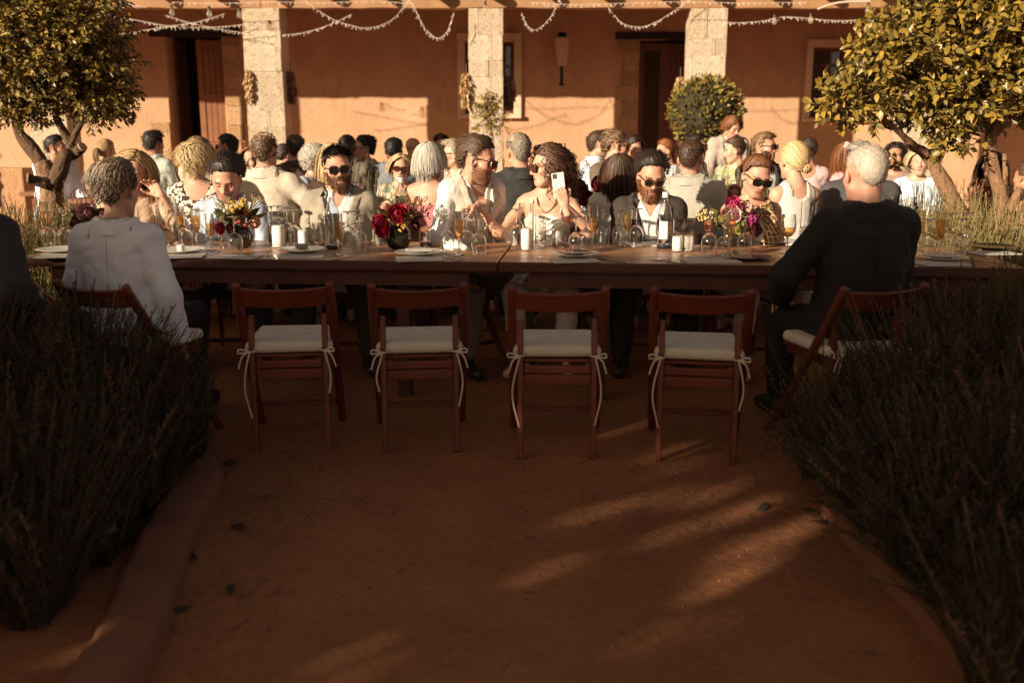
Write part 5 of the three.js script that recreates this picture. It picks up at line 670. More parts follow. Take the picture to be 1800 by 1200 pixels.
// things they wear or hold
{
  const gold = M([0.35, 0.2, 0.1], 0.3, { metalness: 0.7 }), f = curly.bodyF, satin = cloth([0.80, 0.75, 0.68], null, SATIN), P = (X, Y, l) => curly.project(f, X, Y, l);
  for (const s of [-1, 1]) part('strap', tube([P(s * 0.085, 0.74, 0.012), P(s * 0.09, 0.82, 0.006), P(s * 0.082, 0.9, 0.006), curly.TP(s * 0.08, 0.95, 0.02)], 0.004, 16, 5), satin, curly.root);
  for (let i = 0; i < 3; i++) part('cowl_fold', taper([P(-0.1 + i * 0.006, 0.73 - i * 0.03, 0.012), P(-0.05, 0.67 - i * 0.06, 0.016), P(0, 0.64 - i * 0.07, 0.018), P(0.05, 0.67 - i * 0.06, 0.016), P(0.1 - i * 0.006, 0.73 - i * 0.03, 0.012)], [0.003, 0.006, 0.008, 0.006, 0.003], 6, 5), satin, curly.root);
  part('necklace', tube([P(-0.06, 0.93, 0.002), P(-0.045, 0.83, 0.004), P(0, 0.76, 0.004), P(0.045, 0.83, 0.004), P(0.06, 0.93, 0.002)], 0.004, 24, 5), gold, curly.root);
  const A = curly.arms[0], hp = A.W.clone().addScaledVector(A.z, 0.095).addScaledVector(A.y, -0.034), q = curly.toWorld(hp), ph = thing('phone', 'pale phone held up by the curly-haired woman', 'phone', q, curly.root.rotation.y - 0.1);
  part('case', rbox(0.074, 0.145, 0.009, 0.004), M([0.68, 0.58, 0.5], 0.4), ph); part('camera_bump', rbox(0.026, 0.028, 0.004, 0.0015, -0.018, 0.052, 0.006), FRAMEM, ph); part('screen', rbox(0.068, 0.138, 0.002, 0.0008, 0, 0, -0.0055), LENSM, ph); ph.rotation.x = -0.2; ph.rotation.z = 0.12; ph.position.y += 0.03;
  // leopard scarf
  const sm = cloth(null, T.leopard), L = leo, g = (X, Y, l) => L.project(L.bodyF, X, Y, l), ring = [];
  for (let k = 0; k < 3; k++) { const pts = []; for (let i = 0; i <= 14; i++) { const a = i / 14 * 2 * PI; pts.push(L.TP(sin(a) * (0.085 + 0.012 * k), 0.985 - 0.035 * k - 0.05 * max(0, cos(a)), cos(a) * (0.085 + 0.014 * k) + 0.012)); } ring.push(taper(pts, pts.map((_, i) => 0.026 + 0.007 * noise(i, k, 3)), 10, 3, 0.35)); }
  for (const s of [-1, 1]) ring.push(taper([L.TP(s * 0.05, 0.93, 0.11), g(s * 0.075, 0.72, 0.025), g(s * 0.085, 0.45, 0.03), g(s * 0.08, 0.2, 0.03), g(s * 0.08, 0.02, 0.03)], [0.03, 0.045, 0.055, 0.06, 0.062], 14, 7, 0.3));
  part('scarf', ring, sm, L.root);
  // cord of the man in cream, flower in the red hair
  const C = who.cream, pts = []; for (let i = 0; i <= 12; i++) { const a = lerp(0.45 * PI, 1.55 * PI, i / 12); pts.push(C.inHead(V3(sin(a) * 0.093, 0.0 - 0.055 * pow(max(0, -cos(a)), 2), cos(a) * 0.098 - 0.012))); }
  part('glasses_cord', tube(pts, 0.0035, 30, 5), FRAMEM, C.root);
  const Fl = who.flower, fp = []; for (let i = 0; i < 9; i++) { const a = i * 2.4, r0 = 0.012 + 0.003 * i; fp.push(moved(new THREE.SphereGeometry(0.022, 7, 5).scale(1, 1, 0.4), cos(a) * r0, sin(a) * r0, 0.004 * (9 - i), 0.4 * sin(a), 0.4 * cos(a), a)); }
  Fl.hold(part('hair_flower', fp.map((x) => x.applyMatrix4(new THREE.Matrix4().makeRotationY(2.4).setPosition(0.06, 0.09, -0.06))), M([0.8, 0.5, 0.42], 0.8), Fl.root));
}
// ---------- trees, bushes, lavender ----------
const leafShape = (L, w, fold = 0.25, droop = 0.15) => { const P = [], I = [], n = 4; for (let i = 0; i <= n; i++) { const t = i / n, h = w * sin(PI * pow(t, 0.8)) * 0.5, y = -droop * L * t * t; P.push(-h, y + fold * h, t * L, 0, y, t * L, h, y + fold * h, t * L); } for (let i = 0; i < n; i++) for (let j = 0; j < 2; j++) { const a = i * 3 + j; I.push(a, a + 3, a + 1, a + 1, a + 3, a + 4); } return geom(P, I, new Float32Array(P.length / 3 * 2)); };
function scatter(name, geo, mat, items, parent, kind = 'stuff', col) {          // items: [position, direction, roll, size]
  const im = new THREE.InstancedMesh(geo, mat, items.length), m = new THREE.Matrix4(), r = rng(items.length), c = new THREE.Color();
  items.forEach(([p, d, roll, s], i) => { m.compose(p, pose(d, roll), V3(s, s, s)); im.setMatrixAt(i, m); if (col) { const k = col[floor(r() * col.length)], q = 0.8 + 0.45 * r(); im.setColorAt(i, c.setRGB(k[0] * q, k[1] * q, k[2] * q)); } });
  im.name = parent === scene ? numbered(name) : name; im.castShadow = im.receiveShadow = true; parent.add(im); return tag(im, null, null, null, kind);
}
function pose(d, roll) { return new THREE.Quaternion().setFromUnitVectors(V3(0, 0, 1), d.clone().normalize()).multiply(new THREE.Quaternion().setFromAxisAngle(V3(0, 0, 1), roll)); }
const barkM = M([0.30, 0.175, 0.10], 0.9, { map: T.bark, bumpMap: T.barkB, bumpScale: 0.02 }), barkD = M([0.13, 0.072, 0.042], 0.9, { map: T.bark, bumpMap: T.barkB, bumpScale: 0.02 }), cutM = M([0.5, 0.34, 0.2], 0.85, { map: T.grain });
const leafM = new THREE.MeshPhysicalMaterial({ color: 0xffffff, roughness: 0.42, side: THREE.DoubleSide }), GREENS = [[0.25, 0.165, 0.026], [0.20, 0.14, 0.024], [0.30, 0.19, 0.03], [0.14, 0.105, 0.022]];
function crown(blobs, nTw, leaves, r, twigLen = 0.16) {              // sprays of leaves on twigs spread through ellipsoids
  const out = [], tw = [], sum = blobs.reduce((a, b) => a + b[1] * b[2], 0);
  for (let k = 0; k < nTw; k++) {
    let q = r() * sum, b = blobs[0]; for (const e of blobs) { q -= e[1] * e[2]; if (q <= 0) { b = e; break; } }
    const n = V3(r() * 2 - 1, r() * 2 - 1, r() * 2 - 1).normalize(), rad = pow(r(), 0.38), lump = 0.82 + 0.3 * noise(n.x * 2.3 + b[0].x, n.y * 2.3, n.z * 2.3 + b[0].y), p = b[0].clone().add(V3(n.x * b[1], n.y * b[2], n.z * (b[3] || b[1])).multiplyScalar(rad * lump)), d = n.clone().add(V3(r() - 0.5, r() - 0.2, r() - 0.5)).normalize();
    const e = p.clone().addScaledVector(d, twigLen); tw.push([p.clone().addScaledVector(d, -twigLen), e]);
    for (let i = 0; i < leaves; i++) { const t = i / leaves, a = i * 2.4 + r(), o = V3(cos(a), sin(a), 0).applyQuaternion(pose(d, 0)), dir = o.multiplyScalar(0.9).addScaledVector(d, 0.25 + 0.7 * t).add(V3(0, -0.25, 0)).normalize(); out.push([p.clone().lerp(e, t), dir, (r() - 0.5) * 2.2, 0.65 + 0.6 * r()]); }
  }
  return [out, tw];
}
const twigGeo = (tw) => merge(tw.map(([a, b]) => tube([a, a.clone().lerp(b, 0.5).add(V3(0, 0.008, 0)), b], 0.0032, 2, 3)));
{
  const r = rng(77), D = 8.0, A = (x, y, d = D) => at(x, y, d), base = A(92, 430); base.y = 0;
  const t = thing('citrus_tree', 'old citrus tree with dark round crown and sawn limbs at the left', 'tree', base), L = (p) => p.clone().sub(base);
  const limb = (name, pts, rs, m) => part(name, taper(pts.map(L), rs, 10, 6, 0.28), m, t);
  limb('trunk', [V3(base.x, 0, base.z), A(90, 400), A(92, 350), A(84, 310), A(72, 285)], [0.11, 0.095, 0.085, 0.085, 0.075], barkM);
  limb('branch', [A(80, 300), A(62, 270), A(42, 246), A(28, 215), A(40, 170), A(60, 110)], [0.075, 0.06, 0.05, 0.038, 0.025, 0.012], barkD); limb('branch', [A(92, 330), A(104, 300, 7.95), A(112, 278, 7.95), A(118, 268, 7.9)], [0.08, 0.06, 0.05, 0.04], barkD);
  limb('branch', [A(112, 280, 7.95), A(124, 262), A(112, 232), A(98, 205), A(90, 150), A(110, 80)], [0.045, 0.04, 0.034, 0.028, 0.02, 0.01], barkD); limb('branch', [A(112, 278, 7.95), A(130, 270), A(143, 259, 7.9)], [0.05, 0.045, 0.042], barkD);
  limb('branch', [A(98, 330), A(78, 322, 7.9), A(56, 316, 7.85), A(49, 313, 7.83)], [0.06, 0.045, 0.04, 0.04], barkD); limb('branch', [A(122, 255), A(150, 200), A(175, 140), A(190, 90)], [0.03, 0.022, 0.015, 0.008], barkD);
  for (const [p, d] of [[A(48, 312.6, 7.82), V3(-1, 0.1, 0.4)], [A(144.5, 258, 7.89), V3(0.9, 0.6, 0.5)]]) part('cut_face', new THREE.CylinderGeometry(0.038, 0.04, 0.012, 12).applyMatrix4(new THREE.Matrix4().compose(L(p), new THREE.Quaternion().setFromUnitVectors(V3(0, 1, 0), d.normalize()), V3(1, 1, 1))), cutM, t);
  const [lv, tw] = crown([[L(A(95, 95)), 0.62, 0.46, 0.6], [L(A(165, 150)), 0.33, 0.3, 0.35], [L(A(35, 140)), 0.4, 0.33, 0.4], [L(A(130, 40)), 0.45, 0.3, 0.4], [L(A(30, 40)), 0.4, 0.35, 0.4], [L(A(185, 185)), 0.16, 0.12, 0.15], [L(A(40, 200)), 0.2, 0.1, 0.15]], 1500, 11, r);
  scatter('crown', leafShape(0.047, 0.024), leafM, lv, t, 'stuff', GREENS.map((c) => tone(c, 0.85))); tag(part('twigs', twigGeo(tw), barkD, t), null, null, null, 'stuff');
}
{
  const r = rng(78), D = 6.9, A = (x, y, d = D) => at(x, y, d), base = A(1722, 470); base.y = 0;
  const t = thing('citrus_tree', 'citrus tree with big sunlit yellow-green leaves and forked pale trunks at the right', 'tree', base), L = (p) => p.clone().sub(base), limb = (name, pts, rs, m = barkM) => part(name, taper(pts.map(L), rs, 10, 6, 0.22), m, t);
  limb('trunk', [A(1700, 470, 6.8).setY(0), A(1698, 420), A(1690, 378), A(1668, 338), A(1648, 300), A(1628, 270), A(1600, 255, 6.8)], [0.1, 0.085, 0.07, 0.058, 0.047, 0.04, 0.03]);
  limb('trunk', [A(1748, 470).setY(0), A(1750, 400), A(1760, 350), A(1748, 300), A(1740, 258), A(1752, 200), A(1748, 120), A(1730, 50)], [0.085, 0.07, 0.055, 0.047, 0.043, 0.035, 0.022, 0.01]);
  limb('branch', [A(1762, 330), A(1768, 300), A(1766, 270)], [0.03, 0.02, 0.014]); limb('branch', [A(1645, 296), A(1658, 265), A(1672, 234), A(1690, 170)], [0.03, 0.022, 0.016, 0.009]); limb('branch', [A(1606, 256, 6.8), A(1560, 215, 6.6), A(1510, 190, 6.5)], [0.028, 0.018, 0.008]);
  limb('branch', [A(1795, 330, 6.7), A(1775, 375, 6.7), A(1765, 430, 6.8)], [0.03, 0.04, 0.05]); limb('branch', [A(1745, 240), A(1800, 180), A(1850, 120)], [0.03, 0.02, 0.01]); limb('branch', [A(1740, 225), A(1660, 140), A(1600, 80)], [0.024, 0.016, 0.008]);
  const blobs = [[L(A(1700, 75)), 0.62, 0.38, 0.6], [L(A(1800, 120)), 0.55, 0.4, 0.55], [L(A(1590, 120, 6.7)), 0.40, 0.25, 0.4], [L(A(1520, 170, 6.6)), 0.26, 0.16, 0.26], [L(A(1474, 188, 6.5)), 0.12, 0.09, 0.14], [L(A(1680, 175, 6.7)), 0.42, 0.18, 0.4], [L(A(1760, 25)), 0.6, 0.3, 0.5], [L(A(1600, 40, 6.9)), 0.28, 0.18, 0.3], [L(A(1850, 50)), 0.6, 0.5, 0.6]];
  const [lv, tw] = crown(blobs, 1900, 9, r, 0.15), more = [[1592, 292, 0.04], [1702, 288, 0.045], [1680, 240, 0.2]].map(([x, y, s]) => [L(A(x, y, 6.75)), s + 0.03, s, s]), [lv2, tw2] = crown(more, 40, 7, r, 0.1); lv.push(...lv2); tw.push(...tw2);
  const front = lv.map((e, i) => [e[0].z - 0.2 * e[0].x, i]).sort((a, b) => b[0] - a[0]).slice(0, 280).map((e) => e[1]), set = new Set(front), big = leafShape(0.062, 0.032, 0.22, 0.2);
  scatter('crown', big, leafM, lv.filter((_, i) => !set.has(i)), t, 'stuff', GREENS); tag(part('twigs', twigGeo(tw), barkD, t), null, null, null, 'stuff');
  const ms = GREENS.map((c) => M(tone(c, 1.05), 0.42)); front.forEach((i, k) => { const [p, d, roll, s] = lv[i], m = part('leaf', big, ms[k % 4], t); m.position.copy(p); m.quaternion.copy(pose(d, roll)); m.scale.setScalar(s); });
}
function pot(t, r, h, c) { part('pot', lathe([[0, 0], [r * 0.72, 0], [r * 0.95, h * 0.85], [r * 1.05, h * 0.86], [r * 1.06, h], [r * 0.93, h], [r * 0.9, h * 0.9], [0, h * 0.9]], 24), M(c, 0.85, { map: T.plaster }), t); }
{                                                                   // clipped ball on a stem
  const r = rng(79), d = 12.2, c = at(1240, 198, d), t = thing('topiary_bush', 'dense round clipped bush on a stem in front of the right column', 'bush', V3(c.x, 0, c.z)), R = 0.47, h = c.y, items = [];
  pot(t, 0.3, 0.42, [0.36, 0.17, 0.1]); part('trunk', taper([V3(0, 0.3, 0), V3(0.02, 0.8, 0), V3(0, h - 0.2, 0)], [0.035, 0.03, 0.025], 8, 5, 0.2), barkD, t);
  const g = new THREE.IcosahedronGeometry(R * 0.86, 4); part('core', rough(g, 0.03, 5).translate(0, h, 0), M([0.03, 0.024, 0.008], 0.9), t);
  for (let i = 0; i < 3600; i++) { const n = V3(r() * 2 - 1, r() * 2 - 1, r() * 2 - 1); if (n.length() > 1) continue; n.normalize(); const q = R * (0.84 + 0.15 * r() + 0.05 * noise(n.x * 3, n.y * 3, n.z * 3)) * (1 - 0.06 * abs(n.y)); items.push([V3(n.x * q, h + n.y * q, n.z * q), n.clone().add(V3(r() - 0.5, r() - 0.3, r() - 0.5).multiplyScalar(1.5)), r() * 6, 0.7 + 0.6 * r()]); }
  scatter('foliage', leafShape(0.055, 0.03), leafM, items, t, 'stuff', [[0.19, 0.135, 0.028], [0.15, 0.11, 0.025], [0.22, 0.16, 0.03]]);
}
{                                                                   // slender young tree before the middle column
  const r = rng(80), d = 12.7, c = at(858, 205, d), b = at(868, 300, d), t = thing('potted_tree', 'slender sapling with sparse yellowish leaves against the middle column', 'tree', V3(b.x, 0, b.z)), base = V3(b.x, 0, b.z), L = (p) => p.clone().sub(base);
  pot(t, 0.2, 0.36, [0.4, 0.2, 0.12]); part('trunk', taper([V3(0, 0.3, 0), V3(0.01, 0.7, 0), L(at(866, 240, d)), L(at(858, 190, d))], [0.014, 0.013, 0.010, 0.005], 7, 5), barkD, t);
  const [lv, tw] = crown([[L(at(856, 205, d)), 0.22, 0.26, 0.2], [L(at(862, 180, d)), 0.14, 0.12, 0.14], [L(at(884, 215, d)), 0.1, 0.16, 0.1]], 110, 8, r, 0.08);
  scatter('crown', leafShape(0.042, 0.02), leafM, lv, t, 'stuff', [[0.26, 0.17, 0.03], [0.3, 0.2, 0.05], [0.2, 0.13, 0.03]]); tag(part('twigs', twigGeo(tw), barkM, t), null, null, null, 'stuff');
}
// dried bundles hung on the sides of the columns
function bundle(px, y0, y1, d, label, c, w) { const a = at(px, y0, d), b = at(px, y1, d), r = rng(px), t = thing('dried_bundle', label, 'hanging decoration', a), H = a.y - b.y, items = []; part('cord', tube([[0, 0.12, 0], [0.005, 0.05, 0], [0, -0.03, 0]], 0.006, 6, 5), M([0.12, 0.08, 0.05], 0.9), t);
  for (let i = 0; i < 420; i++) { const q = r(), rr = w * (0.6 + 0.5 * sin(PI * min(1, q * 1.1))) * 0.8 * sqrt(r()), th = r() * 6.3; items.push([V3(cos(th) * rr, -H * q, sin(th) * rr), V3(cos(th) * 0.5, -1, sin(th) * 0.5), r() * 6, 0.7 + 0.7 * r()]); }
  scatter('dried_leaves', leafShape(0.06, 0.022, 0.4), leafM, items, t, 'stuff', c); }
const DRIED_LIT = [[0.55, 0.36, 0.18], [0.45, 0.28, 0.13], [0.35, 0.2, 0.09]], DRIED_SHADED = [[0.2, 0.1, 0.06], [0.14, 0.06, 0.04], [0.3, 0.17, 0.11]];  // one dried plant, sunlit and shaded tones painted by column side
bundle(819, 128, 186, 13.2, 'sun-toned dried bundle hanging left of the middle column', DRIED_LIT, 0.085); bundle(895, 132, 188, 13.45, 'shade-toned dried bundle hanging right of the middle column', DRIED_SHADED, 0.09); bundle(437, 122, 178, 13.2, 'sun-toned dried bundle hanging left of the left column', DRIED_LIT, 0.07); bundle(509, 124, 176, 13.45, 'shade-toned dried bundle hanging right of the left column', DRIED_SHADED, 0.08); bundle(1196, 134, 180, 13.2, 'sun-toned straw bundle hanging left of the right column above the bush', DRIED_LIT, 0.07);
// lavender
function stalkGeo(h, spike, seed, nl = 16, ll = 0.035, lw = 0.0035) { const r = rng(seed), P = [], I = [], C = [], tri = (a, b, c, col) => { const k = P.length / 3; for (const v of [a, b, c]) P.push(v.x, v.y, v.z); for (let i = 0; i < 3; i++) C.push(...col); I.push(k, k + 1, k + 2); }, bend = V3((r() - 0.5) * 0.3, 1, (r() - 0.5) * 0.3), pt = (t) => V3(bend.x * t * t * h, t * h, bend.z * t * t * h), w = 0.0026;
  for (let i = 0; i < 4; i++) { const a = pt(i / 4), b = pt((i + 1) / 4); for (const o of [V3(w, 0, 0), V3(0, 0, w)]) { tri(a.clone().sub(o), a.clone().add(o), b.clone().add(o), [0.8, 0.85, 0.6]); tri(a.clone().sub(o), b.clone().add(o), b.clone().sub(o), [0.8, 0.85, 0.6]); } }
  for (let i = 0; i < nl; i++) { const t = 0.08 + (nl > 20 ? 0.8 : 0.62) * r(), a = r() * 6.3, o = pt(t), L = ll + 0.03 * r(), e = o.clone().add(V3(cos(a) * L * 0.6, L * 0.9, sin(a) * L * 0.6)), s = V3(-sin(a), 0, cos(a)).multiplyScalar(lw), m = o.clone().lerp(e, 0.5); tri(o, m.clone().add(s), e, [0.7, 0.78, 0.5]); tri(o, e, m.clone().sub(s), [0.7, 0.78, 0.5]); }
  if (spike) for (let i = 0; i < 14; i++) { const t = 0.83 + 0.17 * i / 14, a = i * 2.4, o = pt(t), q = (0.015 - 0.006 * (i % 4 > 1)) * (1 - 0.45 * i / 14), e = o.clone().add(V3(cos(a) * q, 0.013, sin(a) * q)), f = o.clone().add(V3(cos(a + 1.3) * q, 0.003, sin(a + 1.3) * q)); tri(o, e, f, [1.05, 0.88, 0.82]); }
  return geom(P, I, new Float32Array(P.length / 3 * 2), C); }
const stalks = [0, 1, 2].map((k) => stalkGeo(1, k < 2, 40 + k)), bushy = [0, 1, 2].map((k) => stalkGeo(1, k < 2, 50 + k, 40, 0.045, 0.0026)), lavM = new THREE.MeshStandardMaterial({ vertexColors: true, roughness: 0.8, side: THREE.DoubleSide });
function lavender(label, n, where, h, cols, seed, tilt = 0.3, fan = 1.3, kinds = stalks) {             // stalks fan out from the crown of each bush
  const r = rng(seed), o = new THREE.Group(); o.name = numbered('lavender'); scene.add(o); tag(o, label, null, null, 'stuff'); const sets = [[], [], []], G0 = 2.3;
  for (let i = 0; i < n; i++) { const [x, z, k] = where(r), jx = noise(Math.round(x * G0) * 3.7, Math.round(z * G0) * 2.9, seed) * 0.3, cx = Math.round(x * G0) / G0 + jx, cz = Math.round(z * G0) / G0 - jx, ox = x - cx, oz = z - cz, R = hypot(ox, oz) * G0, dx = ox * fan + (r() - 0.5) * tilt * 2, dz = oz * fan + (r() - 0.5) * tilt * 2; sets[i % 3].push([V3(cx + ox * 0.55, 0, cz + oz * 0.55), V3(dx, 1, dz).normalize(), r() * 6.3, h * (0.5 + 0.52 * r()) * (k || 1) * (1.06 - 0.22 * R) * (0.9 + 0.3 * noise(cx * 2.1, cz * 2.1, seed))]); }
  sets.forEach((items, k) => { const im = new THREE.InstancedMesh(kinds[k], lavM, items.length), m = new THREE.Matrix4(), c = new THREE.Color(); items.forEach(([p, d, roll, s], i) => { m.compose(p, new THREE.Quaternion().setFromUnitVectors(V3(0, 1, 0), d).multiply(new THREE.Quaternion().setFromAxisAngle(V3(0, 1, 0), roll)), V3(0.75, s, 0.75)); im.setMatrixAt(i, m); const q = cols[floor(r() * cols.length)], u = 0.7 + 0.6 * r(); im.setColorAt(i, c.setRGB(q[0] * u, q[1] * u, q[2] * u)); }); im.name = 'stalks'; im.castShadow = true; tag(im, null, null, null, 'stuff'); o.add(im); });
  return o;
}
const LAV_SHADED = [[0.075, 0.055, 0.033], [0.062, 0.052, 0.032], [0.10, 0.058, 0.042], [0.07, 0.06, 0.036], [0.062, 0.05, 0.03], [0.18, 0.095, 0.068]], LAV_SUNLIT = [[0.25, 0.185, 0.08], [0.20, 0.16, 0.065], [0.30, 0.215, 0.12]];  // same plant twice: shade and sunlight painted into the two tone sets
const spread = (x0, x1, z0, z1, prof) => (r) => { const u = r(), v = r(), x = lerp(x0, x1, u), z = lerp(z0, z1, v); return [x, z, prof ? prof(x, z) : 1]; };
lavender('dark shaded lavender filling the bed at the lower left', 19000, spread(-4.4, -1.34, -4.0, -2.45, (x, z) => 0.66 + 0.34 * sstep(-1.1, -1.8, x) - 0.12 * sstep(-2.9, -2.4, z)), 0.86, LAV_SHADED, 301, 0.36, 2.3, bushy);
lavender('dark shaded lavender filling the bed at the lower right', 21000, spread(1.17, 4.4, -3.75, -2.05, (x, z) => 0.66 + 0.38 * sstep(1.15, 2.0, x) - 0.12 * sstep(-2.7, -2.1, z)), 1.0, LAV_SHADED, 302, 0.36, 2.3, bushy);
lavender('sunlit lavender growing under the left tree', 4500, spread(-4.6, -2.55, -7.4, -5.9), 1.02, LAV_SUNLIT, 303, 0.16, 1.4);
lavender('sunlit lavender growing under the right tree', 7000, spread(2.4, 5.0, -7.6, -5.75), 1.16, LAV_SUNLIT, 304, 0.16, 1.4);
lavender('sunlit lavender in the strip between the rows of guests', 3200, spread(-2.5, 2.9, -7.75, -7.4), 1.2, LAV_SUNLIT, 305, 0.08, 0.7);
// ---------- things on the tables ----------
GLASS.green = new THREE.MeshPhysicalMaterial({ color: rgb(0.16, 0.2, 0.09), roughness: 0.03, transmission: 0.9, thickness: 0, side: THREE.DoubleSide, clearcoat: 1 });
GLASS.dark = new THREE.MeshPhysicalMaterial({ color: rgb(0.022, 0.022, 0.014), roughness: 0.06, clearcoat: 1, side: THREE.DoubleSide });
GLASS.blue = new THREE.MeshPhysicalMaterial({ color: rgb(0.84, 0.9, 0.95), roughness: 0.03, transmission: 1, thickness: 0.003 });
const wineM = new THREE.MeshPhysicalMaterial({ color: rgb(0.92, 0.68, 0.34), roughness: 0.05, transmission: 0.92, thickness: 0, side: THREE.DoubleSide }), waterM = new THREE.MeshPhysicalMaterial({ color: rgb(0.9, 0.93, 0.95), roughness: 0.02, transmission: 1, thickness: 0, side: THREE.DoubleSide });
const waxM = new THREE.MeshPhysicalMaterial({ color: rgb(0.82, 0.77, 0.68), roughness: 0.55, sheen: 0.3 }), china = new THREE.MeshPhysicalMaterial({ color: rgb(0.72, 0.69, 0.64), roughness: 0.25, clearcoat: 0.5 }), linen = M([0.66, 0.62, 0.56], 0.9, { map: T.mottle, bumpMap: T.weave, bumpScale: 0.001 });
const shell = (out, th) => lathe([...out, ...out.slice().reverse().filter(([r, y]) => y > th[1]).map(([r, y]) => [max(r - th[0], 0.0005), y + (y === out[out.length - 1][1] ? 0 : th[0])]), [0.0001, th[1] + th[0] * 2]], 24);
const G = {
  wine: shell([[0.0001, 0], [0.034, 0.001], [0.033, 0.0035], [0.008, 0.008], [0.0042, 0.02], [0.0038, 0.075], [0.007, 0.085], [0.026, 0.097], [0.038, 0.118], [0.0415, 0.142], [0.039, 0.17], [0.034, 0.205]], [0.0016, 0.086]),
  flute: shell([[0.0001, 0], [0.029, 0.001], [0.028, 0.0035], [0.006, 0.009], [0.004, 0.02], [0.004, 0.07], [0.008, 0.085], [0.018, 0.105], [0.0245, 0.14], [0.0265, 0.18], [0.0265, 0.225]], [0.0014, 0.086]),
  tumbler: shell([[0.0001, 0], [0.027, 0], [0.031, 0.006], [0.0355, 0.03], [0.0385, 0.06], [0.0385, 0.088]], [0.002, 0.004]),
  cylinder: shell([[0.0001, 0], [0.052, 0], [0.056, 0.004], [0.057, 0.02], [0.057, 0.20]], [0.003, 0.004]),
  tall: shell([[0.0001, 0], [0.038, 0], [0.042, 0.004], [0.042, 0.02], [0.042, 0.255]], [0.0025, 0.004]),
};
const clearM = new THREE.MeshPhysicalMaterial({ color: rgb(0.96, 0.96, 0.94), roughness: 0.05, transmission: 1, thickness: 0.003, ior: 1.5 });
const onTab = (px, py, h = TH) => atY(px, py, h), rT = rng(4242);
function glass(kind, px, py, label, o = {}) {
  const p = o.p || onTab(px, py), t = thing(kind === 'tumbler' ? 'tumbler' : kind === 'flute' ? 'champagne_flute' : 'wine_glass', label, kind === 'tumbler' ? 'tumbler' : kind === 'flute' ? 'champagne flute' : 'wine glass', p, rT() * 6), k = o.s || 1;
  const g = part('glass', G[kind], clearM, t); t.scale.setScalar(k);
  if (o.up) { g.rotation.x = PI; g.position.y = { wine: 0.206, flute: 0.226, tumbler: 0.089 }[kind]; }
  else if (o.fill) { const [pr, m] = { flute: [[[0.0001, 0.088], [0.0065, 0.0885], [0.0165, 0.106], [0.0228, 0.14], [0.0245, o.fill], [0.0001, o.fill]], wineM], wine: [[[0.0001, 0.09], [0.024, 0.099], [0.036, 0.119], [0.0392, o.fill], [0.0001, o.fill]], wineM], tumbler: [[[0.0001, 0.007], [0.028, 0.008], [0.0328, 0.03], [0.0358, o.fill], [0.0001, o.fill]], waterM] }[kind]; part('drink', lathe(pr, 20), m, t); }
  return t;
}
const inv = (px, py, label, s) => glass('wine', px, py, label, { up: true, s }), fl = (px, py, label, fill = 0.175, s) => glass('flute', px, py, label, { fill, s });
inv(86, 433, 'upturned wine glass nearest the left end of the long table'); inv(115, 434, 'upturned wine glass left of the mauve peonies'); fl(84, 428, 'flute of amber drink at the left end of the table', 0.17, 1.1);
fl(320, 430, 'flute of amber drink just right of the white jacket'); inv(327, 436, 'upturned wine glass just right of the white jacket'); fl(347, 434, 'flute of amber drink left of the dark flower vase', 0.18); fl(371, 440, 'flute of darker amber drink in front of the blue shirt', 0.165, 0.92); inv(397, 436, 'upturned wine glass touching the dark flower vase'); inv(414, 447, 'upturned wine glass in front of the dark flower vase'); inv(352, 431, 'upturned wine glass between two flutes left of the dark vase');
inv(479, 424, 'upturned wine glass behind the broad candle cylinder, left one', 1.05); inv(491, 423, 'upturned wine glass behind the broad candle cylinder, middle one', 1.05); inv(504, 425, 'upturned wine glass behind the broad candle cylinder, right one', 1.05); glass('tumbler', 561, 434, 'tumbler of water between bare candle and water bottle', { fill: 0.05 }); glass('tumbler', 548, 428, 'empty tumbler behind the bare candle'); inv(518, 430, 'upturned wine glass beside the bare candle');
fl(595, 449, 'flute of amber drink in front of the water bottle', 0.18); inv(613, 434, 'upturned wine glass just right of the water bottle'); inv(633, 442, 'upturned wine glass between water bottle and peony vase'); inv(625, 430, 'upturned wine glass behind two others by the water bottle'); inv(669, 431, 'upturned wine glass half behind the red peony vase');
glass('tumbler', 748, 434, 'tumbler of water right of the red peony vase', { fill: 0.06 }); glass('wine', 777, 430, 'empty upright wine glass in front of the waistcoat', { s: 1.04 }); inv(786, 441, 'upturned wine glass below the empty upright one'); fl(807, 449, 'flute of golden drink in front of the waistcoat', 0.185, 1.05); inv(821, 440, 'upturned wine glass behind the golden flute'); inv(842, 447, 'upturned wine glass nearest the seam of the tables');
inv(908, 432, 'upturned wine glass left of the lit candle tube', 1.05); glass('tumbler', 983, 436, 'tumbler of water in front of the satin top', { fill: 0.055, s: 1.15 }); inv(1012, 446, 'upturned wine glass in front of the satin top, left one'); inv(1029, 441, 'upturned wine glass in front of the satin top, right one', 1.05); fl(1042, 434, 'flute of amber drink by the bare arm with the phone', 0.165, 1.05); inv(1060, 432, 'upturned wine glass between bare arm and dark suit', 1.03); inv(1087, 432, 'upturned wine glass left of the bubbly flute'); fl(1102, 433, 'bubbly flute between two upturned wine glasses', 0.185); inv(1118, 434, 'upturned wine glass right of the bubbly flute', 1.08);
inv(1246, 449, 'upturned wine glass in front of the pink flowers, left one', 1.05); inv(1271, 450, 'small upturned wine glass in front of the pink flowers', 0.9); fl(1283, 444, 'flute of amber drink in front of the pink flowers', 0.185); inv(1308, 447, 'upturned wine glass in front of the leopard scarf'); glass('wine', 1383, 446, 'wine glass of white wine left of the man in black', { fill: 0.135, s: 1.05 }); inv(1452, 430, 'upturned wine glass hidden behind the black shoulder'); glass('tall', 1418, 432, 'tall clear glass tube left of the black shoulder');
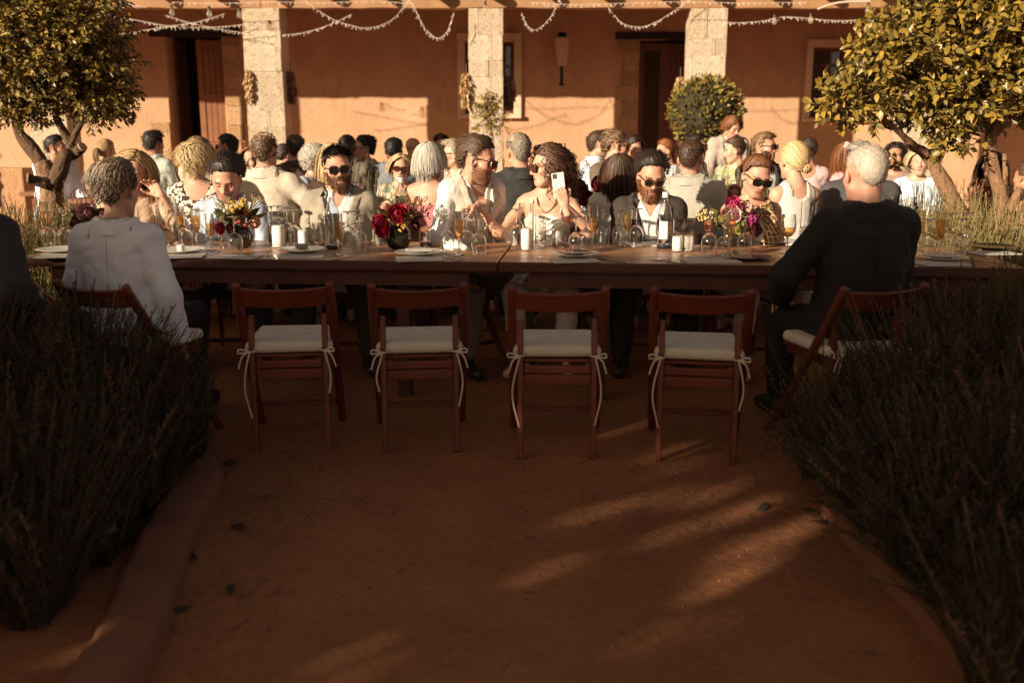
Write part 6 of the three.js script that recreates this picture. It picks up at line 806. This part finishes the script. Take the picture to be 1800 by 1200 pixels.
inv(1573, 434, 'upturned wine glass just right of the white-haired man', 1.05); fl(1614, 440, 'flute of amber drink right of the black shoulder', 0.18); fl(1650, 450, 'flute of amber drink in front of the sunlit lavender', 0.185, 1.05); inv(1630, 452, 'upturned wine glass beside the black sleeve'); inv(1685, 452, 'upturned wine glass before the dark plates at the right end'); inv(1666, 446, 'upturned wine glass behind the amber flute at the right end', 1.08); inv(1697, 436, 'upturned wine glass furthest right on the table');
// candles and their glass cylinders
function candle(px, py, r, h, label) { const t = thing('candle', label, 'candle', onTab(px, py, TH + 0.006)); part('wax', lathe([[0.0001, 0], [r, 0], [r * 1.01, h * 0.5], [r, h - 0.006], [r * 0.93, h], [r * 0.6, h - 0.006], [0.0001, h - 0.007]], 24), waxM, t); part('wick', tube([[0, h - 0.008, 0], [0.001, h + 0.006, 0], [0.004, h + 0.013, 0]], 0.0012, 4, 4), FRAMEM, t); return t; }
const cyl = (kind, px, py, label, s = [1, 1, 1]) => { const t = thing('glass_cylinder', label, 'candle glass', onTab(px, py)); part('glass', G[kind], clearM, t); t.scale.set(...s); return t; };
candle(490, 433, 0.036, 0.125, 'pillar candle inside the broad cylinder left of the beige suit'); cyl('cylinder', 490, 433, 'broad glass cylinder round a candle, left of the beige suit');
candle(533, 437, 0.0265, 0.105, 'bare pillar candle behind the plate with the silver bowl'); candle(925, 438, 0.029, 0.118, 'bright white candle in the tube by the seam'); cyl('tall', 925, 438, 'tall glass tube round the bright white candle', [1, 1.02, 1]);
candle(1191, 440, 0.029, 0.078, 'squat candle, left of the pair in one glass'); candle(1211, 440, 0.027, 0.078, 'squat candle, right of the pair in one glass'); cyl('cylinder', 1201, 441, 'wide glass cylinder round two squat candles', [1.06, 0.9, 1.06]);
cyl('tall', 262, 432, 'tall glass cylinder beside the long blonde hair', [1.3, 0.92, 1.3]); cyl('tall', 296, 430, 'taller glass cylinder before the patterned dress', [1.3, 1.1, 1.3]); candle(318, 446, 0.02, 0.05, 'small candle stub at the white sleeve'); candle(1411, 440, 0.022, 0.13, 'white candle at the elbow of the man in black'); cyl('tall', 950, 431, 'second glass tube beside the bright white candle', [0.8, 0.7, 0.8]);
// bottles
function bottle(p, label, o = {}) { const t = thing('water_bottle', label, 'bottle', p), k = o.s || 1; t.scale.setScalar(k); t.rotation.y = o.turn || 0; const B = o.blue ? GLASS.blue : clearM, pr = [[0.0001, 0.003], [0.034, 0], [0.039, 0.006], [0.0395, 0.16], [0.037, 0.19], [0.026, 0.225], [0.017, 0.25], [0.0145, 0.262], [0.0145, 0.286]];
  part('glass', shell(pr, [0.002, 0.006]), B, t); part('base', lathe([[0.0001, 0.004], [0.036, 0.004], [0.037, 0.022], [0.0001, 0.018]], 20), new THREE.MeshPhysicalMaterial({ color: rgb(0.04, 0.07, 0.13), roughness: 0.1, clearcoat: 1 }), t); part('cap', lathe([[0.016, 0.272], [0.0168, 0.275], [0.0168, 0.298], [0.015, 0.301], [0.0001, 0.301]], 20), M([0.75, 0.72, 0.68], 0.5), t);
  if (o.label) part('label', new THREE.CylinderGeometry(0.0402, 0.0402, 0.095, 20, 1, true, -0.9, 1.2).translate(0, 0.1, 0), M([0.74, 0.73, 0.71], 0.7), t); else part('water', lathe([[0.0001, 0.02], [0.0365, 0.022], [0.037, 0.16], [0.0001, 0.16]], 20), waterM, t); return t; }
bottle(onTab(586, 437), 'pale blue water bottle in front of the beige suit', { blue: true, s: 1.08 }); bottle(onTab(1167, 436), 'clear bottle with white paper label before the dark suit', { label: true, s: 1.06 });
// plates, napkins, cutlery
const plateG = lathe([[0.0001, 0], [0.075, 0], [0.082, 0.004], [0.13, 0.016], [0.132, 0.0185], [0.128, 0.019], [0.08, 0.0085], [0.0001, 0.007]], 36), smallG = lathe([[0.0001, 0], [0.05, 0], [0.056, 0.003], [0.092, 0.013], [0.093, 0.0155], [0.055, 0.007], [0.0001, 0.006]], 32);
function napkinG(w, d, seed) { const g = new RoundedBoxGeometry(w, 0.007, d, 4, 0.003), p = g.attributes.position; for (let i = 0; i < p.count; i++) { const x = p.getX(i), z = p.getZ(i); p.setY(i, p.getY(i) + 0.004 * noise(x * 14 + seed, 0, z * 14) + 0.004 * sstep(0.3 * w, 0.5 * w, abs(x)) * noise(x * 30, seed, z * 20)); } g.computeVertexNormals(); return metre(g); }
const put = (name, cat, geo, mt, px, py, h, turn, label) => { const p = onTab(px, py); p.y += h; const t = part(name, geo, mt, scene); t.position.copy(p); t.rotation.y = turn; return tag(t, label, cat); };
const darkPlate = new THREE.MeshPhysicalMaterial({ color: rgb(0.05, 0.04, 0.035), roughness: 0.25, clearcoat: 0.6 });
function setting(px, py, what, o = {}) {
  let h = 0; const n = (k) => what + ', ' + k;
  if (o.nap) { put('napkin', 'napkin', napkinG(0.24, 0.17, px), linen, px + (o.ndx || 0), py + 2, 0.0045, 0.15, 'pale folded napkin under the plates ' + what); h += 0.009; }
  if (o.plate !== 0) { put('plate', 'plate', o.s ? smallG : plateG, o.dark ? darkPlate : china, px, py - 4, h, 0, (o.dark ? 'dark plate ' : 'white plate ') + what); h += o.s ? 0.012 : 0.010; }
  if (o.two) { put('plate', 'plate', smallG, o.dark2 ? darkPlate : china, px, py - 4, h, 0, 'small upper plate ' + what); h += 0.012; }
  if (o.bowl) put('bowl', 'bowl', lathe([[0.0001, 0], [0.024, 0.001], [0.035, 0.012], [0.042, 0.028], [0.04, 0.028], [0.032, 0.012], [0.0001, 0.004]], 28), STEEL, px, py - 5, h, 0, 'small shiny silver bowl on the plate ' + what);
  if (o.top) put('napkin', 'napkin', napkinG(0.14, 0.07, px + 3), linen, px, py - 4, h + 0.003, 0.2, 'small folded napkin on top of the plates ' + what);
}
setting(530, 449, 'in front of the bare candle', { nap: 1, bowl: 1 }); setting(737, 454, 'in front of the peony vase', { nap: 1, two: 1, top: 1 }); setting(1010, 457, 'below the satin top', { nap: 1, two: 1, dark2: 1 }); setting(1312, 459, 'left of the black sleeve', { dark: 1 }); setting(108, 449, 'at the left end by the white jacket', { nap: 1 }); setting(318, 450, 'under the white sleeve', { nap: 1 }); setting(1655, 463, 'right of the black jacket', { nap: 1, two: 1 }); setting(1745, 444, 'at the far right end', { nap: 1, dark: 1 }); setting(1365, 431, 'before the leopard scarf', {}); setting(1140, 428, 'before the dark suit', { nap: 1, s: 1 }); setting(770, 431, 'before the waistcoat', { s: 1, two: 1 });
put('napkin', 'napkin', napkinG(0.24, 0.15, 5), linen, 415, 453, 0.0045, -0.2, 'flat grey-white napkin in front of the dark flower vase'); put('napkin', 'napkin', napkinG(0.28, 0.17, 8), linen, 1250, 459, 0.0045, 0.1, 'flat napkin with cutlery by the dark plate'); put('napkin', 'napkin', napkinG(0.16, 0.1, 2), linen, 975, 430, 0.0045, 0.3, 'pale napkin behind the water tumbler near the satin top');
const forkG = merge([tube([[0, 0.003, 0.1], [0, 0.006, 0.02], [0, 0.009, -0.03]], 0.003, 8, 5), box(0.022, 0.002, 0.03, 0, 0.008, -0.045), ...[-1.5, -0.5, 0.5, 1.5].map((k) => box(0.003, 0.002, 0.045, k * 0.0062, 0.007, -0.08))]), knifeG = merge([box(0.012, 0.005, 0.1, 0, 0.004, 0.06), box(0.017, 0.0016, 0.12, 0, 0.004, -0.05)]);
[[475, 453, 0.3, 1, 0, 'left of the plate with the silver bowl'], [484, 453, 0.3, 0, 0, 'left of the plate with the silver bowl'], [599, 454, -0.3, 1, 0, 'below the amber flute and bottle'], [608, 453, -0.4, 0, 0, 'below the amber flute and bottle'], [790, 455, 0.6, 0, 0, 'right of the plate before the peony vase'], [803, 454, 0.5, 1, 0, 'right of the plate before the peony vase'], [950, 457, 0.0, 1, 0, 'alone right of the seam'], [1066, 458, 0.5, 1, 0, 'right of the plates below the satin top'], [1075, 459, 0.6, 0, 0, 'right of the plates below the satin top'], [1170, 460, 0.7, 1, 0, 'left of the flat napkin'], [1179, 460, 0.6, 0, 0, 'left of the flat napkin'], [1245, 457, 1.4, 0, 0.012, 'across the flat napkin'], [1222, 455, 1.2, 1, 0.012, 'across the flat napkin'], [425, 452, 0.9, 1, 0.01, 'on the grey-white napkin'], [1735, 466, 1.0, 0, 0, 'at the right end of the table'], [1752, 464, 0.8, 1, 0, 'at the right end of the table'], [72, 452, 0.8, 1, 0, 'at the left end of the table'], [82, 452, 0.9, 0, 0, 'at the left end of the table']].forEach(([px, py, a, f, h, w]) => put(f ? 'fork' : 'knife', f ? 'fork' : 'knife', f ? forkG : knifeG, STEEL, px, py, h, a, (f ? 'steel fork lying ' : 'steel knife lying ') + w));
// flowers
function peony(R, c, seed, parent, p, d, name = 'peony') { const r = rng(seed), out = [], pet = (() => { const P = [], I = [], n = 5, m = 5; for (let i = 0; i <= n; i++) for (let j = 0; j <= m; j++) { const u = i / n, v = j / m * 2 - 1, w = sin(PI * (0.12 + 0.8 * u)) * 0.75; P.push(v * w, 0.55 * u * u + 0.22 * v * v * u, u + 0.05 * noise(v * 4, u * 3, seed)); } for (let i = 0; i < n; i++) for (let j = 0; j < m; j++) { const a = i * (m + 1) + j, b = a + m + 1; I.push(a, a + 1, b, b, a + 1, b + 1); } return geom(P, I, new Float32Array(P.length / 3 * 2)); })();
  for (const [k, cnt, tilt, s] of [[0, 8, -0.1, 1], [1, 8, -0.5, 0.92], [2, 7, -0.85, 0.8], [3, 6, -1.15, 0.62], [4, 5, -1.4, 0.45]]) for (let i = 0; i < cnt; i++) { const q = R * s * (0.9 + 0.25 * r()), sh = 0.7 + 0.6 * r(), g = pet.clone().applyMatrix4(new THREE.Matrix4().compose(V3(0, R * 0.1 * k, 0), new THREE.Quaternion().setFromEuler(new THREE.Euler(tilt + 0.3 * (r() - 0.5), i / cnt * 2 * PI + k + 0.3 * r(), 0, 'YXZ')), V3(q, q, q))); const n = g.attributes.position.count; g.setAttribute('color', new THREE.Float32BufferAttribute(new Array(n).fill(tone(c, sh)).flat(), 3)); out.push(g); }
  const m = part(name, merge(out), petalM, parent); m.position.copy(p); m.quaternion.setFromUnitVectors(V3(0, 1, 0), d.clone().normalize()); return m; }
const petalM = new THREE.MeshPhysicalMaterial({ vertexColors: true, roughness: 0.65, sheen: 0.3, side: THREE.DoubleSide });
function bouquet(p, label, spec, seed) { const t = thing('bouquet', label, 'flowers', p), r = rng(seed), lf = leafShape(0.09, 0.035), lm = [M([0.06, 0.065, 0.02], 0.6), M([0.1, 0.1, 0.025], 0.6), M([0.14, 0.05, 0.05], 0.6)]; const items = [];
  for (const [kind, x, y, z, R, c] of spec) { const q = V3(x, y, z), d = V3(x * 3, y * 0.7, z * 3 + 0.12); part('stem', tube([V3(x * 0.15, -0.05, z * 0.15), V3(x * 0.4, y * 0.4, z * 0.4), q], 0.003, 6, 4), lm[0], t);
    if (kind === 'spray') { const out = []; for (let i = 0; i < 22; i++) out.push(moved(new THREE.IcosahedronGeometry(R * (0.14 + 0.12 * r()), 1), x + (r() - 0.5) * R * 1.6, y + (r() - 0.3) * R * 2, z + (r() - 0.5) * R * 1.6)); const g = merge(out); part('spray', g, M(c, 0.7), t); } else if (kind === 'frond') { const out = []; for (let i = 0; i < 16; i++) { const a = r() * 6.3, e = V3(x + cos(a) * R * (0.5 + r()), y + R * (0.5 + r()), z + sin(a) * R * (0.5 + r())); out.push(tube([V3(x * 0.4, y * 0.5, z * 0.4), q.clone().lerp(e, 0.5), e], 0.0022, 4, 3)); for (let k = 0; k < 3; k++) out.push(moved(new THREE.IcosahedronGeometry(0.006, 0), e.x + (r() - 0.5) * 0.02, e.y - 0.012 * k, e.z + (r() - 0.5) * 0.02)); } tag(part('frond', out, M(c, 0.8), t), null, null, null, 'stuff'); } else peony(R, c, seed + x * 1000, t, q, d, kind); }
  for (let i = 0; i < 22; i++) { const a = r() * 6.3, m = part('leaf', lf, lm[floor(r() * 2.3)], t); m.position.set(cos(a) * 0.05, -0.0 + 0.07 * r(), sin(a) * 0.05); m.quaternion.copy(pose(V3(cos(a), 0.5 + r() * 0.6, sin(a)), r())); m.scale.setScalar(0.7 + 0.7 * r()); }
  return t; }
const vaseG = (R) => shell([[0.0001, 0], [R * 0.45, 0], [R * 0.75, R * 0.2], [R * 0.97, R * 0.65], [R, R], [R * 0.93, R * 1.4], [R * 0.72, R * 1.72], [R * 0.66, R * 1.8]], [0.003, 0.004]);
function vase(p, R, label, m) { const t = thing('vase', label, 'vase', p); part('bowl', vaseG(R), m, t); if (m !== GLASS.dark) part('water', lathe([[0.0001, 0.006], [R * 0.45, 0.008], [R * 0.92, R * 0.7], [R * 0.9, R * 1.15], [0.0001, R * 1.15]], 22), new THREE.MeshPhysicalMaterial({ color: rgb(0.10, 0.11, 0.03), roughness: 0.1, clearcoat: 1 }), t); return V3(p.x, p.y + R * 1.7, p.z); }
const MAG = [0.34, 0.012, 0.045], RED = [0.42, 0.018, 0.045], BLUSH = [0.72, 0.42, 0.33], MAUVE = [0.36, 0.19, 0.2], YEL = [0.6, 0.34, 0.04], WINE = [0.10, 0.012, 0.025];
bouquet(vase(onTab(700, 438), 0.074, 'round green glass vase holding the red peonies', GLASS.green), 'bouquet of crimson and magenta peonies with yellow blooms', [['peony', 0.01, 0.075, 0.05, 0.06, RED], ['peony', -0.075, 0.03, 0.055, 0.055, MAG], ['peony', -0.06, -0.005, 0.075, 0.045, MAG], ['peony', -0.05, 0.09, -0.02, 0.045, BLUSH], ['spray', 0.055, 0.03, 0.06, 0.038, YEL], ['spray', 0.03, 0.0, 0.075, 0.03, [0.5, 0.3, 0.05]], ['spray', 0.075, 0.055, 0.04, 0.022, [0.7, 0.5, 0.3]], ['frond', 0.1, 0.03, 0.0, 0.07, [0.13, 0.02, 0.03]], ['frond', 0.08, 0.08, -0.03, 0.06, [0.2, 0.09, 0.05]], ['peony', 0.09, 0.01, 0.02, 0.03, WINE]], 501);
bouquet(vase(onTab(424, 436), 0.07, 'round dark vase in front of the blue shirt', GLASS.dark), 'bouquet of yellow, red and cream sprays in the dark vase', [['spray', 0.01, 0.09, 0.03, 0.05, YEL], ['spray', 0.03, 0.04, 0.05, 0.045, [0.4, 0.06, 0.05]], ['spray', -0.05, 0.06, 0.03, 0.05, [0.6, 0.55, 0.38]], ['peony', -0.085, 0.0, 0.03, 0.04, MAG], ['peony', 0.075, 0.03, 0.02, 0.035, BLUSH], ['frond', -0.06, 0.08, -0.02, 0.06, [0.3, 0.26, 0.12]], ['frond', 0.06, 0.09, -0.02, 0.06, [0.35, 0.26, 0.1]], ['peony', -0.02, 0.0, 0.06, 0.035, WINE]], 502);
bouquet(vase(onTab(160, 434), 0.06, 'dark vase left of the white jacket', GLASS.dark), 'bouquet of mauve peonies and dark leaves left of the white jacket', [['peony', 0.02, 0.09, 0.04, 0.055, MAUVE], ['peony', 0.07, 0.075, 0.02, 0.045, MAUVE], ['peony', -0.03, 0.04, 0.05, 0.045, WINE], ['frond', 0.0, 0.12, -0.02, 0.09, [0.25, 0.1, 0.1]], ['frond', -0.07, 0.05, 0, 0.07, [0.3, 0.2, 0.1]], ['peony', 0.03, 0.03, 0.06, 0.04, WINE]], 503);
bouquet(vase(onTab(1282, 434), 0.058, 'low dark vase under the pink flowers', GLASS.dark), 'wide bouquet of pink, magenta and peach flowers with green leaves', [['dahlia', 0.0, 0.14, 0.04, 0.05, [0.5, 0.05, 0.16]], ['peony', -0.015, 0.09, 0.06, 0.058, [0.72, 0.44, 0.42]], ['peony', 0.07, 0.12, 0.0, 0.045, BLUSH], ['rose', -0.12, 0.03, 0.05, 0.032, [0.62, 0.24, 0.14]], ['spray', -0.17, 0.07, 0.03, 0.032, [0.65, 0.45, 0.18]], ['spray', -0.13, 0.08, 0.02, 0.03, [0.7, 0.55, 0.35]], ['peony', 0.1, 0.06, 0.03, 0.042, [0.28, 0.02, 0.12]], ['peony', 0.13, 0.0, 0.03, 0.04, WINE], ['frond', -0.06, 0.04, 0.06, 0.05, [0.2, 0.17, 0.03]], ['peony', 0.02, 0.02, 0.08, 0.035, [0.3, 0.28, 0.06]]], 504);
bouquet(onTab(1480, 418), 'small bunch of peach buds seen over the black shoulder', [['spray', -0.04, 0.12, 0, 0.03, [0.6, 0.4, 0.15]], ['spray', 0.02, 0.13, 0, 0.03, [0.65, 0.35, 0.25]], ['rose', 0.03, 0.13, 0.01, 0.03, BLUSH]], 505);
// the tables behind: planks, a few bottles, glasses, flowers
const tabF = [0, 1, 2].map((i) => M([[0.30, 0.13, 0.06], [0.26, 0.11, 0.05], [0.33, 0.14, 0.065]][i], 0.45, { map: T.grain }));
longTable(0, 5.6, 'second long table behind the first row of guests', { p: V3(-0.1, 0, -6.82), turn: YAW * 0.6, D: 0.55, n: 4, mat: tabF }); longTable(0, 7.2, 'third long table, nearest to the porch', { p: V3(-0.9, 0, -9.75), turn: 0, D: 0.6, n: 4, mat: tabF }); longTable(0, 1.5, 'small brown side table set with glasses by the left tree', { p: at(150, 314, 11.0).setY(0).add(V3(0, 0, 0)), turn: 0.1, D: 0.7, n: 4, mat: tabF });
const far = (px, d, h = TH) => { const q = at(px, 300, d); q.y = h; return q; };
bottle(far(704, 6.95), 'clear water bottle with silver cap in front of the blonde bob', { s: 1.12 }); bottle(far(1055, 6.95), 'water bottle behind the burgundy flowers and phone', { s: 1.1 }); bottle(far(1272, 6.95), 'water bottle beside the light grey suit', { s: 1.1 });
bouquet(far(1032, 7.0, TH + 0.1), 'burgundy flowers behind the curly-haired woman', [['peony', -0.04, 0.14, 0.03, 0.07, [0.26, 0.012, 0.03]], ['peony', 0.06, 0.17, 0.03, 0.07, [0.2, 0.01, 0.03]], ['peony', 0.0, 0.08, 0.06, 0.06, [0.3, 0.015, 0.04]], ['frond', -0.08, 0.2, 0, 0.12, [0.4, 0.3, 0.2]]], 506);
bouquet(far(1290, 7.0, TH + 0.08), 'peach roses behind the leopard scarf', [['rose', 0.0, 0.14, 0.04, 0.06, BLUSH], ['rose', 0.07, 0.10, 0.04, 0.05, [0.68, 0.36, 0.28]], ['rose', -0.06, 0.08, 0.05, 0.05, [0.7, 0.45, 0.36]]], 507);
glass('wine', 0, 0, 'small wine glass on the second table by the cream jacket', { p: far(522, 6.95) }); glass('flute', 0, 0, 'flute on the second table between bottle and grey suit', { p: far(1293, 6.95), fill: 0.18 });
{ const q = at(150, 312, 10.7); for (const [dx, dz, k, lab] of [[-0.16, 0, 'wine', 'wine glass on the side table, furthest left'], [-0.06, 0.05, 'wine', 'wine glass on the side table, second from left'], [0.04, -0.02, 'flute', 'flute on the side table by the tied blonde hair'], [0.13, 0.04, 'wine', 'wine glass on the side table nearest the blonde hair']]) glass(k, 0, 0, lab, { p: V3(q.x + dx, TH, q.z - 0.6 + dz) }); const pl = part('plate', plateG, china, scene); pl.position.set(q.x - 0.05, TH, q.z - 0.52); tag(pl, 'white plate on the side table under the left tree', 'plate'); }
// ---------- strings of small white bulbs under the porch eave ----------
{
  const cab = M([0.62, 0.52, 0.42], 0.6), bulbM = M([0.86, 0.78, 0.68], 0.35), r = rng(90), one = lathe([[0.0001, 0], [0.0036, -0.004], [0.004, -0.024], [0.003, -0.036], [0.0001, -0.04]], 6);
  const S = (label, pts, d = 12.92, dens = 26) => {
    const v = pts.map(([x, y]) => at(x, y, d + 0.04 * (r() - 0.5))), o = v[0], t = thing('fairy_light_string', label, 'string lights', o), L = v.map((p) => p.clone().sub(o)), c = new THREE.CatmullRomCurve3(L), len = c.getLength(), n = Math.round(len * dens), gs = [];
    part('cable', new THREE.TubeGeometry(c, 40, 0.0032, 5), cab, t);
    for (let i = 0; i < n; i++) { const p = c.getPointAt((i + 0.3 + 0.4 * r()) / n); gs.push(one.clone().applyMatrix4(new THREE.Matrix4().compose(p, new THREE.Quaternion().setFromEuler(new THREE.Euler((r() - 0.5) * 1.6, 0, (r() - 0.5) * 1.8)), V3(0.9, 0.7 + 0.6 * r(), 0.9)))); }
    tag(part('bulbs', gs, bulbM, t), null, null, null, 'stuff');
  };
  S('string of tiny white lights sagging from the left tree to the left column, upper strand', [[150, 18], [200, 28], [243, 36], [300, 46], [360, 48], [400, 46], [436, 42]]);
  S('string of tiny white lights crossing down to the left column, lower strand', [[290, 27], [330, 39], [380, 50], [410, 55], [437, 60]], 12.96);
  S('string of tiny white lights rising from the left tree across the other two strands', [[195, 60], [230, 58], [255, 53], [295, 46], [340, 40], [370, 32], [395, 24]], 12.88);
  S('string of tiny white lights at the top left corner above the left tree', [[210, -4], [225, 6], [245, 11], [258, 12]], 12.85);
  S('string of tiny white lights rising from the left column to the beam', [[495, 62], [530, 58], [570, 47], [596, 36], [618, 25]]);
  S('string of tiny white lights in a shallow loop between left and middle columns', [[530, -6], [545, 8], [565, 22], [590, 36], [615, 44], [640, 49], [668, 45], [695, 30], [712, 6]], 12.95);
  S('string of tiny white lights in a deep loop left of the middle column', [[716, -6], [728, 12], [738, 34], [752, 55], [770, 67], [785, 57], [793, 38], [798, 22]], 12.94, 34);
  S('string of tiny white lights in a narrow loop right of the middle column', [[917, 22], [922, 36], [930, 48], [940, 53], [953, 46], [965, 34], [975, 18], [986, -4]], 12.94, 34);
  S('string of tiny white lights in a wide loop above the right door', [[1068, 12], [1080, 26], [1093, 40], [1115, 47], [1135, 46], [1155, 38], [1175, 26], [1195, 12], [1215, -4]], 12.95, 30);
  S('string of tiny white lights running right from the right column', [[1270, 39], [1300, 40], [1330, 38], [1352, 35]], 12.93);
  S('string of tiny white lights along the beam above the right window', [[1352, 34], [1375, 30], [1410, 31], [1450, 35], [1490, 36], [1530, 33], [1565, 30]], 12.93, 30);
  S('icicle string of tiny lights along the rafters, left half', [[300, 4], [380, 6], [470, 3], [560, 5], [660, 2], [720, 6]], 12.8, 14); S('icicle string of tiny lights along the rafters, right half', [[930, 4], [1010, 8], [1090, 6], [1200, 3], [1300, 5], [1420, 4]], 12.8, 14);
  const gl = new THREE.MeshPhysicalMaterial({ color: rgb(0.92, 0.86, 0.76), roughness: 0.08, transmission: 0.85, thickness: 0, side: THREE.DoubleSide });
  const cordG = thing('festoon_cable', 'thick pale cable slanting under the eave above the right window', 'cable', at(1435, 18, 12.86)); part('cable', tube([[1438, 16], [1460, 8], [1480, 4], [1530, 2]].map(([x, y]) => at(x, y, 12.86).sub(cordG.position)), 0.014, 16, 6), cab, cordG);
  for (const [px, py, lab] of [[1362, 29, 'clear festoon bulb left of the right window'], [1426, 27, 'clear festoon bulb above the right window'], [1527, 10, 'clear festoon bulb under the eave by the right tree'], [853, 8, 'clear festoon bulb above the middle column'], [301, 14, 'clear festoon bulb above the left door, left one'], [367, 16, 'clear festoon bulb above the left door, middle one'], [420, 18, 'clear festoon bulb beside the left column top'], [212, 4, 'clear festoon bulb at the top of the left tree']]) {
    const t = thing('festoon_bulb', lab, 'bulb', at(px, py, 12.9)); part('socket', lathe([[0.0001, 0.035], [0.017, 0.035], [0.019, 0], [0.016, -0.006]], 10), FRAMEM, t); part('glass', lathe([[0.015, -0.004], [0.024, -0.025], [0.036, -0.055], [0.032, -0.082], [0.015, -0.1], [0.0001, -0.104]], 14), gl, t);
  }
}
// fallen leaves on the path
{
  const r = rng(66), g = leafShape(0.11, 0.03, 0.35, 0.3), m = M([0.035, 0.03, 0.016], 0.8);
  [[432, 930, 0.9], [404, 1045, 0.3], [1355, 882, 2.3], [1445, 905, 0.4], [1460, 925, 0.6], [395, 840, 0.5], [345, 985, 0.7], [418, 815, 1.0], [378, 830, 0.4], [338, 1065, 2.0]].forEach(([x, y, a], i) => { const p = atY(x, y, 0.02), q = part('fallen_leaf', g, m, scene); q.position.copy(p); q.rotation.set(0.15, a + PI, 0.3 * (r() - 0.5)); tag(q, ['narrow dark leaf lying alone on the left of the path', 'dark leaf on the path below the left kerb', 'narrow dark leaf on the sunlit right of the path', 'dark leaf at the corner of the right kerb', 'dark leaf just below the right kerb corner', 'dark leaf on the left kerb corner', 'dark leaf on the inner slope of the left kerb', 'dark leaf on the path beside the left kerb corner', 'dark leaf on top of the left kerb', 'small dark leaf low on the left of the path'][i], 'fallen leaf'); });
}
// loose grit and twigs on the earth
{
  const r = rng(91), g = rough(new THREE.IcosahedronGeometry(1, 0), 0.25, 1.3), N = 3000, items = [];
  for (let i = 0; i < N; i++) { const z = -2.0 - 3.2 * pow(r(), 1.3), x = (r() * 2 - 1) * 1.6, k = noise(x * 1.6, z * 1.6, 5); if (k < -0.25 && r() < 0.8) continue; items.push([V3(x, 0.004 + 0.012 * noise(x * 0.9, z * 0.9, 3) + 0.006 * noise(x * 3.3, z * 3.3, 7), z), V3(r() - 0.5, r() - 0.5, r() - 0.5), r() * 6, 0.0016 + 0.0035 * pow(r(), 3) + (r() < 0.01 ? 0.004 : 0)]); }
  tag(scatter('gravel', g, M(null, 0.9), items, scene, 'stuff', [[0.3, 0.13, 0.06], [0.34, 0.17, 0.09], [0.2, 0.08, 0.04]]), 'fine loose grit scattered on the earth path', null, null, 'stuff');
  const tw = tube([[0, 0, 0], [0.3, 0.03, 0.05], [0.7, 0, -0.04], [1, 0.02, 0.02]], 0.02, 6, 4), it2 = []; for (let i = 0; i < 240; i++) { const side = r() < 0.6, x = side ? (r() < 0.5 ? -1.05 + 0.35 * r() : 1.2 - 0.35 * r()) : (r() * 2 - 1), z = -2.1 - 2.2 * r(); it2.push([V3(x, 0.012, z), V3(r() - 0.5, 0.02, r() - 0.5), r(), 0.03 + 0.05 * r()]); }
  tag(scatter('twig_litter', tw, M(null, 0.9), it2, scene, 'stuff', [[0.08, 0.05, 0.03], [0.16, 0.1, 0.06]]), 'dry lavender litter along the edges of the path', null, null, 'stuff');
}
renderer.render(scene, camera);
